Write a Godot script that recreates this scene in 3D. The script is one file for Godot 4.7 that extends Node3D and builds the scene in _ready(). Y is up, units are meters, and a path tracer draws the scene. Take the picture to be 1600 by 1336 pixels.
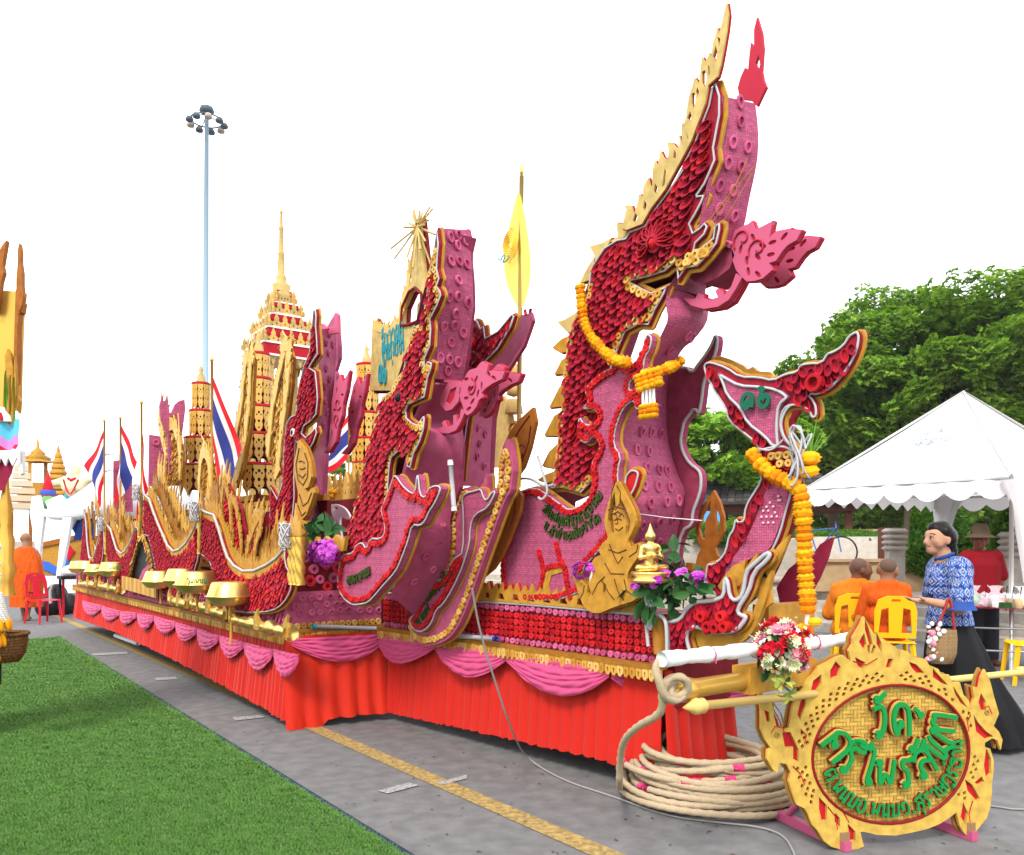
extends Node3D

const EYE := Vector3(0, 1.45, 0)
var M := {}
var W := {}
var SH := {}
var rng := RandomNumberGenerator.new()


# ---------- small helpers ----------
func V(s: String) -> PackedVector2Array:
	var n := s.split(" ", false)
	var o := PackedVector2Array()
	for i in range(0, n.size() - 1, 2):
		o.append(Vector2(float(n[i]), float(n[i + 1])) / 100.0)
	return o


func V3(s: String) -> PackedVector3Array:
	var n := s.split(" ", false)
	var o := PackedVector3Array()
	for i in range(0, n.size() - 2, 3):
		o.append(Vector3(float(n[i]), float(n[i + 1]), float(n[i + 2])) / 100.0)
	return o


func fr(x: float, z: float, ux: float, uz: float) -> Transform3D:
	var u := Vector3(ux, 0, uz).normalized()
	return Transform3D(Basis(u, Vector3.UP, u.cross(Vector3.UP)), Vector3(x, 0, z))


func out(F: Transform3D, d: float) -> Transform3D:
	return F.translated_local(Vector3(0, 0, d))


func R(a: float, b: float) -> float:
	return rng.randf_range(a, b)


func lin(r: float, g: float, b: float) -> Color:
	return Color(r, g, b).linear_to_srgb()


func mat(c: Color, rough := 0.7, metal := 0.0) -> StandardMaterial3D:
	var m := StandardMaterial3D.new()
	m.albedo_color = c
	m.roughness = rough
	m.metallic = metal
	m.metallic_specular = 0.22
	m.cull_mode = BaseMaterial3D.CULL_DISABLED
	return m


func relief(m: StandardMaterial3D, tex: Texture2D, scale: float, cm: float, tint := false, world := false) -> StandardMaterial3D:
	m.uv1_triplanar = true
	m.uv1_world_triplanar = world
	m.uv1_scale = Vector3.ONE * scale
	m.heightmap_enabled = true
	m.heightmap_texture = tex
	m.heightmap_scale = cm
	if tint:
		m.albedo_texture = tex
	return m


# ---------- the tree of things and parts ----------
func thing(called: String, label: String, category: String, at := Vector3.ZERO, group := "") -> Node3D:
	var o := Node3D.new()
	o.name = called
	add_child(o, true)
	o.position = at
	W[o] = Transform3D(Basis(), at)
	tag(o, label, category, group)
	return o


func tag(o: Node, label: String, category := "", group := "") -> Node:
	o.set_meta("label", label)
	if category:
		o.set_meta("category", category)
	if group:
		o.set_meta("group", group)
	return o


func put(o: Node3D, called: String, parent: Node, T: Transform3D) -> void:
	o.name = called
	parent.add_child(o, true)
	var p: Transform3D = W.get(parent, Transform3D.IDENTITY)
	o.transform = p.affine_inverse() * T
	W[o] = T


func obj(called: String, mesh, m: Material, parent: Node = self, T := Transform3D.IDENTITY) -> MeshInstance3D:
	var o := MeshInstance3D.new()
	if mesh is SurfaceTool:
		mesh.generate_normals()
		mesh = mesh.commit()
	o.mesh = mesh
	o.material_override = m
	put(o, called, parent, T)
	return o


func setting(called: String, mesh, m: Material, T := Transform3D.IDENTITY) -> MeshInstance3D:
	var o := obj(called, mesh, m, self, T)
	o.set_meta("kind", "structure")
	return o


func many(called: String, mesh: Mesh, m: Material, list: Array, parent: Node, tints := []) -> MultiMeshInstance3D:
	var o := MultiMeshInstance3D.new()
	var mm := MultiMesh.new()
	mm.transform_format = MultiMesh.TRANSFORM_3D
	mm.use_colors = tints.size() > 0
	mm.mesh = mesh
	mm.instance_count = list.size()
	var inv: Transform3D = W.get(parent, Transform3D.IDENTITY).affine_inverse()
	for i in list.size():
		mm.set_instance_transform(i, inv * list[i])
		if tints.size():
			mm.set_instance_color(i, tints[i % tints.size()])
	o.multimesh = mm
	o.material_override = m
	o.name = called
	parent.add_child(o, true)
	o.set_meta("kind", "stuff")
	return o


# alike pieces: the nearest ones as parts of their own, the rest as one
func pieces(called: String, meshes: Array, mats: Array, list: Array, parent: Node, most := 300) -> void:
	if most < list.size():
		list.sort_custom(func(a, b): return a.origin.distance_squared_to(EYE) < b.origin.distance_squared_to(EYE))
	for i in mini(most, list.size()):
		obj(called, meshes[i * 7 % meshes.size()], mats[(i * 5 + i / 3) % mats.size()], parent, list[i])
	if list.size() > most:
		var rest := list.slice(most)
		var heap := {}
		for i in rest.size():
			var k := i * 7 % mats.size()
			if not heap.has(k):
				heap[k] = []
			heap[k].append(rest[i])
		for k in heap:
			many(called + "_rows", meshes[k % meshes.size()], mats[k], heap[k], parent)


# ---------- mesh building ----------
func begin(smooth := false) -> SurfaceTool:
	var st := SurfaceTool.new()
	st.begin(Mesh.PRIMITIVE_TRIANGLES)
	st.set_smooth_group(0 if smooth else 0xFFFFFFFF)
	return st


func tri(st: SurfaceTool, a: Vector3, b: Vector3, c: Vector3) -> void:
	st.add_vertex(a)
	st.add_vertex(c)
	st.add_vertex(b)


func quad(st: SurfaceTool, a: Vector3, b: Vector3, c: Vector3, d: Vector3) -> void:
	tri(st, a, b, c)
	tri(st, a, c, d)


func grid(st: SurfaceTool, rows: Array, closed := false) -> void:
	for i in rows.size() - 1:
		var a: PackedVector3Array = rows[i]
		var b: PackedVector3Array = rows[i + 1]
		var n := a.size()
		for j in (n if closed else n - 1):
			var k := (j + 1) % n
			quad(st, a[j], a[k], b[k], b[j])


func box(st: SurfaceTool, c: Vector3, s: Vector3, B := Basis()) -> void:
	var h := s / 2.0
	var p := []
	for i in 8:
		p.append(c + B * Vector3(h.x * (1 if i & 1 else -1), h.y * (1 if i & 2 else -1), h.z * (1 if i & 4 else -1)))
	quad(st, p[4], p[5], p[7], p[6])
	quad(st, p[1], p[0], p[2], p[3])
	quad(st, p[5], p[1], p[3], p[7])
	quad(st, p[0], p[4], p[6], p[2])
	quad(st, p[6], p[7], p[3], p[2])
	quad(st, p[0], p[1], p[5], p[4])


func box_mesh(s: Vector3) -> Mesh:
	var st := begin()
	box(st, Vector3.ZERO, s)
	st.generate_normals()
	return st.commit()


func area(p: PackedVector2Array) -> float:
	var a := 0.0
	for i in p.size():
		a += p[i].cross(p[(i + 1) % p.size()])
	return a / 2.0


func ccw(p: PackedVector2Array) -> PackedVector2Array:
	if area(p) < 0:
		p = p.duplicate()
		p.reverse()
	return p


func grow(p: PackedVector2Array, d: float) -> PackedVector2Array:
	var r := Geometry2D.offset_polygon(ccw(p), d, Geometry2D.JOIN_ROUND if d > 0 else Geometry2D.JOIN_MITER)
	var best := PackedVector2Array()
	for q in r:
		if absf(area(q)) > absf(area(best)):
			best = q
	return thin(ccw(best), 0.004)


func thin(p: PackedVector2Array, least: float) -> PackedVector2Array:
	var o := PackedVector2Array()
	for q in p:
		if o.is_empty() or o[-1].distance_to(q) > least:
			o.append(q)
	return o


func round_path(p: PackedVector2Array, closed := true, times := 1) -> PackedVector2Array:
	for k in times:
		var o := PackedVector2Array()
		var n := p.size()
		for i in (n if closed else n - 1):
			var a := p[i]
			var b := p[(i + 1) % n]
			if not closed and i == 0:
				o.append(a)
			else:
				o.append(a.lerp(b, 0.25))
			if not closed and i == n - 2:
				o.append(b)
			else:
				o.append(a.lerp(b, 0.75))
		p = o
	return p


# cuts holes out of an outline: the outline is split along lines through the holes, so that no part keeps a whole hole inside
func carve(poly: PackedVector2Array, holes: Array) -> Array:
	if holes.is_empty():
		return [poly]
	var mids := []
	for h in holes:
		var c := 0.0
		for v in h:
			c += v.x / h.size()
		mids.append(c)
	mids.sort()
	var x: float = mids[mids.size() / 2]
	var res := []
	for side in 2:
		var a := x if side else -1e4
		var b := 1e4 if side else x
		var rect := PackedVector2Array([Vector2(a, -1e4), Vector2(b, -1e4), Vector2(b, 1e4), Vector2(a, 1e4)])
		var parts := Geometry2D.intersect_polygons(poly, rect)
		var rest := []
		for h in holes:
			var lo := 1e9
			var hi := -1e9
			for v in h:
				lo = minf(lo, v.x)
				hi = maxf(hi, v.x)
			if lo < x and hi > x:
				var cut := []
				for p in parts:
					cut.append_array(Geometry2D.clip_polygons(p, h))
				parts.assign(cut)
			elif (lo + hi) * 0.5 > a and (lo + hi) * 0.5 < b:
				rest.append(h)
		for p in parts:
			if absf(area(p)) < 1e-7:
				continue
			var mine := []
			for h in rest:
				if Geometry2D.intersect_polygons(p, h).size():
					mine.append(h)
			res.append_array(carve(p, mine))
	return res


# an outline given a thickness: front at z = 0, back at z = -th
func slab(st: SurfaceTool, poly: PackedVector2Array, th: float, holes := [], z := 0.0) -> void:
	poly = ccw(thin(poly, 0.0015))
	var hs := []
	for h in holes:
		hs.append(ccw(thin(h, 0.001)))
	for part in carve(poly, hs):
		var all: PackedVector2Array = thin(part, 0.0004)
		var idx := Geometry2D.triangulate_polygon(all)
		if idx.is_empty() and absf(area(all)) > 1e-5:
			for q in Geometry2D.offset_polygon(all, -0.0003):
				flat(st, q, Geometry2D.triangulate_polygon(q), th, z)
		flat(st, all, idx, th, z)
	var rims := [poly]
	for q in hs:
		q.reverse()
		rims.append(q)
	for q in rims:
		for i in q.size():
			var a: Vector2 = q[i]
			var b: Vector2 = q[(i + 1) % q.size()]
			quad(st, Vector3(a.x, a.y, z - th), Vector3(b.x, b.y, z - th), Vector3(b.x, b.y, z), Vector3(a.x, a.y, z))


func flat(st: SurfaceTool, all: PackedVector2Array, idx: PackedInt32Array, th: float, z: float) -> void:
	for i in range(0, idx.size(), 3):
		var a := all[idx[i]]
		var b := all[idx[i + 1]]
		var c := all[idx[i + 2]]
		if (b - a).cross(c - a) < 0:
			var t := b
			b = c
			c = t
		tri(st, Vector3(a.x, a.y, z), Vector3(b.x, b.y, z), Vector3(c.x, c.y, z))
		tri(st, Vector3(a.x, a.y, z - th), Vector3(c.x, c.y, z - th), Vector3(b.x, b.y, z - th))


func slab_mesh(poly: PackedVector2Array, th: float, holes := []) -> Mesh:
	var st := begin()
	slab(st, poly, th, holes)
	st.generate_normals()
	return st.commit()


func resample(p: PackedVector3Array, step: float, closed := false) -> PackedVector3Array:
	var o := PackedVector3Array()
	var n := p.size()
	var rest := 0.0
	for i in (n if closed else n - 1):
		var a := p[i]
		var b := p[(i + 1) % n]
		var l := a.distance_to(b)
		while rest < l:
			o.append(a.lerp(b, rest / l))
			rest += step
		rest -= l
	return o


func resample2(p: PackedVector2Array, step: float, closed := false) -> PackedVector2Array:
	var q := PackedVector3Array()
	for v in p:
		q.append(Vector3(v.x, v.y, 0))
	var o := PackedVector2Array()
	for v in resample(q, step, closed):
		o.append(Vector2(v.x, v.y))
	return o


func smooth3(p: PackedVector3Array, times := 2) -> PackedVector3Array:
	for k in times:
		var o := PackedVector3Array([p[0]])
		for i in p.size() - 1:
			o.append(p[i].lerp(p[i + 1], 0.25))
			o.append(p[i].lerp(p[i + 1], 0.75))
		o.append(p[-1])
		p = o
	return p


# a tube along a path; radius is a number or one number per point
func tube(st: SurfaceTool, p: PackedVector3Array, radius, sides := 6, closed := false, twist := 0.0, lobes := 0, depth := 0.0) -> void:
	var n := p.size()
	if n < 2:
		return
	var rows := []
	var up := Vector3.UP
	var t0 := (p[1] - p[0]).normalized()
	if absf(t0.dot(up)) > 0.9:
		up = Vector3.RIGHT
	var u := t0.cross(up).normalized()
	var run := 0.0
	for i in n:
		var a := p[(i - 1 + n) % n] if closed or i > 0 else p[0]
		var b := p[(i + 1) % n] if closed or i < n - 1 else p[n - 1]
		var t := (b - a).normalized()
		u = (u - t * u.dot(t)).normalized()
		var v := t.cross(u)
		var r: float = radius if (radius is float or radius is int) else radius[mini(i, radius.size() - 1)]
		if i:
			run += p[i].distance_to(p[i - 1])
		var row := PackedVector3Array()
		for j in sides:
			var ang := TAU * j / sides
			var rr := r * (1.0 + depth * cos(ang * lobes + run * twist)) if lobes else r
			row.append(p[i] + (u * cos(ang) + v * sin(ang)) * rr)
		rows.append(row)
	if closed:
		rows.append(rows[0])
	grid(st, rows, true)
	if not closed:
		for j in sides:
			tri(st, rows[0][j], rows[0][(j + 1) % sides], p[0])
			tri(st, rows[-1][(j + 1) % sides], rows[-1][j], p[n - 1])


func tube_mesh(p: PackedVector3Array, radius, sides := 6, closed := false) -> Mesh:
	var st := begin(true)
	tube(st, p, radius, sides, closed)
	st.generate_normals()
	return st.commit()


func lift(p: PackedVector2Array, z: float) -> PackedVector3Array:
	var o := PackedVector3Array()
	for v in p:
		o.append(Vector3(v.x, v.y, z))
	return o


# turned shapes: pairs radius, height
func lathe(st: SurfaceTool, prof: Array, sides := 24, at := Vector3.ZERO, B := Basis(), ribs := 0, rib := 0.0) -> void:
	var rows := []
	for q in prof:
		var row := PackedVector3Array()
		for j in sides:
			var a := TAU * j / sides
			var r: float = q[0] * (1.0 + (rib * cos(a * ribs) if ribs else 0.0))
			row.append(at + B * Vector3(cos(a) * r, q[1], -sin(a) * r))
		rows.append(row)
	grid(st, rows, true)


func lathe_mesh(prof: Array, sides := 24, smooth := true) -> Mesh:
	var st := begin(smooth)
	lathe(st, prof, sides)
	st.generate_normals()
	return st.commit()


func ball(st: SurfaceTool, c: Vector3, r: Vector3, n := 8, m := 6) -> void:
	var rows := []
	for i in m + 1:
		var row := PackedVector3Array()
		var t := PI * i / m
		for j in n:
			var a := TAU * j / n
			row.append(c + Vector3(sin(t) * cos(a) * r.x, -cos(t) * r.y, -sin(t) * sin(a) * r.z))
		rows.append(row)
	grid(st, rows, true)


func ball_mesh(r: Vector3, n := 8, m := 6) -> Mesh:
	var st := begin(true)
	ball(st, Vector3.ZERO, r, n, m)
	st.generate_normals()
	return st.commit()


# a slice of bamboo: a flat ring
func ring_mesh(r: float, hole: float, h: float, sides := 9) -> Mesh:
	var st := begin()
	var rows := []
	for q in [[r, 0.0], [r, h * 0.8], [r * 0.93, h], [hole, h], [hole * 0.9, h * 0.25], [0.0, h * 0.22]]:
		var row := PackedVector3Array()
		for j in sides:
			var a := TAU * j / sides
			row.append(Vector3(cos(a) * q[0], sin(a) * q[0], q[1]))
		rows.append(row)
	grid(st, rows, true)
	st.generate_normals()
	return st.commit()


# a bamboo cup cut aslant: the rim rises from the upper end to the lower end
func cup_mesh(a: float, b: float, h: float, sides := 9) -> Mesh:
	var st := begin()
	var rows := []
	for q in [[0.8, 0.0, 0.0], [1.0, 1.0, 0.0], [0.83, 0.97, 0.0], [0.66, 0.12, 0.0]]:
		var row := PackedVector3Array()
		for j in sides:
			var t := TAU * j / sides
			var y: float = sin(t) * b * q[0]
			var lift_: float = h * q[1] * (0.66 - 0.34 * sin(t))
			row.append(Vector3(cos(t) * a * q[0], y - lift_ * 0.5 * q[1], maxf(lift_, 0.001)))
		rows.append(row)
	rows.append(PackedVector3Array(rows[-1]))
	var c := Vector3(0, 0, h * 0.06)
	for j in sides:
		rows[-1][j] = c
	grid(st, rows, true)
	st.generate_normals()
	return st.commit()


# rings or cups in staggered rows inside an outline
func fill(poly: PackedVector2Array, dx: float, dy: float, ang: float, margin := 0.0, holes := [], jit := 0.15) -> Array:
	var inner := grow(poly, -margin) if margin > 0 else poly
	var res := []
	var c := Vector2.ZERO
	for v in inner:
		c += v / inner.size()
	var rad := 0.0
	for v in inner:
		rad = maxf(rad, v.distance_to(c))
	var ni := int(rad / dx) + 2
	var nj := int(rad / dy) + 2
	for j in range(-nj, nj + 1):
		for i in range(-ni, ni + 1):
			var p := Vector2((i + (0.5 if j & 1 else 0.0)) * dx, j * dy)
			p += Vector2(R(-jit, jit) * dx, R(-jit, jit) * dy)
			p = p.rotated(ang) + c
			if not Geometry2D.is_point_in_polygon(p, inner):
				continue
			var ok := true
			for h in holes:
				if Geometry2D.is_point_in_polygon(p, h):
					ok = false
			if ok:
				res.append(p)
	return res


func placed(F: Transform3D, pts, z: float, ang: float, scale := 1.0, wob := 0.2) -> Array:
	var res := []
	for p in pts:
		var b := Basis(Vector3(0, 0, 1), ang + R(-wob, wob)) * Basis(Vector3(1, 0, 0), R(-wob, wob) * 0.5) * Basis().scaled(Vector3.ONE * scale * R(0.88, 1.12))
		res.append(F * Transform3D(b, Vector3(p.x, p.y, z)))
	return res


# ---------- the scene ----------
func _ready() -> void:
	rng.seed = 20260
	var cam := Camera3D.new()
	cam.name = "camera"
	add_child(cam)
	cam.position = EYE
	cam.look_at(EYE + Vector3(-0.80149, 0, -0.59800), Vector3.UP)
	cam.projection = Camera3D.PROJECTION_FRUSTUM
	cam.near = 0.05
	cam.size = 0.05 * 1336.0 / 1300.0
	cam.frustum_offset = Vector2(0, 0.05 * 180.0 / 1300.0)
	cam.far = 900.0
	cam.current = true
	var sky_look := ProceduralSkyMaterial.new()
	sky_look.sky_top_color = Color(0.97, 0.985, 1.0)
	sky_look.sky_horizon_color = Color(0.985, 0.99, 1.0)
	sky_look.ground_bottom_color = Color(0.5, 0.5, 0.5)
	sky_look.ground_horizon_color = Color(0.85, 0.86, 0.87)
	sky_look.sky_curve = 0.3
	var env := Environment.new()
	env.background_mode = Environment.BG_SKY
	env.sky = Sky.new()
	env.sky.sky_material = sky_look
	env.tonemap_mode = Environment.TONE_MAPPER_LINEAR
	env.tonemap_exposure = 2.5
	env.sdfgi_enabled = true
	env.ssao_enabled = true
	env.ssil_enabled = true
	env.fog_enabled = true
	env.fog_density = 0.0004
	env.fog_light_color = Color(0.95, 0.97, 1.0)
	var around := WorldEnvironment.new()
	around.name = "sky"
	around.environment = env
	add_child(around)
	var sun := DirectionalLight3D.new()
	sun.name = "sun"
	sun.light_energy = 0.5
	sun.light_color = Color(1.0, 0.97, 0.92)
	sun.light_angular_distance = 14.0
	sun.shadow_enabled = true
	add_child(sun)
	sun.look_at_from_position(Vector3(2.4, 4.5, 3.6), Vector3.ZERO)

	make_materials()
	more_materials()
	make_shapes()
	build_ground()
	build_marks()
	build_plaza()
	build_tent()
	build_trees()
	build_platform()
	build_front_naga()
	build_second_naga()
	build_middle_naga()
	build_rear_nagas()
	build_inner_wall()
	build_hulls()
	build_castle()
	build_swan()
	build_devas()
	build_lettering()
	build_poles()
	build_sign()
	build_rope()
	build_garlands()
	build_bowls()
	build_flags()
	build_flowers()
	build_table()
	build_people()
	build_left_float()
	build_far_left()


func noise_tex(size: int, freq: float, octaves: int, sd: int, low: float, high: float) -> Texture2D:
	var f := FastNoiseLite.new()
	f.seed = sd
	f.frequency = freq
	f.fractal_octaves = octaves
	var im := f.get_seamless_image(size, size)
	im.convert(Image.FORMAT_RGB8)
	for y in size:
		for x in size:
			var v := lerpf(low, high, im.get_pixel(x, y).r)
			im.set_pixel(x, y, Color(v, v, v))
	return ImageTexture.create_from_image(im)


func weave_tex(size: int, cells: int, turn: int, low: float) -> Texture2D:
	var im := Image.create(size, size, false, Image.FORMAT_RGB8)
	var k := size / cells
	var r2 := RandomNumberGenerator.new()
	r2.seed = 5
	var tone := []
	for i in cells * 2:
		tone.append(r2.randf_range(-0.07, 0.07))
	for y in size:
		for x in size:
			var i := x / k
			var j := y / k
			var s := i if (j / turn) % 2 == 0 else -i
			var over := posmod(j + s, 4) < 2
			var u := fmod(float(y if over else x), k) / k
			var v := lerpf(low, 0.92, pow(sin(PI * clampf(u, 0.02, 0.98)), 0.6)) + float(tone[j if over else cells + i])
			if (i + j) % 7 == 0:
				v -= 0.03
			im.set_pixel(x, y, Color(v, v, v))
	return ImageTexture.create_from_image(im)


func make_materials() -> void:
	var grit := noise_tex(256, 0.03, 5, 3, 0.82, 1.0)
	var weave := weave_tex(256, 16, 4, 0.62)
	var bigweave := weave_tex(256, 8, 2, 0.62)
	SH.grit = grit
	M.pink = relief(mat(lin(0.49, 0.098, 0.205), 0.6), weave, 4.5, 0.35, true)
	M.pink_plain = relief(mat(lin(0.43, 0.082, 0.175), 0.55), grit, 1.3, 0.2, true)
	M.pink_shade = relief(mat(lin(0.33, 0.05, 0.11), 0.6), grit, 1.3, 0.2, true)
	M.pink_ring = mat(lin(0.44, 0.08, 0.18), 0.55)
	M.pink_light = mat(lin(0.46, 0.085, 0.17), 0.55)
	M.red = relief(mat(lin(0.3, 0.012, 0.028), 0.45), grit, 2.0, 0.1, true)
	M.scales = []
	for c in [lin(0.3, 0.009, 0.025), lin(0.36, 0.01, 0.02), lin(0.24, 0.008, 0.025), lin(0.4, 0.02, 0.045)]:
		M.scales.append(mat(c, 0.55))
	M.trims = []
	for c in [lin(0.42, 0.01, 0.014), lin(0.34, 0.008, 0.014), lin(0.48, 0.014, 0.018)]:
		M.trims.append(mat(c, 0.42))
	M.pinks = [M.pink_ring, mat(lin(0.5, 0.1, 0.22), 0.5), mat(lin(0.37, 0.06, 0.14), 0.5)]
	M.gold = relief(mat(lin(0.5, 0.25, 0.035), 0.5), grit, 1.6, 0.15, true)
	M.gold_dark = relief(mat(lin(0.34, 0.14, 0.02), 0.5), grit, 1.6, 0.15, true)
	M.orange_wood = relief(mat(lin(0.36, 0.12, 0.02), 0.5), grit, 1.6, 0.1, true)
	M.gold_pale = relief(mat(lin(0.72, 0.53, 0.2), 0.55), grit, 1.2, 0.1, true)
	M.gold_pale.backlight_enabled = true
	M.gold_pale.backlight = lin(0.5, 0.38, 0.14)
	M.golds = [mat(lin(0.5, 0.27, 0.05), 0.4), mat(lin(0.42, 0.2, 0.03), 0.45), mat(lin(0.58, 0.36, 0.1), 0.4)]
	M.gold_metal = mat(lin(0.75, 0.5, 0.16), 0.3, 0.9)
	M.gold_shiny = relief(mat(lin(0.6, 0.36, 0.07), 0.33, 0.6), grit, 3.0, 0.2)
	M.rope_light = mat(lin(0.38, 0.38, 0.41), 0.45)
	M.white = mat(lin(0.75, 0.75, 0.76), 0.6)
	M.black = mat(lin(0.012, 0.012, 0.014), 0.5)
	M.dark_red = relief(mat(lin(0.2, 0.012, 0.02), 0.6), grit, 1.2, 0.2, true)
	M.satin = mat(lin(0.44, 0.014, 0.008), 0.5)
	M.satin.rim_enabled = true
	M.satin.rim = 0.6
	M.satin_bright = mat(lin(0.48, 0.018, 0.006), 0.34)
	M.satin_bright.rim_enabled = true
	M.satin_bright.rim = 0.8
	M.swag = mat(lin(0.48, 0.06, 0.17), 0.55)
	M.swag.rim_enabled = true
	M.swag.rim = 0.5
	M.green_paint = mat(lin(0.015, 0.2, 0.06), 0.45)
	M.eye_red = mat(lin(0.5, 0.01, 0.02), 0.12)
	M.marigold = mat(lin(0.8, 0.34, 0.008), 0.7)
	M.marigold_deep = mat(lin(0.75, 0.22, 0.004), 0.7)
	M.asphalt = relief(mat(lin(0.165, 0.163, 0.167), 0.85), noise_tex(1024, 0.02, 9, 8, 0.82, 1.0), 0.28, 1.5, true, true)
	M.bigweave = relief(mat(lin(0.6, 0.38, 0.08), 0.5), bigweave, 6.5, 0.6, true)


func make_shapes() -> void:
	SH.cups = [cup_mesh(0.025, 0.037, 0.042), cup_mesh(0.023, 0.039, 0.037), cup_mesh(0.026, 0.034, 0.045)]
	SH.rings = [ring_mesh(0.021, 0.0055, 0.018), ring_mesh(0.02, 0.006, 0.022), ring_mesh(0.022, 0.005, 0.016)]
	SH.gold_rings = [ring_mesh(0.026, 0.011, 0.014), ring_mesh(0.024, 0.008, 0.018)]
	SH.big_rings = [ring_mesh(0.033, 0.021, 0.016, 13), ring_mesh(0.03, 0.02, 0.019, 13)]


# a painted board cut to an outline, with a gold backing board, a rope of lights and a row of rings along its rim
func panel(parent: Node, called: String, pts: PackedVector2Array, F: Transform3D, m: Material, o := {}) -> MeshInstance3D:
	pts = ccw(thin(pts, 0.004))
	if o.get("round", 1):
		pts = round_path(pts, true, o.get("round", 1))
	var b := obj(called, slab_mesh(pts, o.get("th", 0.016)), m, parent, F)
	if o.get("back", true):
		obj("backing_board", slab_mesh(grow(pts, o.get("back_by", 0.012)), 0.014), o.get("back_mat", M.gold), parent, out(F, -o.get("th", 0.016) - 0.004))
	if o.get("rope", true):
		var p := grow(pts, -0.008)
		obj("rope_light", tube_mesh(lift(p, 0.008), o.get("rope_r", 0.0062), 5, true), M.rope_light, parent, F)
	if o.has("rings"):
		var at: float = o.get("ring_in", 0.042)
		var p := grow(pts, -at)
		var list := placed(F, resample2(p, o.get("ring_step", 0.04), true), 0.002, 0.0, o.get("ring_scale", 1.0), 0.35)
		pieces("ring", o.rings, o.get("ring_mats", M.trims), list, parent, o.get("ring_most", 120))
	return b


func strip3(called: String, a: PackedVector3Array, b: PackedVector3Array, m: Material, parent: Node, bulge: PackedFloat32Array, dir := Vector3(1, 0, 0), cols := 8) -> MeshInstance3D:
	var st := begin(true)
	var rows := []
	for j in cols + 1:
		var t := float(j) / cols
		var row := PackedVector3Array()
		for i in a.size():
			row.append(a[i].lerp(b[i], t) + dir * bulge[mini(i, bulge.size() - 1)] * sin(PI * t))
		rows.append(row)
	grid(st, rows)
	return obj(called, st, m, parent)


# ---------- ground ----------
func build_ground() -> void:
	var st := begin()
	quad(st, Vector3(-400, 0, 300), Vector3(300, 0, 300), Vector3(300, 0, -400), Vector3(-400, 0, -400))
	setting("road", st, M.asphalt)


# ---------- the float's platform, skirt, swags and friezes ----------
func pleats(a: Vector3, b: Vector3, top_a: float, top_b: float, bot: PackedVector2Array, deep: float, step: float, flare: float) -> SurfaceTool:
	# bot: run along a-b (0..1) against height
	var st := begin(true)
	var l := a.distance_to(b)
	var n := int(l / step) * 4
	var dir := (b - a).normalized()
	var nor := dir.cross(Vector3.UP)
	var rows := []
	for k in 7:
		rows.append(PackedVector3Array())
	for i in n + 1:
		var t := float(i) / n
		var yb := 0.0
		for q in bot.size() - 1:
			if t >= bot[q].x and t <= bot[q + 1].x + 1e-6:
				yb = lerpf(bot[q].y, bot[q + 1].y, (t - bot[q].x) / (bot[q + 1].x - bot[q].x))
		yb += R(-0.006, 0.006)
		var yt := lerpf(top_a, top_b, t)
		var ph := float(i % 4)
		var z: float = [0.0, 0.9, 1.0, 0.95][int(ph)] * deep * R(0.6, 1.3)
		for k in 7:
			var v := k / 6.0
			var p := a.lerp(b, t) + dir * R(-0.002, 0.002)
			p.y = lerpf(yt, yb, v)
			p += nor * (z * (0.35 + 0.65 * v) + flare * v * v)
			rows[k].append(p)
	grid(st, rows)
	return st


func swag(a: Vector3, b: Vector3, drop: float, nor: Vector3, folds := 5) -> SurfaceTool:
	var st := begin(true)
	var rows := []
	var nv := folds * 6
	var skew := R(-0.18, 0.18)
	var ph := R(0, 6)
	for j in nv + 1:
		var v := float(j) / nv
		var row := PackedVector3Array()
		for i in 33:
			var t := i / 32.0
			var u := t * 2.0 - 1.0
			u += skew * (1.0 - u * u)
			var hang := 1.0 - pow(absf(u), 2.0)
			var vv := v + 0.05 * sin(u * 2.5 + v * 9.0 + ph) * hang
			var p := a.lerp(b, t)
			p.y -= hang * drop * v + (1.0 - hang) * 0.05 * v
			var f := pow(absf(sin(vv * folds * PI + ph * 0.3)), 0.7)
			p += nor * (0.01 + 0.035 * hang * sin(PI * minf(v * 0.75, 1.0)) + 0.02 * f * (0.2 + hang * 0.8) + 0.004 * sin(u * 17.0 + v * 23.0 + ph))
			row.append(p)
		rows.append(row)
	grid(st, rows)
	return st


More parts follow.
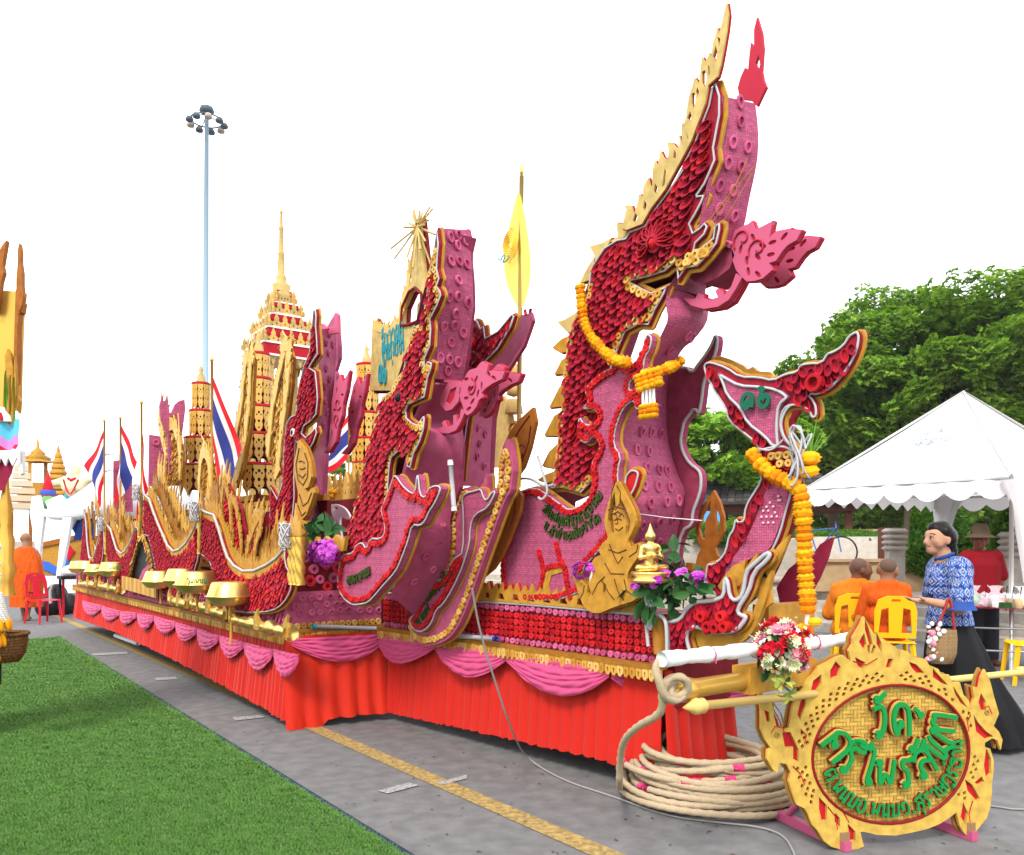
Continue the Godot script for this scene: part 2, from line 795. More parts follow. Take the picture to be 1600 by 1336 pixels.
func build_platform() -> void:
	var t := thing("parade_float", "long pink and red parade float platform with pleated red skirt and pink swags", "parade float", Vector3(-9, 0, -3.85))
	# decks
	var st := begin()
	box(st, Vector3(-11.0, 0.72, -3.87), Vector3(9.3, 0.5, 2.66))
	box(st, Vector3(-4.7, 0.76, -3.87), Vector3(2.9, 0.5, 0.56))
	obj("deck", st, M.dark_red, t)
	st = begin()
	for x in [-14.0, -12.9, -8.2]:
		for z in [-2.95, -4.8]:
			lathe(st, [[0.0, -0.14], [0.34, -0.14], [0.42, -0.09], [0.42, 0.09], [0.34, 0.14], [0.0, 0.14]], 20, Vector3(x, 0.42, z), Basis(Vector3(1, 0, 0), PI / 2))
	obj("wheels", st, M.black, t)
	# skirts
	var zN := -2.5
	obj("skirt", pleats(Vector3(-15.6, 0, zN), Vector3(-6.25, 0, zN), 0.74, 0.72, PackedVector2Array([Vector2(0, 0.2), Vector2(0.35, 0.235), Vector2(0.6, 0.2), Vector2(0.8, 0.15), Vector2(0.95, 0.1), Vector2(1, 0.06)]), 0.034, 0.085, 0.03), M.satin, t)
	obj("skirt", pleats(Vector3(-6.27, 0, zN + 0.04), Vector3(-6.14, 0, -3.3), 0.72, 0.72, PackedVector2Array([Vector2(0, 0.0), Vector2(0.35, 0.0), Vector2(0.36, 0.06), Vector2(1, 0.06)]), 0.05, 0.14, 0.06), M.satin_bright, t)
	obj("skirt", pleats(Vector3(-6.1, 0, -3.28), Vector3(-3.3, 0, -3.53), 0.72, 0.72, PackedVector2Array([Vector2(0, 0.06), Vector2(0.4, 0.1), Vector2(0.8, 0.13), Vector2(0.93, 0.12), Vector2(1, 0.03)]), 0.03, 0.1, 0.02), M.satin, t)
	obj("skirt", pleats(Vector3(-3.28, 0, -3.53), Vector3(-3.33, 0, -4.2), 0.72, 0.72, PackedVector2Array([Vector2(0, 0.02), Vector2(1, 0.06)]), 0.035, 0.1, 0.05), M.satin, t)
	obj("skirt", pleats(Vector3(-15.6, 0, -5.25), Vector3(-15.6, 0, -2.5), 0.74, 0.74, PackedVector2Array([Vector2(0, 0.2), Vector2(1, 0.2)]), 0.02, 0.09, 0.03), M.satin, t)
	obj("skirt", pleats(Vector3(-3.33, 0, -4.2), Vector3(-6.1, 0, -4.45), 0.72, 0.72, PackedVector2Array([Vector2(0, 0.05), Vector2(1, 0.05)]), 0.03, 0.1, 0.02), M.satin, t)
	obj("skirt", pleats(Vector3(-6.1, 0, -5.25), Vector3(-15.6, 0, -5.25), 0.72, 0.74, PackedVector2Array([Vector2(0, 0.1), Vector2(1, 0.2)]), 0.034, 0.1, 0.03), M.satin, t)
	obj("skirt", pleats(Vector3(-6.1, 0, -4.45), Vector3(-6.1, 0, -5.25), 0.72, 0.72, PackedVector2Array([Vector2(0, 0.05), Vector2(1, 0.1)]), 0.03, 0.1, 0.02), M.satin, t)
	# swags
	var pts := V("-1482 50 -1330 51 -1208 51 -1111 55 -1029 57 -936 57 -857 57 -786 56 -720 56 -649 57 -597 58")
	for i in pts.size() - 1:
		obj("swag", swag(Vector3(pts[i].x, pts[i].y + 0.03, zN + 0.03), Vector3(pts[i + 1].x, pts[i + 1].y + 0.03, zN + 0.03), R(0.16, 0.2), Vector3(0, 0, 1), 4), M.swag, t)
	obj("swag", swag(Vector3(-6.24, 0.7, -2.5), Vector3(-6.12, 0.7, -3.28), 0.2, Vector3(1, 0, 0)), M.swag, t)
	var F := fr(-6.100, -3.250, 0.9960, -0.0889)
	var sw := V("-5 58 74 61 155 61 248 64")
	for i in sw.size() - 1:
		obj("swag", swag(F * Vector3(sw[i].x, 0.7, 0.03), F * Vector3(sw[i + 1].x, 0.7, 0.03), R(0.2, 0.24), F.basis.z, 5), M.swag, t)
	obj("swag", swag(F * Vector3(sw[3].x, 0.69, 0.03), Vector3(-3.16, 0.62, -4.35), 0.22, Vector3(0.9, 0, 0.4), 6), M.swag, t)
	# front section frieze rows
	var x0 := 0.0
	var x1 := 2.83
	st = begin()
	box(st, Vector3((x0 + x1) / 2, 0.87, -0.02), Vector3(x1 - x0, 0.34, 0.04))
	obj("frieze_board", st, M.dark_red, t, F)
	st = begin()
	box(st, Vector3(-3.31, 0.87, -3.85), Vector3(0.04, 0.34, 0.62))
	obj("frieze_board", st, M.dark_red, t)
	var rows := [[1.005, M.pinks, 0.052], [0.958, M.trims, 0.05], [0.916, M.trims, 0.05], [0.874, M.trims, 0.05], [0.832, M.trims, 0.05], [0.785, M.pinks, 0.052]]
	for r in rows:
		var list := []
		var x: float = x0 + 0.02
		while x < x1:
			list.append(F * Transform3D(Basis(Vector3(0, 0, 1), R(0, 6)) * Basis(Vector3(1, 0, 0), R(-0.45, 0.45)), Vector3(x, r[0] + R(-0.003, 0.003), 0.002)))
			x += r[2]
		pieces("ring", SH.rings, r[1], list, t, 60)
	for y in [1.04, 0.745]:
		obj("rope_light", tube_mesh(PackedVector3Array([Vector3(x0, y, 0.016), Vector3(0.9, y - 0.01, 0.016), Vector3(1.7, y, 0.016), Vector3(x1 - 0.03, y - 0.005, 0.016), Vector3(x1 + 0.03, y, -0.5)]), 0.011), M.rope_light, t, F)
	fringe(t, F, x0 - 0.03, x1 + 0.03, 0.735, 0.07)
	# main section: pink ring bank on the near side and front face
	var D := fr(-6.300, 0.000, 0.0000, -1.0000)
	st = begin()
	box(st, Vector3(2.9, 0.88, -0.02), Vector3(0.84, 0.36, 0.04))
	obj("front_bank", st, M.pink_plain, t, D)
	var list2 := placed(D, fill(PackedVector2Array([Vector2(2.5, 0.84), Vector2(3.3, 0.84), Vector2(3.3, 1.06), Vector2(2.5, 1.06)]), 0.085, 0.06, 0.0), 0.0, 0.0, 0.8, 0.6)
	pieces("ring", SH.big_rings, M.pinks, list2, t, 40)
	st = begin()
	box(st, Vector3(2.82, 1.24, -0.06), Vector3(0.6, 0.4, 0.04))
	obj("upper_bank", st, M.dark_red, t, D)
	pieces("disc", [ring_mesh(0.045, 0.02, 0.03, 12), ring_mesh(0.038, 0.016, 0.026, 12)], [M.scales[1], M.scales[3], M.pinks[2]], placed(D, fill(PackedVector2Array([Vector2(2.55, 1.08), Vector2(3.1, 1.08), Vector2(3.1, 1.42), Vector2(2.55, 1.42)]), 0.1, 0.085, 0.1), -0.04, 0.0, 1.0, 0.5), t, 40)
	fringe(t, D, 2.48, 3.32, 0.74, 0.07)
	obj("rope_light", tube_mesh(PackedVector3Array([Vector3(2.5, 0.75, 0.012), Vector3(2.9, 0.735, 0.012), Vector3(3.3, 0.75, 0.012)]), 0.01), M.rope_light, t, D)
	var gl := []
	for i in 15:
		gl.append(D * Transform3D(Basis(), Vector3(2.52 + i * 0.055, 0.79, 0.001)))
	pieces("ring", SH.gold_rings, M.golds, gl, t, 20)
	var N := fr(0.000, -2.500, 1.0000, 0.0000)
	fringe(t, N, -15.6, -6.28, 0.72, 0.065)
	st = begin()
	box(st, Vector3(-10.95, 0.93, -0.02), Vector3(9.3, 0.46, 0.04))
	obj("side_board", st, M.pink_plain, t, N)
	var pl := fill(PackedVector2Array([Vector2(-15.5, 0.8), Vector2(-6.3, 0.8), Vector2(-6.3, 1.15), Vector2(-15.5, 1.15)]), 0.075, 0.05, 0.0)
	pieces("scale", SH.cups, M.pinks, placed(N, pl, 0.0, 0.0, 0.85, 0.2), t, 120)


# hanging gold tassel tabs cut from board
func fringe(t: Node, F: Transform3D, a: float, b: float, top: float, drop: float) -> void:
	var p := PackedVector2Array([Vector2(0, 0), Vector2(0, -0.6), Vector2(0.18, -0.92), Vector2(0.5, -1.0), Vector2(0.62, -0.8), Vector2(0.8, -0.75), Vector2(0.8, 0)])
	var q := PackedVector2Array()
	for v in p:
		q.append(Vector2(v.x * 0.052, v.y * drop))
	var hole := PackedVector2Array([Vector2(0.012, -0.3 * drop), Vector2(0.016, -0.7 * drop), Vector2(0.024, -0.8 * drop), Vector2(0.024, -0.35 * drop)])
	var mesh := slab_mesh(q, 0.014, [hole])
	var list := []
	var x := a
	while x < b:
		list.append(F * Transform3D(Basis(Vector3(0, 1, 0), R(-0.25, 0.25)), Vector3(x, top, 0.06)))
		x += 0.047
	pieces("fringe_tab", [mesh], M.golds, list, t, 70)
	var st := begin()
	box(st, Vector3((a + b) / 2, top + 0.012, 0.02), Vector3(b - a, 0.03, 0.085))
	obj("fringe_rail", st, M.gold_dark, t, F)


# ---------- the great naga on the prow ----------
func build_front_naga() -> void:
	var N := fr(-5.400, -3.420, 0.9991, -0.0428)
	var t := thing("naga_figure", "tallest naga figure, red scaled with open jaws, on the float's prow", "naga figure", Vector3(-4.0, 1.0, -3.75))
	# head and neck board with red cups
	var head := V("250 391 253 382 253 372 251 364 249 356 250 349 247 344 243 338 238 334 243 333 241 329 237 324 233 320 235 315 239 316 243 318 245 315 243 311 237 308 236 305 240 305 248 308 249 314 253 315 253 311 251 304 246 300 238 295 230 296 224 290 223 301 215 298 203 298 189 299 198 293 205 289 217 290 215 286 208 278 203 270 195 272 185 270 179 261 174 251 170 238 170 218 167 203 163 187 147 176 130 180 117 180 121 186 126 215 130 235 131 255 134 271 137 280 144 290 153 300 154 308 156 316 167 325 178 327 185 326 188 329 200 329 207 336 217 343 228 352 229 356 236 364 241 373 245 380 247 388")
	panel(t, "head_board", head, N, M.red, {"round": 0, "back_by": 0.02})
	var lips := [V("188 296 189 301 203 301 215 301 224 303 235 308 240 307 254 315 253 302 240 292 230 294 224 287")]
	var chest := V("175 251 176 259 179 256 185 249 193 251 198 256 201 264 202 266 206 263 204 256 201 252 200 243 196 240 189 240 188 235 196 237 200 236 201 231 197 222 193 224 191 229 183 224 177 213 176 204 182 197 179 188 180 179 184 167 178 153 167 144 159 136 148 129 145 109 67 104 66 140 77 150 76 166 79 176 86 180 104 183 117 177 130 169 136 166 146 168 154 174 158 184 155 195 162 200 163 206 159 211 152 207 145 210 143 219 145 226 151 219 158 218 163 223 159 227 146 229 154 233 150 240 153 244 162 247 167 250")
	var chest6 := V("181 249 182 257 185 254 192 247 198 249 203 254 206 262 208 264 212 261 210 254 206 250 205 241 201 238 195 239 194 233 201 235 205 234 206 229 203 220 198 222 197 227 189 223 183 212 182 203 188 196 185 187 186 178 190 167 184 153 174 144 165 136 155 129 152 109 75 105 74 140 85 150 84 166 87 175 93 180 112 182 124 176 137 169 143 166 153 168 161 173 164 183 162 194 168 199 170 204 165 210 159 205 152 208 150 217 152 224 157 218 164 217 169 221 165 226 153 227 161 232 156 238 160 242 168 246 174 248")
	var e0 := V("210 315")[0]
	var ring0 := PackedVector2Array()
	for i in 12:
		ring0.append(e0 + Vector2.from_angle(i * TAU / 12) * 0.075)
	var no := [chest, ring0] + lips
	var cups := fill(head, 0.052, 0.046, -0.6, 0.04, no)
	pieces("scale", SH.cups, M.scales, placed(N, cups, 0.0, -0.6, 1.0, 0.25), t, 300)
	# gold rings along the rim of the head, gold lips
	var rim := resample2(grow(head, -0.03), 0.052, true)
	var keep := []
	for p in rim:
		if p.y < 3.05 and not Geometry2D.is_point_in_polygon(p, chest):
			keep.append(p)
	pieces("ring", SH.gold_rings, M.golds, placed(N, keep, 0.004, 0.0, 1.0, 0.3), t, 120)
	var lipfill := fill(V("253 313 251 304 244 299 230 297 225 300 227 303 236 304 242 304 248 307"), 0.05, 0.045, 0.5, 0.01)
	pieces("ring", SH.gold_rings, M.golds, placed(N, lipfill, 0.008, 0.0, 0.95, 0.4), t, 60)
	# eye
	var e := V("210 315")[0]
	var lid := obj("eye", ball_mesh(Vector3(0.036, 0.036, 0.034), 16, 12), M.eye_red, t, N * Transform3D(Basis(), Vector3(e.x, e.y, 0.04)))
	tag(lid, "glossy red eye ball")
	obj("eye_socket", ring_mesh(0.058, 0.034, 0.045, 16), M.scales[2], t, N * Transform3D(Basis(), Vector3(e.x, e.y, 0.0)))
	var lash := []
	for i in 11:
		var a := -0.2 + i * 0.36
		lash.append(N * Transform3D(Basis(Vector3(0, 0, 1), a - PI / 2), Vector3(e.x + cos(a) * 0.105, e.y + sin(a) * 0.105, 0.012)))
	pieces("brow_scale", [cup_mesh(0.028, 0.052, 0.06)], M.scales, lash, t)
	# chest board of woven pink with a rim of red rings
	var C := out(N, 0.065)
	panel(t, "chest_board", chest6, C, M.pink, {"rings": SH.rings, "ring_step": 0.036, "ring_most": 230, "th": 0.03, "ring_in": 0.026})
	var hook := V("192 179 193 184 197 187 201 187 204 185 203 181 201 176 197 171 193 169")
	panel(t, "hook_board", hook, out(N, 0.09), M.trims[0], {"rope": true, "back_by": 0.02})
	# far side board, seen from inside
	var FZ := fr(0.000, -4.060, 1.0000, 0.0000)
	var far := V("-388 110 -390 166 -393 209 -396 243 -382 260 -358 258 -353 253 -349 257 -344 261 -340 265 -337 269 -335 273 -332 271 -333 262 -338 253 -343 245 -344 238 -345 232 -347 224 -351 229 -355 225 -359 222 -361 215 -362 210 -360 203 -355 196 -347 191 -345 187 -345 179 -348 171 -352 164 -352 156 -361 152 -365 136 -367 111")
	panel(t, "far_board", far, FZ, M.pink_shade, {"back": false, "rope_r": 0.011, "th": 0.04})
	# pink front between the boards
	var a := V3("-287 382 -353 -288 372 -353 -291 361 -353 -292 350 -353 -296 339 -352 -299 329 -352 -302 318 -352 -303 308 -352") + V3("-314 297 -352 -321 292 -351 -325 285 -351 -325 278 -351 -323 271 -351 -328 264 -351 -334 256 -351 -342 248 -350 -347 238 -350 -355 224 -350 -363 213 -350 -364 202 -350 -362 192 -350 -361 179 -350 -358 167 -350 -362 153 -350 -373 144 -349 -381 132 -349 -384 110 -349")
	var b := V3("-286 386 -380 -284 372 -380 -284 358 -380 -286 348 -380 -290 335 -380 -293 322 -380 -296 316 -380 -304 309 -380") + V3("-322 305 -390 -328 301 -390 -330 293 -390 -327 284 -390 -328 276 -390 -338 268 -390 -348 264 -390 -353 257 -390") + V3("-373 252 -404 -374 232 -404 -373 215 -404 -369 201 -404 -364 189 -404 -358 179 -404 -358 173 -404 -361 162 -404 -365 147 -404 -370 132 -404 -372 109 -404")
	var bul := PackedFloat32Array([0.0, 0.0, 0.01, 0.01, 0.01, 0.01, 0.0, 0.0, 0.0, 0.0, 0.03, 0.06, 0.06, 0.05, 0.0, 0.0, 0.0, 0.0, 0.02, 0.03, 0.04, 0.05, 0.06, 0.06, 0.03, 0.02, 0.0])
	a = smooth3(a, 1)
	b = smooth3(b, 1)
	var bu := PackedFloat32Array()
	for i in a.size():
		bu.append(bul[mini(i / 2, bul.size() - 1)])
	strip3("throat_and_belly", a, b, M.pink, t, bu, Vector3(0.95, 0, 0.2))
	# closing back between the boards
	var st := begin(true)
	var ba := V3("-293 388 -353 -299 373 -352 -311 356 -352 -323 343 -351 -341 329 -351 -362 327 -350 -384 316 -349 -396 290 -348 -406 271 -348 -411 235 -348 -419 186 -347 -463 175 -345 -470 106 -345")
	var bb := PackedVector3Array()
	for v in ba:
		bb.append(Vector3(v.x, v.y, -3.78 if v.y > 3 else -4.04))
	grid(st, [ba, bb])
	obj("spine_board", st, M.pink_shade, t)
	# dark mouth
	st = begin(true)
	var mo := V3("-314 301 -352 -325 299 -351 -345 298 -350 -352 297 -350 -342 291 -350 -330 288 -351 -323 289 -351")
	var mi := PackedVector3Array()
	for v in mo:
		mi.append(Vector3(v.x, v.y, -3.95))
	grid(st, [mo, mi])
	obj("mouth", st, M.dark_red, t)
	# rings on the pink front
	var ringed := []
	var rows := [[0, 0.5], [1, 0.5], [2, 0.35], [2, 0.7], [3, 0.3], [3, 0.6], [4, 0.25], [4, 0.55], [5, 0.35], [5, 0.7], [6, 0.4], [13, 0.6], [13, 0.8], [14, 0.5], [17, 0.3], [17, 0.5], [17, 0.75], [18, 0.4], [18, 0.6], [18, 0.8], [19, 0.3], [19, 0.5], [20, 0.4], [20, 0.6], [20, 0.75], [21, 0.3], [21, 0.5], [21, 0.7], [22, 0.35], [22, 0.6], [22, 0.85], [23, 0.3], [23, 0.55], [23, 0.8], [24, 0.45], [24, 0.7], [25, 0.4]]
	for q in rows:
		var i: int = mini(q[0] * 2, a.size() - 2)
		for k in 1:
			var p := a[i].lerp(b[i], q[1]).lerp(a[i + 1].lerp(b[i + 1], q[1]), 0.5)
			var tan1 := (a[i + 1] - a[i]).normalized()
			var tan2 := (b[i] - a[i]).normalized()
			var nn := tan2.cross(tan1).normalized()
			if nn.x < 0:
				nn = -nn
			p += Vector3(0.95, 0, 0.2) * bu[i] * sin(PI * q[1])
			ringed.append(Transform3D(Basis(tan2, nn.cross(tan2), nn) * Basis().scaled(Vector3(0.75, 1.15, 1.0)), p))
	pieces("ring", SH.big_rings, M.pinks, ringed, t)
	# pale gold flame crest along the back, and its twin on the far side
	var crest := V("247 389 245 380 241 373 236 364 229 356 217 343 207 336 200 329 188 329 184 331 188 341 186 344 192 342 194 336 197 343 198 347 201 344 201 350 205 354 206 350 208 347 208 357 210 362 212 358 214 366 216 362 219 359 220 363 219 369 223 367 226 363 228 365 227 370 229 366 230 363 229 370 229 376 230 374 232 377 233 383 234 388 236 392 238 397 240 394 241 392 242 400 243 406 245 402 246 403 248 406 249 403 250 410 252 414 253 417 254 413 256 418 257 422 259 427 260 420 259 413 257 404 255 396 253 391")
	var eyes := [V("243 398 245 398 246 394 245 388 243 392"), V("236 389 238 389 239 384 237 380 236 384"), V("232 371 233 368 234 365 233 366"), V("217 355 218 353 217 346 215 345"), V("224 363 225 361 225 358 223 359"), V("247 400 248 398 248 393 247 395"), V("252 408 253 404 252 399 250 403"), V("253 412 255 410 254 406"), V("240 391 241 388 240 385 239 389"), V("235 380 236 377 235 374 233 377"), V("210 349 212 346 211 342 209 345"), V("202 342 204 339 202 335 201 338"), V("195 337 197 334 195 331 193 333")]
	obj("flame_crest", slab_mesh(crest, 0.012, eyes), M.gold_pale, t, out(N, 0.035))
	obj("flame_crest_edge", slab_mesh(grow(crest, 0.005), 0.01, eyes), M.trims[1], t, out(N, 0.02))
	var horn := V("-285 433 -282 423 -281 414 -282 402 -281 397 -279 392 -285 384 -289 389 -295 392 -297 395 -298 400 -296 405 -293 409 -291 407 -290 415 -289 421 -287 417 -287 427")
	obj("flame_horn", slab_mesh(horn, 0.02, [V("-284 412 -283 406 -284 403 -286 408")]), M.scales[3], t, fr(0.000, -3.800, 1.0000, 0.0000))
	# gold leaf fins down the back of the neck
	for s in ["184 334 176 338 177 329 171 328 175 326 184 326", "172 330 164 329 153 330 158 322 158 317 166 323", "158 323 152 318 148 314 144 309 154 309", "146 294 140 291 130 289 123 289 133 280 139 280", "136 278 127 277 118 273 127 268 134 268", "133 265 127 263 120 255 131 254", "131 250 125 246 115 234 130 233", "130 231 120 228 110 216 127 214", "126 211 115 205 108 196 123 193", "122 192 111 190 103 187 121 183"]:
		var f := V(s)
		obj("neck_fin", slab_mesh(f, 0.016), M.gold if f[0].y < 2.9 else M.gold_pale, t, out(N, -0.006))
		obj("neck_fin_edge", slab_mesh(grow(f, 0.007), 0.014), M.trims[1], t, out(N, -0.024))
	# snout: dark underside, fretwork scroll and jaw curl, whiskers
	var G := fr(0.000, -3.620, 1.0000, 0.0000)
	obj("snout_block", slab_mesh(V("-299 311 -289 306 -286 299 -289 293 -297 290 -307 289 -314 292 -320 298 -310 298 -300 304"), 0.2), M.pink_shade, t, G)
	obj("snout_plate", slab_mesh(V("-301 312 -295 311 -287 305 -288 303 -298 309"), 0.24), M.pink_light, t, out(G, 0.02))
	var fo := V("-286 312 -281 313 -277 313 -275 314 -273 309 -269 309 -262 310 -264 302 -260 304 -253 303 -245 300 -248 296 -253 295 -256 293 -258 291 -260 289 -264 289 -262 285 -266 283 -268 282 -273 282 -278 283 -282 287 -285 291 -287 296 -288 303 -287 309")
	var ho := []
	for q in V("-282 301 -274 305 -268 299 -262 299 -255 300 -271 294 -263 293 -277 288 -271 285 -278 294"):
		var h := PackedVector2Array()
		for k in 8:
			h.append(q + Vector2(cos(k * TAU / 8) * 0.012, sin(k * TAU / 8) * 0.026).rotated(q.x * 9.0))
		ho.append(h)
	fan(t, G, fo, ho, 0.16)
	curl_board(t, "jaw_curl", V("-285 289 -288 283 -293 279 -294 282 -297 284 -299 283 -297 279 -303 279 -307 281 -307 283 -311 285 -313 282 -317 283 -323 285 -316 279 -307 275 -297 274 -290 276 -285 281 -281 286"), G)
	curl_board(t, "jaw_curl", V("-297 291 -300 285 -305 282 -309 283 -316 282 -322 284 -328 284 -317 279 -306 278 -299 280 -294 286 -291 290"), fr(0.000, -3.780, 1.0000, 0.0000))
	for s in [V3("-281 316 -370 -276 325 -370 -272 335 -370 -268 346 -370"), V3("-278 314 -370 -270 326 -370 -266 338 -370 -263 347 -370"), V3("-260 307 -360 -254 316 -360 -251 324 -360 -249 328 -360"), V3("-295 318 -352 -286 325 -353 -278 331 -353 -271 344 -354"), V3("-293 317 -353 -282 326 -353 -272 334 -353 -266 338 -354"), V3("-287 314 -353 -278 323 -353 -268 335 -354")]:
		var w := begin(true)
		tube(w, smooth3(s, 2), 0.0028, 4)
		obj("whisker", w, M.golds[1] if s[0].y < 3.2 and s[0].z > -3.58 else M.cable, t)
	# beaded red door outline low on the chest, rope of lights over the shoulder, wire to the next board
	for q in [V("114 139 117 132 119 124 116 117 113 109"), V("131 144 134 135 139 129 141 120 144 110"), V("119 128 127 130 137 131")]:
		var list3 := placed(C, resample2(q, 0.024), 0.002, 0.0, 0.85, 0.4)
		pieces("bead_ring", SH.rings, M.trims, list3, t)
	obj("door_gilt", slab_mesh(V("119 123 123 128 138 130 139 127 126 124 121 110 117 109"), 0.012), M.gold, t, out(C, 0.008))
	for q in [V3("-451 187 -337 -441 188 -337 -431 187 -338 -419 181 -338 -409 182 -339"), V3("-419 201 -333 -415 193 -333 -412 186 -333 -409 177 -334 -414 172 -333 -418 174 -333")]:
		var w2 := begin(true)
		tube(w2, smooth3(q, 2), 0.009, 6)
		obj("shoulder_rope_light", w2, M.rope_light, t)
	var wire := begin(true)
	tube(wire, V3("-338 162 -336") + V3("-343 160 -370") + V3("-349 159 -410"), 0.003, 4)
	obj("stay_wire", wire, M.white, t)


# a naga built of a near board with scales, a pink front and a far board
func scaled(t: Node, head: PackedVector2Array, F: Transform3D, dx: float, dy: float, ang: float, size: float, most: int, skip := [], margin := 0.035) -> void:
	pieces("scale", SH.cups, M.scales, placed(F, fill(head, dx, dy, ang, margin, skip), 0.0, ang, size, 0.25), t, most)


func rimmed(t: Node, head: PackedVector2Array, F: Transform3D, step: float, inset: float, most: int, skip := []) -> void:
	var keep := []
	for p in resample2(grow(head, -inset), step, true):
		var ok := true
		for s in skip:
			if Geometry2D.is_point_in_polygon(p, s):
				ok = false
		if ok:
			keep.append(p)
	pieces("ring", SH.gold_rings, M.golds, placed(F, keep, 0.004, 0.0, 0.85, 0.3), t, most)


func front_rings(t: Node, a: PackedVector3Array, b: PackedVector3Array, spots: Array, size: float) -> void:
	var list := []
	for q in spots:
		var f: float = q[0] * (a.size() - 1)
		var i := mini(int(f), a.size() - 2)
		var p := a[i].lerp(a[i + 1], f - i).lerp(b[i].lerp(b[i + 1], f - i), q[1])
		var t1 := (a[i + 1] - a[i]).normalized()
		var t2 := (b[i] - a[i]).normalized()
		var n := t2.cross(t1).normalized()
		if n.x < 0:
			n = -n
		list.append(Transform3D(Basis(t2, n.cross(t2), n) * Basis().scaled(Vector3(0.85, 1.15, 1.0) * size), p + n * 0.004))
	pieces("ring", SH.big_rings, M.pinks, list, t)


func curl_board(t: Node, called: String, pts: PackedVector2Array, F: Transform3D, holes := []) -> void:
	obj(called, slab_mesh(pts, 0.03, holes), M.pink_light, t, F)
	obj(called + "_edge", slab_mesh(grow(pts, 0.006), 0.024), M.scales[3], t, out(F, -0.012))


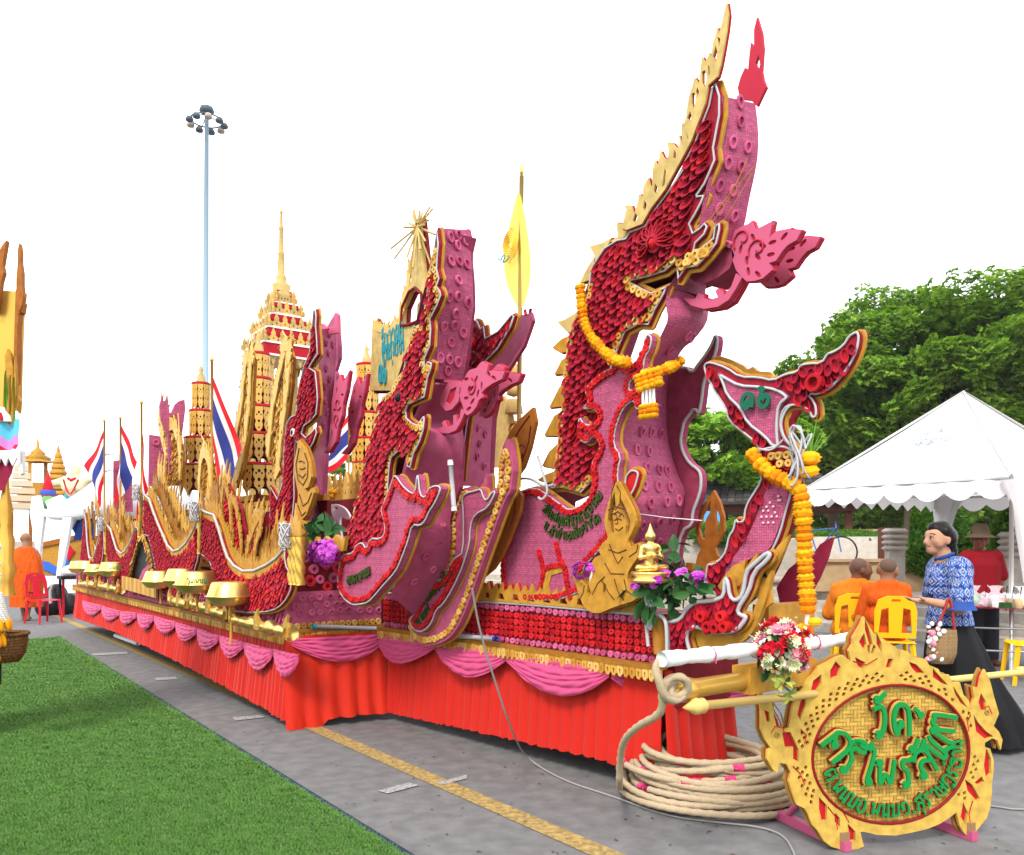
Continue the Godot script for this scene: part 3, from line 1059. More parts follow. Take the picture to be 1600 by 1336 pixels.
func build_second_naga() -> void:
	var F := fr(0.000, -2.750, 1.0000, 0.0000)
	var G := fr(0.000, -3.100, 1.0000, 0.0000)
	var t := thing("naga_figure", "naga figure with dark round eye and tall ringed pink crest, behind the tallest naga", "naga figure", Vector3(-5.2, 1.0, -2.95))
	var head := V("-446 343 -444 332 -445 325 -446 317 -443 310 -446 306 -442 302 -441 299 -446 293 -454 287 -453 281 -454 270 -461 263 -461 258 -457 261 -452 259 -453 255 -457 250 -459 244 -461 238 -472 237 -482 236 -485 233 -484 228 -477 224 -470 222 -462 227 -461 225 -462 218 -467 210 -475 203 -479 194 -484 195 -484 201 -487 206 -496 206 -505 203 -508 196 -510 184 -510 175 -505 163 -498 148 -504 135 -583 134 -573 151 -566 165 -551 186 -541 213 -527 233 -521 243 -518 247 -505 249 -499 256 -489 260 -482 275 -475 287 -465 286 -462 294 -458 304 -457 317 -453 321 -450 330")
	panel(t, "head_board", head, F, M.red, {"round": 0})
	var curl := V("-573 135 -568 137 -555 138 -549 144 -539 146 -533 141 -527 149 -512 148 -505 153 -508 161 -512 168 -505 175 -497 185 -494 190 -489 190 -482 184 -473 179 -465 177 -463 189 -460 188 -458 176 -452 174 -449 179 -441 181 -434 180 -433 177 -441 168 -447 164 -452 158 -458 155 -468 156 -473 146 -482 134 -490 125 -508 115 -521 107 -531 102 -543 100 -557 99 -573 104 -581 113 -579 125")
	scaled(t, head, F, 0.054, 0.046, -0.5, 1.0, 300, [curl])
	rimmed(t, head, F, 0.05, 0.028, 60, [curl])
	panel(t, "curl_board", curl, fr(0.000, -2.700, 1.0000, 0.0000), M.pink, {"rings": SH.rings, "ring_step": 0.036, "ring_most": 120, "th": 0.04})
	var right := V("-552 88 -541 94 -529 110 -524 120 -519 122 -510 120 -499 124 -493 135 -491 153 -494 159 -488 173 -481 181 -473 183 -464 181 -453 183 -450 191 -448 188 -448 177 -442 180 -436 181 -435 198 -430 206 -425 213 -422 205 -419 192 -421 184 -422 177 -428 173 -437 158 -449 139 -464 114 -475 97 -483 87 -494 78 -510 72 -526 69 -544 71 -552 79")
	panel(t, "curl_board", right, fr(0.000, -3.140, 1.0000, 0.0000), M.pink_plain, {"rings": SH.gold_rings, "ring_mats": M.golds, "ring_step": 0.05, "ring_most": 80, "th": 0.04, "rope": false})
	var right2 := V("-543 88 -534 94 -521 111 -515 119 -503 118 -491 123 -483 134 -477 136 -470 139 -470 166 -472 176 -466 179 -455 180 -448 181 -445 175 -442 173 -436 178 -432 179 -432 176 -440 167 -455 163 -460 157 -461 144 -470 128 -482 113 -495 101 -504 97 -510 87 -521 80 -532 79 -539 82")
	panel(t, "curl_front_board", right2, fr(0.000, -3.100, 1.0000, 0.0000), M.pink, {"rings": SH.rings, "ring_step": 0.036, "ring_most": 110, "th": 0.03})
	var e := V("-491 242")[0]
	obj("eye", ball_mesh(Vector3(0.03, 0.03, 0.03), 14, 10), M.black, t, F * Transform3D(Basis(), Vector3(e.x, e.y, 0.03)))
	obj("eye_socket", ring_mesh(0.05, 0.03, 0.035, 14), M.scales[2], t, F * Transform3D(Basis(), Vector3(e.x, e.y, 0.0)))
	var a := V3("-447 343 -277 -447 326 -277 -445 309 -277 -450 294 -277 -457 283 -277 -459 263 -277 -462 251 -277")
	var b := V3("-456 351 -305 -454 340 -305 -452 316 -305 -451 299 -305 -454 287 -305 -459 267 -305 -464 253 -305")
	strip3("crest_front", a, b, M.pink, t, PackedFloat32Array([0.0]))
	front_rings(t, a, b, [[0.06, 0.3], [0.05, 0.55], [0.1, 0.8], [0.13, 0.52], [0.22, 0.3], [0.23, 0.55], [0.25, 0.8], [0.33, 0.5], [0.43, 0.25], [0.43, 0.5], [0.47, 0.8], [0.55, 0.5], [0.66, 0.28], [0.65, 0.53], [0.7, 0.8], [0.75, 0.5], [0.83, 0.25], [0.84, 0.5], [0.86, 0.75], [0.93, 0.5]], 1.0)
	a = V3("-464 248 -277 -473 235 -277 -481 227 -277 -473 220 -277 -469 215 -277 -475 206 -277 -490 194 -277 -501 177 -277 -485 163 -277 -472 153 -277 -482 144 -277 -491 131 -277 -512 109 -277")
	b = V3("-474 251 -310 -475 238 -310 -478 229 -310 -472 223 -310 -470 213 -310 -472 198 -310 -477 187 -310 -485 171 -310 -487 160 -310 -486 149 -310 -491 131 -310 -503 117 -310 -534 90 -310")
	strip3("throat_and_belly", a, b, M.pink_plain, t, PackedFloat32Array([0.0, -0.12, -0.15, 0.0, 0.06, 0.02, -0.02, 0.0, 0.02, 0.03, 0.0, 0.0, 0.0]))
	front_rings(t, a, b, [[0.3, 0.4], [0.33, 0.6], [0.66, 0.5], [0.7, 0.75], [0.74, 0.35], [0.78, 0.6], [0.85, 0.4], [0.88, 0.7], [0.94, 0.4]], 0.9)
	var G2 := fr(0.000, -2.900, 1.0000, 0.0000)
	var hs := []
	for q in V("-437 248 -431 241 -426 246 -420 241 -412 247 -430 233 -437 236 -407 244 -434 229 -424 237"):
		var h := PackedVector2Array()
		for k in 8:
			h.append(q + Vector2(cos(k * TAU / 8) * 0.012, sin(k * TAU / 8) * 0.03).rotated(q.x * 9.0))
		hs.append(h)
	fan(t, G2, V("-443 246 -434 253 -426 253 -420 256 -413 253 -415 247 -409 249 -396 246 -399 242 -408 241 -416 239 -420 237 -419 234 -423 233 -426 229 -431 226 -436 225 -439 227 -441 232 -443 235 -445 240"), hs, 0.12)
	curl_board(t, "jaw_curl", V("-439 227 -443 222 -449 217 -458 216 -466 217 -474 221 -464 221 -466 224 -463 225 -460 220 -452 221 -452 227 -449 227 -448 222 -444 225 -443 230"), G2)
	curl_board(t, "lip_curl", V("-477 255 -445 248 -443 243 -446 235 -454 231 -461 231 -468 236 -468 241 -458 249 -477 253"), G2, [V("-448 245 -451 238 -457 234 -461 237 -456 244")])
	var st := begin(true)
	var ba := V3("-450 344 -277 -461 319 -277 -479 288 -277 -508 250 -277 -531 234 -277 -555 186 -277 -583 134 -277")
	var bb := PackedVector3Array()
	for v in ba:
		bb.append(v + Vector3(0, 0, -0.3))
	grid(st, [ba, bb])
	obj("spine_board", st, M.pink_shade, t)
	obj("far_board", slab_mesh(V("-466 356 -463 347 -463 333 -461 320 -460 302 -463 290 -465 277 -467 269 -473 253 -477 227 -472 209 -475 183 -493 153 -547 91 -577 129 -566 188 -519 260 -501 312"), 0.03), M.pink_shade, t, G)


func snout(t: Node, F: Transform3D, pts: PackedVector2Array) -> void:
	fan(t, F, pts, [], 0.16)


# a fretwork scroll board, doubled by a second one behind it
func fan(t: Node, F: Transform3D, pts: PackedVector2Array, holes: Array, gap: float) -> void:
	var inner := grow(pts, -0.045)
	if holes.is_empty() and inner.size() > 2:
		for p in fill(inner, 0.1, 0.1, 0.7, 0.0):
			var h := PackedVector2Array()
			var a := R(0, 3)
			for k in 8:
				h.append(p + Vector2(cos(k * TAU / 8) * 0.03, sin(k * TAU / 8) * 0.012).rotated(a))
			holes.append(h)
	for k in 2:
		curl_board(t, "snout_scroll_board", pts, out(F, -gap * k), holes)
	var c := Vector2.ZERO
	for p in pts:
		c += p / pts.size()
	for s in fill(inner if inner.size() > 2 else pts, 0.14, 0.12, 0.3, 0.0):
		var p := PackedVector2Array()
		var a0 := R(0, 6)
		for i in 13:
			p.append(s + Vector2.from_angle(a0 + i * 0.5) * (0.012 + i * 0.0042))
		obj("scroll_rim", tube_mesh(lift(p, 0.006), 0.0055, 4), M.scales[3], t, F)


func build_middle_naga() -> void:
	var F := fr(0.000, -3.350, 1.0000, 0.0000)
	var t := thing("naga_figure", "naga figure with small red eye and raised snout, half hidden behind a pink crest", "naga figure", Vector3(-5.3, 1.0, -3.65))
	var head := V("-498 304 -493 305 -489 303 -485 297 -481 298 -479 289 -464 291 -448 299 -445 297 -449 290 -464 278 -481 271 -491 260 -499 241 -505 219 -510 191 -529 192 -526 244 -517 272 -510 299")
	panel(t, "head_board", head, F, M.red, {"round": 0})
	scaled(t, head, F, 0.065, 0.055, 0.5, 0.8, 90)
	var e := V("-493 288")[0]
	obj("eye", ball_mesh(Vector3(0.04, 0.04, 0.04), 14, 10), M.eye_red, t, F * Transform3D(Basis(), Vector3(e.x, e.y, 0.03)))
	var a := V3("-448 298 -337 -452 291 -337 -466 279 -337 -483 271 -337 -494 259 -337 -502 242 -337 -508 224 -337 -511 205 -337 -517 187 -337")
	var b := V3("-479 312 -375 -482 300 -375 -495 288 -375 -511 276 -375 -521 260 -375 -528 243 -375 -530 224 -375 -531 209 -375 -532 189 -375")
	strip3("throat_and_belly", a, b, M.pink_plain, t, PackedFloat32Array([0.0]))
	front_rings(t, a, b, [[0.5, 0.4], [0.55, 0.7], [0.62, 0.45], [0.7, 0.4], [0.72, 0.7], [0.78, 0.5], [0.85, 0.45], [0.9, 0.75]], 0.8)
	obj("far_board", slab_mesh(V("-483 315 -480 308 -485 300 -491 291 -512 275 -522 259 -529 242 -532 209 -533 189 -557 190 -553 252 -530 289 -505 309"), 0.03), M.pink_shade, t, fr(0.000, -3.770, 1.0000, 0.0000))
	var st := begin(true)
	for i in 4:
		tube(st, V3("-466 306 -360 -467 310 -360") if i == 0 else V3("-474 311 -370 -473 314 -370"), 0.012, 5)
	obj("snout_claw", st, M.scales[0], t)
	var y := thing("yellow_figure_board", "pale yellow cut board standing behind the second naga's pink neck", "board", Vector3(-6.4, 1.0, -4.3))
	obj("board", slab_mesh(V("-605 212 -603 241 -597 263 -589 274 -580 261 -571 237 -576 210"), 0.03), M.gold_pale, y, fr(0.000, -4.300, 1.0000, 0.0000))


func build_rear_nagas() -> void:
	var F := fr(0.000, -2.800, 1.0000, 0.0000)
	var t := thing("naga_figure", "slim naga figure with narrow dark red neck at the float's middle", "naga figure", Vector3(-7.0, 1.0, -3.0))
	var head := V("-648 337 -644 337 -642 331 -643 323 -641 313 -639 299 -648 295 -656 291 -644 286 -641 275 -639 263 -642 250 -652 246 -668 243 -672 238 -664 234 -652 237 -643 240 -641 235 -648 227 -659 221 -676 226 -685 232 -689 202 -688 185 -692 169 -689 149 -756 150 -747 170 -745 197 -728 185 -715 200 -714 221 -711 237 -707 250 -698 255 -685 256 -681 276 -675 285 -668 295 -656 304 -655 318 -651 327")
	panel(t, "head_board", head, F, M.red, {"round": 0})
	scaled(t, head, F, 0.055, 0.045, -0.4, 0.72, 110)
	var e := V("-689 240")[0]
	obj("eye", ball_mesh(Vector3(0.024, 0.03, 0.02), 12, 8), M.black, t, F * Transform3D(Basis(), Vector3(e.x, e.y, 0.02)))
	obj("eye_ring", ring_mesh(0.036, 0.024, 0.03, 14), M.white, t, F * Transform3D(Basis(), Vector3(e.x, e.y, 0.0)))
	var a := V3("-644 320 -282 -644 297 -282 -645 276 -282 -645 255 -282 -652 229 -282 -662 214 -282 -665 187 -282 -668 159 -282")
	var b := V3("-681 336 -315 -682 308 -315 -686 286 -315 -692 264 -315 -697 236 -315 -708 219 -315 -711 190 -315 -697 160 -315")
	strip3("throat_and_belly", a, b, M.pink_plain, t, PackedFloat32Array([0.0]))
	front_rings(t, a, b, [[0.03, 0.55], [0.07, 0.35], [0.08, 0.75], [0.12, 0.5], [0.2, 0.4], [0.26, 0.6], [0.3, 0.35], [0.38, 0.4], [0.44, 0.6], [0.5, 0.4], [0.8, 0.4], [0.85, 0.7], [0.9, 0.35], [0.95, 0.6]], 0.9)
	obj("far_board", slab_mesh(V("-688 350 -685 343 -680 319 -680 308 -688 298 -675 284 -659 294 -666 277 -672 267 -680 257 -683 240 -696 230 -707 231 -712 191 -696 158 -721 158 -721 232 -714 290 -714 337"), 0.03), M.pink_plain, t, fr(0.000, -3.170, 1.0000, 0.0000))
	obj("crest_fin", slab_mesh(V("-680 336 -677 335 -669 328 -662 329 -654 329 -651 339 -647 336 -646 321 -682 326"), 0.03), M.pink_light, t, fr(0.000, -3.000, 1.0000, 0.0000))
	snout(t, fr(0.000, -2.950, 1.0000, 0.0000), V("-650 246 -648 262 -640 277 -632 283 -628 275 -621 278 -615 283 -620 268 -626 258 -628 249 -635 241 -640 229 -653 221 -663 222 -650 227 -645 237"))
	gold_deva(t, fr(0.000, -2.700, 1.0000, 0.0000), V("-658 230 -644 222 -635 211 -631 198 -637 190 -644 189 -640 184 -633 188 -628 189 -626 185 -634 175 -642 167 -650 164 -626 153 -624 144 -663 144 -662 171 -658 185 -660 190 -666 202 -666 213"))
	# pink ringed crests of the rear figures
	var spec := [
		["naga_crest", "tall rear pink crest board with scattered rings beside golden fretwork", V("272 287 295 285 298 220 271 219"), -11.6],
		["naga_crest", "rearmost pink ringed crest board behind the flags", V("268 268 293 273 295 192 268 191"), -13.6],
		["naga_crest", "split pink crest board with upright fingers above golden stems", V("260 310 263 323 266 310 269 325 271 307 272 299 278 314 283 319 289 321 290 309 286 277 284 230 271 229 269 276 262 294"), -10.6],
	]
	for s in spec:
		var D := fr(s[3], 0, 0, -1)
		var o := tag(obj(s[0], slab_mesh(s[2], 0.05), M.pink, self, D), s[1], "board", "pink crests at the rear of the float")
		pieces("ring", SH.big_rings, M.pinks, placed(D, fill(s[2], 0.15, 0.13, 0.2, 0.05), 0.0, 0.0, 1.3, 0.4), o, 30)


func gold_deva(t: Node, F: Transform3D, pts: PackedVector2Array) -> void:
	obj("celestial_cutout", slab_mesh(pts, 0.02), M.gold, t, F)
	obj("cutout_backing", slab_mesh(grow(pts, 0.012), 0.02), M.gold_dark, t, out(F, -0.022))
	var st := begin(true)
	for s in [V("-655 223 -662 210 -658 197 -647 192 -638 198 -637 209 -644 218"), V("-655 212 -650 212 -644 210"), V("-654 206 -648 205 -643 206"), V("-656 201 -648 198 -642 201"), V("-655 185 -647 175 -637 178 -630 185"), V("-658 176 -650 167 -642 170"), V("-655 162 -642 155 -631 147")]:
		tube(st, lift(s, 0.002), 0.006, 4)
	obj("engraved_lines", st, M.brown_wood, t, F).set_meta("kind", "stuff")


# flame finials of gold along a curve
func flames(st: SurfaceTool, path: PackedVector2Array, step: float, h0: float, h1: float, lean := 0.2) -> void:
	var p := resample2(path, step)
	for i in range(1, p.size() - 1):
		var tan_ := (p[i + 1] - p[i - 1]).normalized()
		var nor := Vector2(-tan_.y, tan_.x)
		if nor.y < 0:
			nor = -nor
		var up := (nor * 0.55 + Vector2(0, 1)).normalized()
		var h := R(h0, h1)
		var w := step * 0.7
		var side := tan_ * w
		var tip := p[i] + up * h + tan_ * h * lean
		var hook := tan_ * h * R(-0.16, 0.16)
		var q := PackedVector2Array([p[i] - side - nor * 0.02, p[i] + side - nor * 0.02, p[i] + side * 1.1 + up * h * 0.2, p[i] + side * 1.15 + up * h * 0.42, p[i] + side * 0.55 + up * h * 0.38, p[i] + side * 0.8 + up * h * 0.66 + hook * 0.6, p[i] + side * 0.3 + up * h * 0.6 + hook * 0.5, tip + hook, p[i] + up * h * 0.68 - side * 0.25 + hook * 0.5, p[i] - side * 0.75 + up * h * 0.6 + hook * 0.4, p[i] - side * 0.5 + up * h * 0.36, p[i] - side * 1.15 + up * h * 0.4, p[i] - side * 1.05 + up * h * 0.18])
		slab(st, q, 0.012, [], R(-0.004, 0.004))


func hull(called: String, label: String, pts: PackedVector2Array, top: PackedVector2Array, most: int) -> Node3D:
	var F := fr(0.000, -2.420, 1.0000, 0.0000)
	var c := Vector2.ZERO
	for v in pts:
		c += v / pts.size()
	var t := thing(called, label, "hull panel", Vector3(c.x, 0.8, -2.42), "wavy naga body panels along the float")
	panel(t, "scale_board", pts, F, M.red, {"round": 1})
	pieces("scale", SH.cups, M.scales + M.trims, placed(F, fill(pts, 0.05, 0.042, -0.2, 0.04), 0.0, -0.3, 0.72, 0.3), t, most)
	# gold band below the upper edge, flame finials above it
	var st := begin(true)
	tube(st, lift(top, 0.015), 0.012, 6)
	obj("upper_rope_light", st, M.rope_light, t, F)
	var low := PackedVector2Array()
	for v in top:
		low.append(v + Vector2(0, -0.07))
	var strip := top.duplicate()
	low.reverse()
	strip.append_array(low)
	st = begin()
	slab(st, strip, 0.02)
	obj("gold_band", st, M.gold, t, out(F, 0.012))
	for k in 3:
		st = begin()
		var up := PackedVector2Array()
		for v in top:
			up.append(v + Vector2(R(-0.02, 0.02), 0.02 + k * 0.06))
		flames(st, up, 0.07 + 0.02 * k, 0.07 + 0.06 * k, 0.16 + 0.13 * k, 0.1)
		obj("flame_fretwork", st, [M.gold, M.gold_dark, M.golds[0]][k], t, out(F, -0.03 - 0.05 * k))
	return t


func build_hulls() -> void:
	var ta := V("-827 177 -811 174 -787 171 -772 158 -761 145 -747 132 -730 125 -707 121 -679 122 -652 127 -630 133 -614 140")
	hull("hull_panel", "foremost and largest red scaled wavy panel, behind the nearest golden bowl", V("-827 177 -811 174 -787 171 -772 158 -761 145 -747 132 -730 125 -707 121 -679 122 -652 127 -630 133 -614 144 -613 129 -602 122 -599 112 -609 102 -628 93 -658 88 -707 85 -747 84 -776 86 -784 96 -787 110 -795 123 -811 130 -827 133 -838 135 -833 163"), ta, 220)
	var tb := V("-1056 203 -1029 196 -1008 180 -986 165 -966 153 -948 142 -925 136 -903 138 -877 145 -855 156 -838 168")
	hull("hull_panel", "red scaled wavy panel behind the pair of golden bowls", V("-1056 203 -1029 196 -1008 180 -986 165 -966 153 -948 142 -925 136 -903 138 -877 145 -855 156 -838 171 -836 137 -838 129 -848 119 -857 110 -875 98 -889 92 -920 86 -956 85 -983 90 -991 95 -1002 114 -1017 136 -1035 152 -1050 154 -1059 153"), tb, 60)
	var tc := V("-1268 170 -1243 164 -1223 150 -1203 136 -1176 131 -1150 135 -1122 147 -1095 164")
	hull("hull_panel", "narrow red scaled wavy panel left of the dark arch", V("-1268 170 -1243 164 -1223 150 -1203 136 -1176 131 -1150 135 -1122 147 -1095 167 -1082 159 -1085 150 -1102 130 -1119 106 -1150 92 -1199 85 -1235 93 -1256 115 -1268 132"), tc, 0)
	var td := V("-1436 197 -1420 175 -1410 144 -1394 122 -1364 122 -1340 137 -1308 164 -1290 172")
	hull("hull_panel", "rearmost red scaled wavy panel by the white tent", V("-1436 197 -1420 175 -1410 144 -1394 122 -1364 122 -1340 137 -1308 164 -1290 176 -1290 131 -1326 99 -1384 86 -1430 91 -1468 118 -1457 148"), td, 0)
	# twisted gold posts between the panels
	var i := 0
	for s in [V("-593 150 -593 114"), V("-822 175 -827 134"), V("-1060 205 -1070 151"), V("-1266 170 -1266 129")]:
		var r := 0.055 if i == 0 else 0.03
		var o := tag(thing("carved_post", "", "post", Vector3(s[1].x, s[1].y, -2.4)), ["thick twisted gold post beside the orchids", "twisted gold post wrapped in white rope light, between the two largest panels", "twisted gold post above the dark arch", "thin twisted gold post near the rear of the float"][i], "post", "twisted gold posts between hull panels")
		for k in (3 if i == 0 else 1):
			var st := begin(true)
			tube(st, resample(PackedVector3Array([Vector3(s[0].x + k * 0.07, s[0].y, -2.39), Vector3(s[1].x + k * 0.07, s[1].y, -2.39)]), 0.012), r * 0.62, 12, false, 60.0, 3, 0.22)
			obj("twisted_shaft", st, M.gold_shiny, o)
		var st2 := begin(true)
		var rp := PackedVector3Array()
		for k in 26:
			var a := k * 1.9
			rp.append(Vector3(s[0].x + cos(a) * 0.07 + 0.02 * sin(k * 1.1), s[0].y + sin(a * 0.7) * 0.11, -2.33 + sin(a) * 0.05))
		tube(st2, smooth3(rp, 1), 0.007, 5)
		obj("rope_light", st2, M.rope_light, o)
		i += 1
	# dark arch
	var t := thing("side_arch", "dark pointed arch edged with gold petals in the float's side", "arch", Vector3(-10.9, 0.9, -2.44))
	var F := fr(0.000, -2.440, 1.0000, 0.0000)
	var arch := V("-1135 91 -1111 119 -1084 147 -1059 153 -1034 136 -1014 107 -1002 90")
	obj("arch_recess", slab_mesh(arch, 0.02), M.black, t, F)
	obj("arch_pink_panel", slab_mesh(V("-1104 91 -1065 113 -1034 121 -1016 103 -1008 92"), 0.012), M.pink_plain, t, out(F, 0.02))
	var pet := placed(F, resample2(arch, 0.07), 0.02, 0.5, 1.2, 0.5)
	pieces("petal", SH.cups, M.golds, pet, t, 30)
	# red spikes edged with gold inside the first panel
	var sp := -1
	for s in [V("-790 133 -786 156 -783 180 -775 200 -764 188 -757 173 -754 155 -750 131"), V("-755 123 -753 144 -757 167 -755 187 -741 175 -731 155 -728 138 -728 123"), V("-716 127 -710 144 -692 160 -677 171 -680 155 -692 144 -698 125")]:
		sp += 1
		var o := tag(thing("flame_spike", "", "ornament", Vector3(s[0].x, s[0].y, -2.5)), ["red flame shaped spike edged in gold, leftmost of the three above the largest wavy panel", "red flame shaped spike edged in gold, middle of the three above the largest wavy panel", "red flame shaped spike edged in gold, rightmost of the three above the largest wavy panel"][sp], "ornament", "red flame spikes above the largest panel")
		obj("spike_board", slab_mesh(s, 0.03), M.red, o, fr(0.000, -2.500, 1.0000, 0.0000))
		var st := begin()
		flames(st, s, 0.06, 0.05, 0.1, 0.0)
		obj("spike_fretwork", st, M.gold, o, fr(0.000, -2.460, 1.0000, 0.0000))
		pieces("scale", SH.cups, M.trims, placed(fr(0.000, -2.500, 1.0000, 0.0000), fill(s, 0.05, 0.045, 0.0, 0.02), 0.0, 0.0, 0.7, 0.3), o, 0)
	# golden curving tail boards behind
	var j := 0
	for s in [V("-939 193 -921 203 -891 211 -874 224 -866 244 -859 263 -847 281 -839 306 -832 327 -817 328 -821 304 -824 278 -832 254 -843 235 -851 219 -870 204 -908 195"), V("-1083 216 -1077 246 -1095 272 -1114 298 -1101 313 -1083 302 -1065 283 -1043 283 -1026 265 -1015 241 -1021 212"), V("-940 197 -935 228 -926 240 -908 233 -899 205 -899 184"), V("-772 223 -765 247 -759 270 -746 292 -733 314 -727 321 -718 311 -721 288 -730 261 -739 238 -746 209 -765 207")]:
		var o := tag(thing("golden_tail", "", "ornament", Vector3(s[0].x, s[0].y, -2.9)), ["golden naga tail board curling up beside the largest flag", "golden stem shaped ornament below the split pink crest", "dense golden ornament behind the largest flag", "golden filigree wing beside the slim naga's neck"][j], "ornament", "golden filigree ornaments on the float")
		var G := fr(0.000, -2.900, 1.0000, 0.0000) if j == 0 or j == 3 else fr(0.000, -2.750, 1.0000, 0.0000)
		obj("tail_board", slab_mesh(s, 0.03), M.gold_dark, o, G)
		for k in 2:
			var st := begin()
			flames(st, s, 0.07 + 0.03 * k, 0.1, 0.24, 0.5 - 1.0 * k)
			obj("tail_fretwork", st, [M.gold, M.golds[2]][k], o, out(G, 0.02 + 0.02 * k))
		pieces("scale", SH.cups, M.golds, placed(G, fill(s, 0.075, 0.07, 0.7, 0.03), 0.0, 0.7, 1.0, 0.6), o, 0)
		j += 1


func build_inner_wall() -> void:
	var t := thing("deck_wall", "dark red inner wall of the float's deck set with gold and pink ornament, behind the wavy panels", "wall panel", Vector3(-10.6, 1.0, -3.0))
	var F := fr(0.000, -3.000, 1.0000, 0.0000)
	var st := begin()
	box(st, Vector3(-10.9, 1.45, -0.03), Vector3(8.4, 0.8, 0.04))
	obj("wall_board", st, M.dark_red, t, F)
	st = begin()
	for y in [1.1, 1.84]:
		box(st, Vector3(-10.9, y, 0.0), Vector3(8.44, 0.05, 0.06))
	obj("gold_moulding", st, M.gold, t, F)
	for k in 3:
		st = begin()
		flames(st, PackedVector2Array([Vector2(-15.05, 1.2 + k * 0.2), Vector2(-11.0, 1.18 + k * 0.22), Vector2(-6.75, 1.2 + k * 0.2)]), 0.15, 0.16, 0.36, 0.2)
		obj("flame_row", st, [M.gold, M.golds[1], M.golds[2]][k], t, out(F, 0.02 + 0.015 * k))
	var list := placed(F, fill(PackedVector2Array([Vector2(-15.0, 1.15), Vector2(-6.8, 1.15), Vector2(-6.8, 1.8), Vector2(-15.0, 1.8)]), 0.16, 0.13, 0.0), 0.0, 0.0, 1.4, 0.5)
	pieces("disc", SH.big_rings, [M.scales[1], M.pinks[0], M.trims[0]], list, t, 0)


func fret_mesh(w: float, h: float) -> Mesh:
	var p := PackedVector2Array()
	var half := [[0.46, 0.0], [0.46, -0.1], [0.36, -0.16], [0.46, -0.3], [0.42, -0.42], [0.3, -0.5], [0.42, -0.62], [0.34, -0.74], [0.16, -0.82], [0.07, -0.9], [0.0, -1.0]]
	for q in half:
		p.append(Vector2(q[0] * w, q[1] * h))
	for i in range(half.size() - 2, -1, -1):
		p.append(Vector2(-half[i][0] * w, half[i][1] * h))
	var holes := []
	for c in [[0.0, -0.2, 0.12], [-0.22, -0.28, 0.08], [0.22, -0.28, 0.08], [0.0, -0.5, 0.13], [0.0, -0.72, 0.09]]:
		var q := PackedVector2Array()
		for k in 6:
			q.append(Vector2(c[0] * w + cos(k * TAU / 6) * c[2] * w, c[1] * h + sin(k * TAU / 6) * c[2] * w * 1.3))
		holes.append(q)
	return slab_mesh(p, 0.012, holes)


func chatra(label: String, at: Vector3, tiers: Array) -> void:
	var t := thing("tiered_parasol", label, "tiered parasol", at, "red and gold tiered parasols on the float")
	var st := begin(true)
	tube(st, PackedVector3Array([at, Vector3(at.x, tiers[0][0] - 0.02, at.z)]), 0.03, 8)
	obj("pole", st, M.dark_red, t)
	st = begin(true)
	lathe(st, [[0.0, 0.3], [0.012, 0.22], [0.03, 0.18], [0.02, 0.14], [0.05, 0.08], [0.06, 0.0]], 12, Vector3(at.x, tiers[0][0], at.z))
	obj("finial", st, M.gold_pale, t)
	for q in tiers:
		var r: float = q[1]
		var h: float = q[2]
		var disc := lathe_mesh([[0.0, 0.02], [r * 0.6, 0.02], [r * 1.04, 0.012], [r * 1.08, -0.012], [r, -0.02], [0.0, -0.02]], 10, false)
		var d := obj("tier", disc, M.scales[1], t, Transform3D(Basis(), Vector3(at.x, q[0], at.z)))
		var inner := lathe_mesh([[r * 0.8, 0.0], [r * 0.74, -h * 0.75]], 10, false)
		obj("tier_lining", inner, M.dark_red, d, Transform3D(Basis(), Vector3(at.x, q[0], at.z)))
		var n := 10
		var fm := fret_mesh(TAU * r / n, h * 0.92)
		var list := []
		for k in n:
			var a := TAU * (k + 0.5) / n
			var nv := Vector3(cos(a), 0, sin(a))
			list.append(Transform3D(Basis(Vector3.UP.cross(nv), Vector3.UP, nv), Vector3(at.x, q[0] - 0.02, at.z) + nv * r))
		pieces("fret_panel", [fm], [M.golds[2], M.golds[0]], list, d, 10)


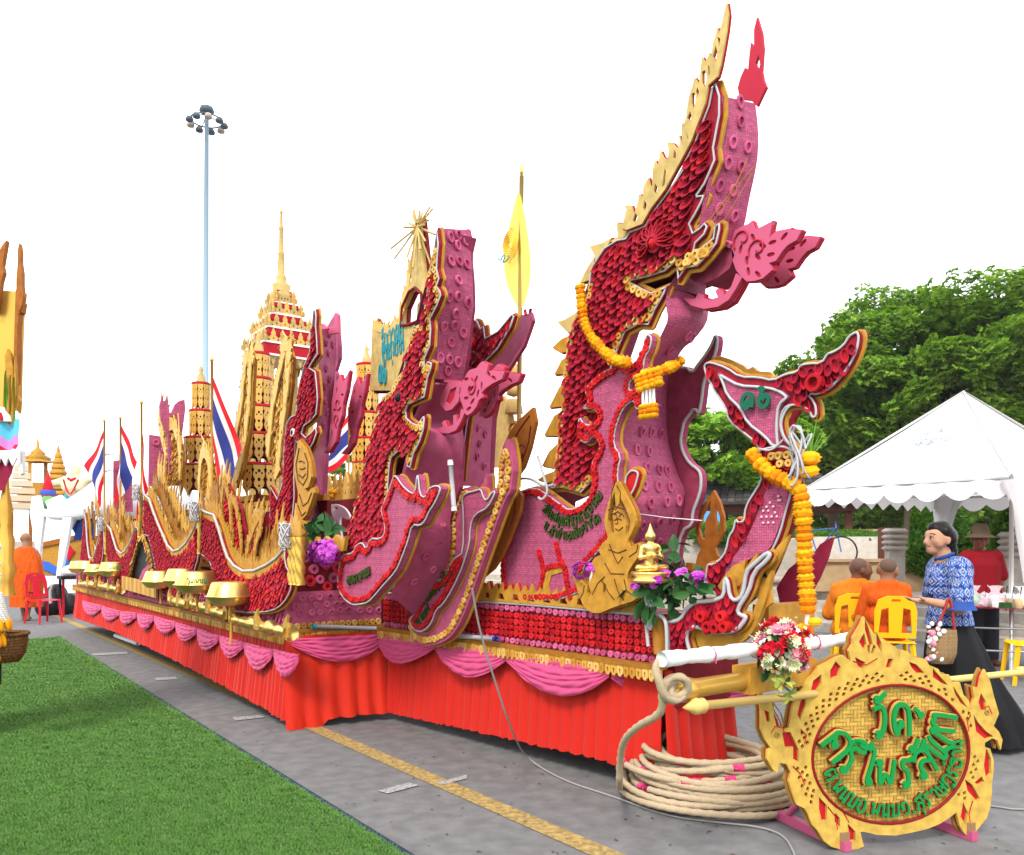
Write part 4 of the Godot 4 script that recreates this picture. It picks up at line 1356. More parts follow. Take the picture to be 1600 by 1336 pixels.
func build_castle() -> void:
	chatra("tiered red and gold parasol column left of the spired pavilion", Vector3(-8.9, 1.2, -3.2), [[3.5, 0.12, 0.36], [3.23, 0.14, 0.36], [2.93, 0.16, 0.34], [2.63, 0.18, 0.34], [2.3, 0.21, 0.34]])
	chatra("slim tiered red and gold parasol column behind the largest flag", Vector3(-11.0, 1.2, -3.2), [[3.5, 0.11, 0.4], [3.15, 0.14, 0.4], [2.8, 0.2, 0.4], [2.45, 0.26, 0.42]])
	chatra("far tiered parasol column seen behind the second naga's back", Vector3(-8.9, 1.2, -4.5), [[3.55, 0.12, 0.36], [3.3, 0.14, 0.36], [2.98, 0.16, 0.36], [2.68, 0.17, 0.36], [2.4, 0.17, 0.36]])
	var c := Vector3(-10.3, 0, -4.0)
	var t := thing("spired_pavilion", "red and gold square pavilion with stepped roof and long pale gold spire", "pavilion", Vector3(-10.3, 1.0, -4.0))
	var st := begin()
	box(st, c + Vector3(0, 1.45, 0), Vector3(2.2, 0.95, 1.5))
	obj("podium", st, M.dark_red, t)
	st = begin()
	box(st, c + Vector3(0.1, 1.95, 0), Vector3(2.3, 0.06, 1.6))
	box(st, c + Vector3(0.1, 1.6, 0), Vector3(2.26, 0.05, 1.56))
	obj("podium_moulding", st, M.gold_dark, t)
	for x in [-0.26, 0.26]:
		for z in [-0.26, 0.26]:
			st = begin()
			box(st, c + Vector3(x, 2.9, z), Vector3(0.1, 1.9, 0.1))
			obj("column", st, M.gold_pale, t)
	st = begin()
	lathe(st, [[0.0, 3.0], [0.05, 2.9], [0.1, 2.7], [0.2, 2.4], [0.22, 2.1], [0.3, 2.0]], 14, c)
	obj("relic_urn", st, M.gold_pale, t)
	var tiers := [[3.84, 0.35, 0.13], [4.06, 0.27, 0.11], [4.26, 0.19, 0.1], [4.44, 0.12, 0.08]]
	var leaf := leaf_mesh()
	for i in tiers.size():
		var q: Array = tiers[i]
		st = begin()
		box(st, c + Vector3(0, q[0], 0), Vector3(q[1] * 2, q[2], q[1] * 2))
		box(st, c + Vector3(0, q[0] + 0.13, 0), Vector3(q[1] * 1.7, 0.16, q[1] * 1.7))
		var d := obj("roof_tier", st, M.scales[1], t)
		st = begin()
		box(st, c + Vector3(0, q[0] - q[2] / 2 - 0.012, 0), Vector3(q[1] * 2.06, 0.024, q[1] * 2.06))
		box(st, c + Vector3(0, q[0] + q[2] / 2 + 0.012, 0), Vector3(q[1] * 2.06, 0.024, q[1] * 2.06))
		obj("tier_moulding", st, M.white, d)
		var list := []
		for side in 4:
			var B := Basis(Vector3.UP, side * PI / 2)
			var n := 6 - i
			for k in n + 1:
				var x: float = (float(k) / n * 2 - 1) * q[1]
				list.append(Transform3D(B, c + B * Vector3(x, q[0] + q[2] / 2 + 0.02, q[1] + 0.004)))
				if i < 2:
					list.append(Transform3D(B * Basis().scaled(Vector3(0.9, -0.8, 1)), c + B * Vector3(x, q[0] - q[2] / 2, q[1] * 0.97)))
		pieces("roof_leaf", [leaf], [M.gold_pale, M.golds[2]], list, d, 60)
	st = begin(true)
	lathe(st, [[0.13, 4.55], [0.14, 4.62], [0.1, 4.66], [0.12, 4.74], [0.06, 4.78], [0.07, 4.84], [0.045, 4.88], [0.045, 5.02], [0.036, 5.12], [0.046, 5.14], [0.034, 5.17], [0.026, 5.45], [0.036, 5.47], [0.024, 5.5], [0.014, 5.66], [0.026, 5.68], [0.01, 5.7], [0.0, 5.78]], 14, c)
	obj("spire", st, M.gold_pale, t)
	# the pavilion's fellow shrine with arched board behind the second naga
	var s := thing("shrine_board", "cream and gold gable board with an arched window, behind the second naga's head", "shrine board", Vector3(-6.9, 1.0, -3.2))
	var F := fr(0.000, -3.300, 1.0000, 0.0000)
	var g := V("-647 276 -642 336 -635 328 -626 319 -608 321 -597 324 -591 340 -582 348 -576 352 -574 372 -572 396 -566 399 -560 368 -556 347 -551 331 -547 286 -558 263")
	var arch := V("-591 320 -589 334 -578 344 -568 345 -559 338 -558 325 -562 318 -578 318")
	obj("gable", slab_mesh(g, 0.04, [arch]), M.gold_pale, s, F)
	obj("gable_backing", slab_mesh(grow(g, 0.02), 0.03, [grow(arch, -0.01)]), M.dark_red, s, out(F, -0.045))
	obj("arch_rim", tube_mesh(lift(arch, 0.01), 0.012, 6, true), M.dark_red, s, F)
	obj("arch_screen", slab_mesh(V("-582 319 -580 336 -572 339 -564 332 -564 318"), 0.01), M.gold_pale, s, out(F, -0.08))
	var st2 := begin()
	flames(st2, V("-642 329 -608 318 -593 325 -582 346 -575 372"), 0.07, 0.06, 0.12, 0.3)
	obj("gable_flames", st2, M.golds[2], s, out(F, 0.005))
	st2 = begin()
	var top := V("-566 392")[0]
	for k in 26:
		var a := k * TAU / 26
		var l := R(0.12, 0.2) if sin(a) > -0.3 else R(0.25, 0.36)
		var d := Vector3(cos(a), sin(a), R(-0.4, 0.4)).normalized()
		tube(st2, PackedVector3Array([Vector3(top.x, top.y, 0) + d * 0.03, Vector3(top.x, top.y, 0) + d * l]), 0.009, 4)
	obj("starburst", st2, M.gold_pale, s, F)
	thai(s, "สังวาลย์", fr(0.000, -3.300, 1.0000, 0.0000), V("-624 303 -586 307"), 0.16, M.teal, 0.012)
	thai(s, "ปานรุ่งเรือง", fr(0.000, -3.300, 1.0000, 0.0000), V("-624 296 -586 298"), 0.13, M.teal, 0.01)
	thai(s, "๑๖", fr(0.000, -3.300, 1.0000, 0.0000), V("-629 275 -614 275"), 0.2, M.teal, 0.02)
	# painted board behind the chair
	var pb := thing("altar_rail", "low red altar with gold leaf finials behind the white chair back", "altar", Vector3(-7.2, 1.0, -4.0))
	st2 = begin()
	box(st2, Vector3(-7.6, 1.5, -4.05), Vector3(1.2, 0.75, 0.9))
	obj("altar_body", st2, M.dark_red, pb)
	var list2 := []
	for k in 9:
		list2.append(Transform3D(Basis().scaled(Vector3.ONE * 1.6), Vector3(-7.0, 1.88, -3.65 - k * 0.1)))
		list2.append(Transform3D(Basis(Vector3.UP, PI / 2) * Basis().scaled(Vector3.ONE * 1.6), Vector3(-7.0, 1.88, -3.65 - k * 0.1)))
		list2.append(Transform3D(Basis().scaled(Vector3.ONE * 1.6), Vector3(-8.1 + k * 0.13, 1.88, -3.6)))
	pieces("finial_leaf", [leaf], M.golds, list2, pb)


func leaf_mesh() -> Mesh:
	return slab_mesh(PackedVector2Array([Vector2(-0.045, 0), Vector2(0.045, 0), Vector2(0.055, 0.05), Vector2(0.025, 0.075), Vector2(0.03, 0.1), Vector2(0, 0.17), Vector2(-0.03, 0.1), Vector2(-0.025, 0.075), Vector2(-0.055, 0.05)]), 0.012, [PackedVector2Array([Vector2(-0.012, 0.03), Vector2(0.012, 0.03), Vector2(0, 0.06)])])


# ---------- Thai lettering drawn as strokes ----------
const LOOP := "15,88 24,99 33,90 25,79 15,88"
var glyphs := {
	"ก": "12,0 12,68 26,78 13,88 32,101 68,101 86,84 86,0",
	"ค": "34,46 44,54 50,42 40,34 34,46 14,66 14,80 34,101 66,101 86,80 86,0|14,66 14,0",
	"ง": "40,78 30,84 32,97 46,97 54,82 54,0 14,36",
	"จ": "22,56 32,66 42,56 32,46 22,56 18,80 40,101 66,98 82,74 82,20 64,0 50,16",
	"ช": "16,84 24,95 33,86 25,76 16,84 20,64 30,56 30,0 76,0 76,66 62,78 92,104",
	"ซ": "16,84 24,95 33,86 40,96 50,86 36,60 34,0 80,0 80,66 64,78 94,104",
	"ด": "36,40 48,48 54,36 44,28 36,40 32,0 14,30 14,76 34,101 66,101 86,78 86,0",
	"ต": "36,40 48,48 54,36 44,28 36,40 32,0 14,30 14,78 30,101 50,86 70,101 86,78 86,0",
	"ถ": "28,0 20,10 28,20 38,10 28,0 38,14 38,56 14,74 34,101 66,101 86,80 86,0",
	"ท": "15,88 24,99 33,90 25,79 15,88|33,88 33,0|33,62 68,101 80,86 80,0",
	"ธ": "88,88 60,101 22,92 22,78 80,68 86,46 80,0 20,0 20,44",
	"น": "15,88 24,99 33,90 25,79 15,88|33,88 33,0|33,8 56,24 72,14|76,101 76,20 86,8 76,-2 66,8 76,20",
	"บ": "15,88 24,99 33,90 25,79 15,88|33,88 33,0 80,0 80,101",
	"ป": "15,88 24,99 33,90 25,79 15,88|33,88 33,0 80,0 80,135",
	"ผ": "28,58 38,68 46,56 36,48 28,58 14,86|14,100 14,0 48,42 82,0 82,101",
	"พ": "15,88 24,99 33,90 25,79 15,88|27,80 30,0 50,64 72,0 82,101",
	"ม": "15,88 24,99 33,90 25,79 15,88|33,88 33,18 22,8 33,0 43,10 33,18|43,10 80,0 80,101",
	"ย": "15,88 24,99 33,90 18,72 34,58 16,48 20,0 80,0 80,101",
	"ร": "24,8 34,18 45,8 34,-2 24,8|45,8 45,58 22,74 30,98 52,92 76,104",
	"ล": "18,14 28,25 38,14 28,4 18,14|38,14 30,46 52,64 82,44|20,76 36,101 66,101 82,80 82,0",
	"ว": "34,8 44,18 55,8 44,-2 34,8|55,8 72,32 72,84 52,101 20,88",
	"ศ": "34,46 44,54 50,42 40,34 34,46 14,66 14,80 34,101 66,101 86,80 86,0|14,66 14,0|66,101 96,124",
	"ษ": "15,88 24,99 33,90 25,79 15,88|33,88 33,0 80,0 80,101|96,66 60,66 56,50 70,44",
	"ส": "18,14 28,25 38,14 28,4 18,14|38,14 30,46 52,64 82,44|20,76 36,101 66,101 82,80 82,0|64,100 96,124",
	"อ": "20,60 30,70 40,60 30,50 20,60|20,60 18,20 36,0 64,0 82,20 82,76 60,101 24,92",
	"ฎ": "14,0 14,68 28,78 14,88 34,101 66,101 86,84 86,-14 64,-24 54,-8 44,-24 30,-14",
	"ณ": "15,88 24,99 33,90 25,79 15,88|28,80 28,12 38,0 50,12 50,84 60,101|84,101 84,20 94,8 84,-2 74,8 50,18",
	"ฑ": "15,88 24,99 33,90 25,79 15,88|30,84 34,0|34,70 50,101 66,88 82,101 82,0",
	"โ": "60,0 50,10 60,20 68,10 60,0|51,12 51,108 30,120 48,136 86,126",
	"ไ": "60,0 50,10 60,20 68,10 60,0|51,12 51,116 34,132 26,116",
	"ใ": "60,0 50,10 60,20 68,10 60,0|51,12 51,112 34,130 26,116 38,110",
	"เ": "42,0 32,10 42,20 50,10 42,0|33,12 33,101",
	"า": "16,78 36,101 64,90 64,0",
	"ำ": "16,78 36,101 64,90 64,0|-20,118 -10,128 0,118 -10,108 -20,118",
	"ะ": "18,66 28,76 38,66 62,82|18,24 28,34 38,24 62,40",
	"ั": "-72,118 -62,128 -52,118 -62,109 -72,118|-52,118 -24,138",
	"ิ": "-80,114 -50,134 -20,114 -80,114",
	"ี": "-80,114 -50,134 -20,114 -80,114|-20,114 -20,146",
	"ื": "-80,114 -50,134 -20,114 -80,114|-20,114 -20,146|-36,120 -36,146",
	"่": "-30,142 -30,166",
	"้": "-50,150 -40,160 -34,146 -16,168",
	"์": "-40,146 -28,158 -22,144 -36,140 -10,176",
	"ุ": "-34,-14 -22,-22 -22,-48",
	"ู": "-60,-14 -54,-40 -22,-40 -22,-14",
	"๑": "52,38 42,50 56,60 70,44 56,20 30,24 16,56 34,92 66,96 88,70 80,20",
	"๖": "22,104 40,118 46,92 26,66 22,30 50,6 80,26 80,62 56,76 44,58 58,48",
	".": "22,2 28,8 34,2 28,-2 22,2",
	" ": "",
}
const NARROW := {"เ": 0.6, "า": 0.78, "ำ": 0.78, "ะ": 0.75, ".": 0.45, "โ": 0.85, "ไ": 0.75, "ใ": 0.75, "ง": 0.72, "ร": 0.85, " ": 0.6, "ั": 0.0, "ิ": 0.0, "ี": 0.0, "ื": 0.0, "่": 0.0, "้": 0.0, "์": 0.0, "ุ": 0.0, "ู": 0.0}


func thai(parent: Node, text: String, F: Transform3D, line: PackedVector2Array, height: float, m: Material, thick: float, layers := [], called := "letter", bold := 0.07) -> void:
	var total := 0.0
	for ch in text:
		total += NARROW.get(ch, 1.0)
	var length := 0.0
	for i in line.size() - 1:
		length += line[i].distance_to(line[i + 1])
	var w := length / total
	var at := 0.0
	var lists := []
	var turn := 0.0
	var org := Vector2.ZERO
	var cells := []
	for ch in text:
		var adv: float = NARROW.get(ch, 1.0) * w
		var s := at
		if adv > 0.0 or cells.is_empty():
			var mid := at + adv / 2
			var run := 0.0
			for i in line.size() - 1:
				var l := line[i].distance_to(line[i + 1])
				if run + l >= mid or i == line.size() - 2:
					var d := (line[i + 1] - line[i]) / l
					turn = d.angle()
					org = line[i] + d * (mid - run) - d * adv / 2
					break
				run += l
			cells.append([])
		var strokes := []
		for part in str(glyphs.get(ch, "")).split("|", false):
			var p := PackedVector2Array()
			for xy in part.split(" ", false):
				var c := xy.split(",")
				var q := Vector2(float(c[0]) / 100.0 * w * (1.0 if adv > 0 else 1.0), float(c[1]) / 100.0 * height)
				if adv == 0.0:
					q.x += w
				p.append(org + q.rotated(turn))
			if p.size() > 1:
				strokes.append(round_path(p, false, 2))
		cells[-1].append_array(strokes)
		at += adv
	for strokes in cells:
		if strokes.is_empty():
			continue
		var rr := minf(height, w * 1.3)
		var a := obj(called, strokes_mesh(strokes, rr * bold, thick * 0.5 + 0.002, thick), m, parent, F)
		for k in layers.size():
			obj("letter_backing", strokes_mesh(strokes, rr * layers[k][2], layers[k][1] * 0.5 + 0.004, thick - layers[k][1]), layers[k][0], a, F)


func strokes_mesh(strokes: Array, r: float, th: float, z: float) -> Mesh:
	var solid := []
	for p in strokes:
		for q in Geometry2D.offset_polyline(thin(p, r * 0.25), r, Geometry2D.JOIN_ROUND, Geometry2D.END_ROUND):
			if not Geometry2D.is_polygon_clockwise(q):
				solid.append([thin(q, r * 0.2), []])
			elif solid.size():
				solid[-1][1].append(thin(q, r * 0.2))
	var st := begin()
	for i in solid.size():
		slab(st, solid[i][0], th, solid[i][1].filter(func(h): return h.size() > 2), z - 0.0004 * i)
	st.generate_normals()
	return st.commit()


# ---------- soft bodies: joined tapered bones meshed as surface nets ----------
func flesh(bones: Array, cell: float, k: float, cols := []) -> SurfaceTool:
	var lo := Vector3.ONE * 1e9
	var hi := -lo
	for b in bones:
		var r: float = maxf(b[2], b[3]) + cell * 3 + k
		lo = lo.min((b[0] as Vector3).min(b[1]) - Vector3.ONE * r)
		hi = hi.max((b[0] as Vector3).max(b[1]) + Vector3.ONE * r)
	var n := Vector3i(((hi - lo) / cell).ceil()) + Vector3i.ONE
	var sx := 1
	var sy := n.x
	var sz := n.x * n.y
	var g := PackedFloat32Array()
	g.resize(sz * n.z)
	for b in bones:
		var a: Vector3 = b[0]
		var ab: Vector3 = b[1] - a
		var ll := maxf(ab.length_squared(), 1e-9)
		var ra: float = b[2]
		var dr: float = b[3] - ra
		var sq: Vector3 = b[4] if b.size() > 4 and b[4] is Vector3 else Vector3.ONE
		var r := maxf(ra, b[3]) * maxf(sq.x, maxf(sq.y, sq.z)) + k * 2.5
		var i0 := Vector3i(((a.min(b[1]) - Vector3.ONE * r - lo) / cell).floor()).max(Vector3i.ZERO)
		var i1 := Vector3i(((a.max(b[1]) + Vector3.ONE * r - lo) / cell).ceil()).min(n - Vector3i.ONE)
		for z in range(i0.z, i1.z + 1):
			for y in range(i0.y, i1.y + 1):
				var p := lo + Vector3(i0.x, y, z) * cell
				var at := i0.x + y * sy + z * sz
				for x in range(i0.x, i1.x + 1):
					var ap := p - a
					var t := clampf(ap.dot(ab) / ll, 0.0, 1.0)
					var d := ((ap - ab * t) / sq).length() - (ra + dr * t)
					if d < k * 6.0:
						g[at] += exp(-d / k)
					p.x += cell
					at += 1
	var st := begin(true)
	var ids := {}
	var verts := PackedVector3Array()
	for z in n.z - 1:
		for y in n.y - 1:
			var base := y * sy + z * sz
			for x in n.x - 1:
				var at := base + x
				if g[at] == 0.0 and g[at + 1 + sy + sz] == 0.0:
					continue
				var mask := 0
				for c in 8:
					if g[at + (c & 1) + ((c >> 1) & 1) * sy + ((c >> 2) & 1) * sz] > 1.0:
						mask |= 1 << c
				if mask == 0 or mask == 255:
					continue
				var sum := Vector3.ZERO
				var cnt := 0
				for e in [[0, 1], [2, 3], [4, 5], [6, 7], [0, 2], [1, 3], [4, 6], [5, 7], [0, 4], [1, 5], [2, 6], [3, 7]]:
					var u: int = e[0]
					var v: int = e[1]
					if ((mask >> u) & 1) == ((mask >> v) & 1):
						continue
					var gu := -log(maxf(g[at + (u & 1) + ((u >> 1) & 1) * sy + ((u >> 2) & 1) * sz], 1e-6))
					var gv := -log(maxf(g[at + (v & 1) + ((v >> 1) & 1) * sy + ((v >> 2) & 1) * sz], 1e-6))
					var f := clampf(gu / (gu - gv), 0.02, 0.98)
					sum += Vector3(u & 1, (u >> 1) & 1, (u >> 2) & 1).lerp(Vector3(v & 1, (v >> 1) & 1, (v >> 2) & 1), f)
					cnt += 1
				ids[at] = verts.size()
				verts.append(lo + (Vector3(x, y, z) + sum / cnt) * cell)
	for v in verts:
		if cols.size():
			var best := 1e9
			var ci := 0
			for i in bones.size():
				var b: Array = bones[i]
				var ab: Vector3 = b[1] - b[0]
				var t := clampf((v - b[0]).dot(ab) / maxf(ab.length_squared(), 1e-9), 0.0, 1.0)
				var d: float = (v - b[0] - ab * t).length() - lerpf(b[2], b[3], t)
				if d < best:
					best = d
					ci = i
			st.set_color(cols[ci])
		st.add_vertex(v)
	for at in ids:
		var inside := g[at] > 1.0
		# an edge along each axis from this corner, with the four cells round it
		for ax in 3:
			var step: int = [sx, sy, sz][ax]
			var s1: int = [sy, sz, sx][ax]
			var s2: int = [sz, sx, sy][ax]
			if (g[at + step] > 1.0) == inside:
				continue
			if not (ids.has(at - s1) and ids.has(at - s2) and ids.has(at - s1 - s2)):
				continue
			var q: Array = [ids[at], ids[at - s1], ids[at - s1 - s2], ids[at - s2]]
			if inside:
				q.reverse()
			for i in [0, 1, 2, 0, 2, 3]:
				st.add_index(q[i])
	return st


# ---------- what hangs on and stands before the float ----------
func garland(t: Node, path: PackedVector3Array, r: float) -> void:
	var st := begin(true)
	lathe(st, [[0.0, -0.6], [0.6, -0.5], [0.95, -0.2], [0.8, -0.1], [1.05, 0.1], [0.85, 0.2], [0.8, 0.42], [0.45, 0.6], [0.0, 0.5]], 20, Vector3.ZERO, Basis(), 7, 0.17)
	st.generate_normals()
	var mesh := st.commit()
	var p := resample(smooth3(path, 2), r * 0.95)
	var list := []
	for i in range(p.size()):
		var tan_ := (p[mini(i + 1, p.size() - 1)] - p[maxi(i - 1, 0)] + Vector3(0, 1e-6, 0)).normalized()
		var x := tan_.cross(Vector3(0.3, 0.2, 0.9)).normalized()
		var b := Basis(x, tan_, x.cross(tan_)) * Basis(Vector3.UP, R(0, 6)) * Basis().scaled(Vector3(1, 1, 1) * r * R(0.88, 1.1))
		list.append(Transform3D(b.rotated(x, R(-0.4, 0.4)), p[i]))
	pieces("marigold", [mesh], [M.marigold, M.marigold, M.marigold_deep], list, t, 150)


func build_garlands() -> void:
	var F := fr(-5.394, -3.280, 0.9991, -0.0428)
	var t := thing("marigold_garland", "marigold garland slung round the tallest naga's neck with a tassel at its chest", "garland", Vector3(-3.651, 2.561, -3.495), "marigold garlands")
	var p := PackedVector3Array()
	for v in V("160 300 161 290 163 279 168 269 177 260 186 252 196 248 201 248"):
		p.append(F * Vector3(v.x, v.y, 0))
	garland(t, p, 0.032)
	p = V3("-335 253 -375 -339 251 -375") + V3("-324 243 -350 -332 242 -350")
	p.append(F * (Vector3(V("214 237")[0].x, V("214 237")[0].y, 0.05)))
	garland(t, p, 0.032)
	for k in 4:
		var q := PackedVector3Array()
		for v in V("211 237 212 233 213 229"):
			q.append(F * Vector3(v.x + k * 0.028, v.y + 0.01 * k, 0.05 - 0.02 * k))
		garland(t, q, 0.026)
		var st := begin(true)
		var a := F * Vector3(V("214 229")[0].x + k * 0.026, V("214 229")[0].y, 0.04)
		tube(st, PackedVector3Array([a, a + Vector3(0, -0.04, 0.0), a + Vector3(0.004, -0.09, 0.0)]), 0.008, 6)
		obj("tassel_string", st, M.white, t)
		q = PackedVector3Array([a + Vector3(0, -0.09, 0.0), a + Vector3(0.0, -0.12, 0.0), a + Vector3(0.0, -0.15, 0)])
		garland(t, q, 0.028)
	t = thing("marigold_garland", "long marigold garland hanging down from the neck of the prow swan", "garland", Vector3(-2.301, 1.038, -3.450), "marigold garlands")
	garland(t, V3("-264 190 -348 -260 185 -348 -254 180 -348 -247 176 -348 -240 173 -348 -236 170 -348 -235 163 -348 -234 150 -348 -234 138 -348 -233 126 -348 -232 114 -348 -232 110 -348"), 0.04)
	garland(t, V3("-235 103 -346 -229 104 -346"), 0.038)
	garland(t, V3("-227 108 -346 -224 108 -346"), 0.034)
	var st2 := begin(true)
	tube(st2, V3("-231 111 -346 -231 108 -346 -231 103 -346"), 0.012, 6)
	obj("tassel_string", st2, M.white, t)
	garland(t, V3("-233 185 -350 -232 182 -350"), 0.06)
	garland(t, V3("-233 179 -350 -233 176 -350"), 0.05)
	var leaves := begin()
	for k in 7:
		var a: Vector3 = Vector3(-2.328, 1.852, -3.500)
		var b := a + Vector3(R(-0.08, 0.1), R(0.1, 0.22), R(-0.08, 0.08))
		var w := Vector3(0.012, 0, 0.006)
		tri(leaves, a - w, a + w, b)
	obj("leaf_spray", leaves, M.leaf_light, t)


func build_swan() -> void:
	var F := fr(0.000, -3.550, 1.0000, 0.0000)
	var t := thing("swan_figure", "red and pink swan figure bearing the green number at the very front of the float", "swan figure", Vector3(-3.317, 0.798, -3.800))
	var body := V("-265 192 -267 196 -275 202 -284 209 -286 216 -292 224 -299 235 -301 241 -299 243 -295 243 -284 238 -276 232 -264 230 -256 227 -249 229 -242 229 -241 232 -235 232 -229 231 -226 235 -223 235 -218 237 -215 241 -212 242 -210 242 -209 239 -210 233 -214 226 -219 221 -224 217 -231 215 -235 216 -233 214 -231 210 -231 205 -234 204 -236 208 -240 211 -246 212 -249 211 -251 207 -251 202 -249 197 -245 193 -241 188 -240 183 -243 178 -245 169 -248 160 -251 150 -255 142 -263 130 -271 116 -284 111 -293 117 -300 123 -299 131 -298 134 -294 134 -289 137 -286 141 -284 149 -281 152 -280 157 -278 158 -277 156 -274 157 -274 161 -272 166 -268 171 -264 176 -263 181 -265 187")
	panel(t, "body_board", body, F, M.red, {"round": 1})
	var up := V("-291 237 -285 233 -275 227 -264 225 -253 222 -247 218 -246 216 -251 213 -252 206 -252 198 -251 193 -255 192 -260 198 -271 206 -275 214 -284 222 -287 230")
	panel(t, "tail_panel", up, out(F, 0.015), M.pink, {"back": false, "rope_r": 0.008, "th": 0.02, "round": 1})
	var low := V("-254 180 -246 176 -248 163 -253 151 -257 142 -264 139 -271 136 -280 131 -286 126 -285 132 -274 144 -267 155 -264 163 -259 173")
	panel(t, "neck_panel", low, out(F, 0.012), M.pink, {"back": false, "rope": false, "th": 0.02})
	scaled(t, body, F, 0.05, 0.045, 0.6, 0.85, 190, [grow(up, 0.02), grow(low, 0.02)], 0.022)
	# head eye and brow
	var e := V("-231 221")[0]
	obj("eye", ring_mesh(0.046, 0.028, 0.04, 14), M.trims[1], t, out(F, 0.01) * Transform3D(Basis(), Vector3(e.x, e.y, 0)))
	# number
	thai(t, "๑๖", out(F, 0.03), V("-274 212 -254 212"), 0.095, mat(lin(0.01, 0.1, 0.06), 0.5), 0.02, [], "letter", 0.12)
	# gold rings at the collar
	var list := []
	for s in [V("-255 188"), V("-251 188"), V("-246 188"), V("-250 184"), V("-245 184")]:
		list.append(out(F, 0.012) * Transform3D(Basis(Vector3(0, 0, 1), R(0, 6)), Vector3(s[0].x, s[0].y, 0)))
	pieces("collar_ring", [ring_mesh(0.021, 0.007, 0.03, 12)], [M.golds[2]], list, t)
	# dots on the neck panel
	list = []
	for q in V("-257 165 -259 163 -255 163 -261 161 -258 161 -254 160 -262 158 -259 158 -256 158 -253 158 -261 155 -258 155 -255 155 -252 168 -251 166 -252 166"):
		list.append(out(F, 0.02) * Transform3D(Basis(), Vector3(q.x, q.y, 0)))
	pieces("painted_dot", [ball_mesh(Vector3(0.008, 0.007, 0.004), 6, 4)], [M.pale_pink], list, t)
	# lower scroll board
	var G := out(F, 0.09)
	var scroll := V("-318 80 -319 102 -315 102 -309 104 -305 110 -298 114 -289 115 -284 116 -280 118 -280 125 -278 128 -276 125 -275 118 -272 116 -268 119 -266 131 -261 135 -253 141 -250 140 -252 136 -260 130 -263 120 -270 111 -269 109 -265 109 -265 106 -270 100 -277 98 -288 97 -294 99 -301 99 -304 95 -303 90 -299 83")
	panel(t, "scroll_board", scroll, G, M.red, {"rope_r": 0.012})
	scaled(t, scroll, G, 0.048, 0.04, 0.2, 0.8, 160, [], 0.02)
	list = []
	for s in V("-291 106 -278 107 -287 101 -282 101 -276 102"):
		list.append(G * Transform3D(Basis(), Vector3(s.x, s.y, 0.01)))
	pieces("rosette_ring", [ring_mesh(0.032, 0.014, 0.05, 14)], M.trims, list, t)
	var curl := V("-304 97 -294 99 -287 96 -277 96 -269 100 -264 106 -265 111 -260 119 -256 129 -253 132 -257 117 -261 108 -264 101 -271 94 -280 90 -292 87 -300 87")
	obj("gold_curl", slab_mesh(round_path(curl), 0.03), M.gold, t, out(F, 0.05))
	for s in [V("-289 122 -285 127 -279 133 -271 136 -272 131 -264 140 -264 133 -257 135 -267 125 -275 118 -284 116"), V("-261 128 -257 137 -251 144 -245 149 -248 141 -253 133 -257 127"), V("-265 118 -263 126 -260 133 -258 128 -256 122 -255 115 -259 112")]:
		obj("gold_flame", slab_mesh(s, 0.02), M.gold, t, out(F, 0.03))
	var st := begin()
	box(st, Vector3(-2.677, 1.018, -3.800) + Vector3(0, 0, 0), Vector3(0.1, 0.22, 0.4))
	obj("gold_plinth", st, M.gold, t)
	# gold post with white rope at the corner of the frieze
	st = begin(true)
	tube(st, V3("-323 103 -344 -323 83 -344"), [0.05, 0.035], 10)
	obj("corner_post", st, M.gold_dark, t)
	st = begin(true)
	tube(st, smooth3(V3("-328 87 -340 -330 103 -340 -326 104 -340 -325 100 -340 -326 96 -340 -328 99 -340 -326 106 -340 -320 105 -340 -315 103 -340 -314 95 -340 -314 85 -340"), 2), 0.011, 6)
	tube(st, smooth3(V3("-326 104 -340 -329 111 -340 -330 115 -340 -327 116 -340 -325 112 -340 -324 105 -340"), 2), 0.011, 6)
	tube(st, smooth3(V3("-326 104 -342 -330 110 -342 -334 113 -342"), 2), 0.008, 6)
	obj("corner_rope_light", st, M.rope_light, t)
	# the far twin board
	var far := V("-259 148 -259 147 -262 137 -267 126 -275 113 -275 103 -284 95 -288 104 -292 111 -294 119 -286 130 -279 135 -277 141 -275 130 -272 136 -266 144")
	obj("far_wing_board", slab_mesh(far, 0.03), M.dark_pink, t, fr(0.000, -4.100, 1.0000, 0.0000))
	obj("far_body_board", slab_mesh(V("-271 186 -273 165 -279 148 -286 133 -294 119 -310 107 -315 125 -297 148 -288 177 -283 198 -279 212 -276 219 -272 218 -276 212 -276 201"), 0.03), M.dark_red, t, fr(0.000, -4.000, 1.0000, 0.0000))
	obj("far_crest_board", slab_mesh(V("-236 254 -234 254 -233 252 -234 248 -238 245 -241 247"), 0.03), M.dark_red, t, fr(0.000, -4.000, 1.0000, 0.0000))
	obj("far_tail_board", slab_mesh(V("-333 257 -328 258 -319 254 -310 249 -307 246 -303 247 -300 244 -291 242 -289 239 -301 237 -324 244"), 0.03), M.golds[0], t, fr(0.000, -4.000, 1.0000, 0.0000))
	# tangle of white rope light at the collar
	st = begin(true)
	var p := PackedVector3Array()
	var c: Vector3 = Vector3(-2.363, 1.865, -3.460)
	for k in 40:
		var a := k * 0.71
		p.append(c + Vector3(cos(a * 1.3) * 0.045 + sin(k * 0.37) * 0.02, sin(a) * 0.12 + cos(k * 0.21) * 0.03, sin(a * 0.8) * 0.03))
	tube(st, smooth3(p, 1), 0.006, 5)
	tube(st, smooth3(V3("-260 191 -348 -253 192 -348 -245 192 -348 -240 189 -348"), 2), 0.006, 5)
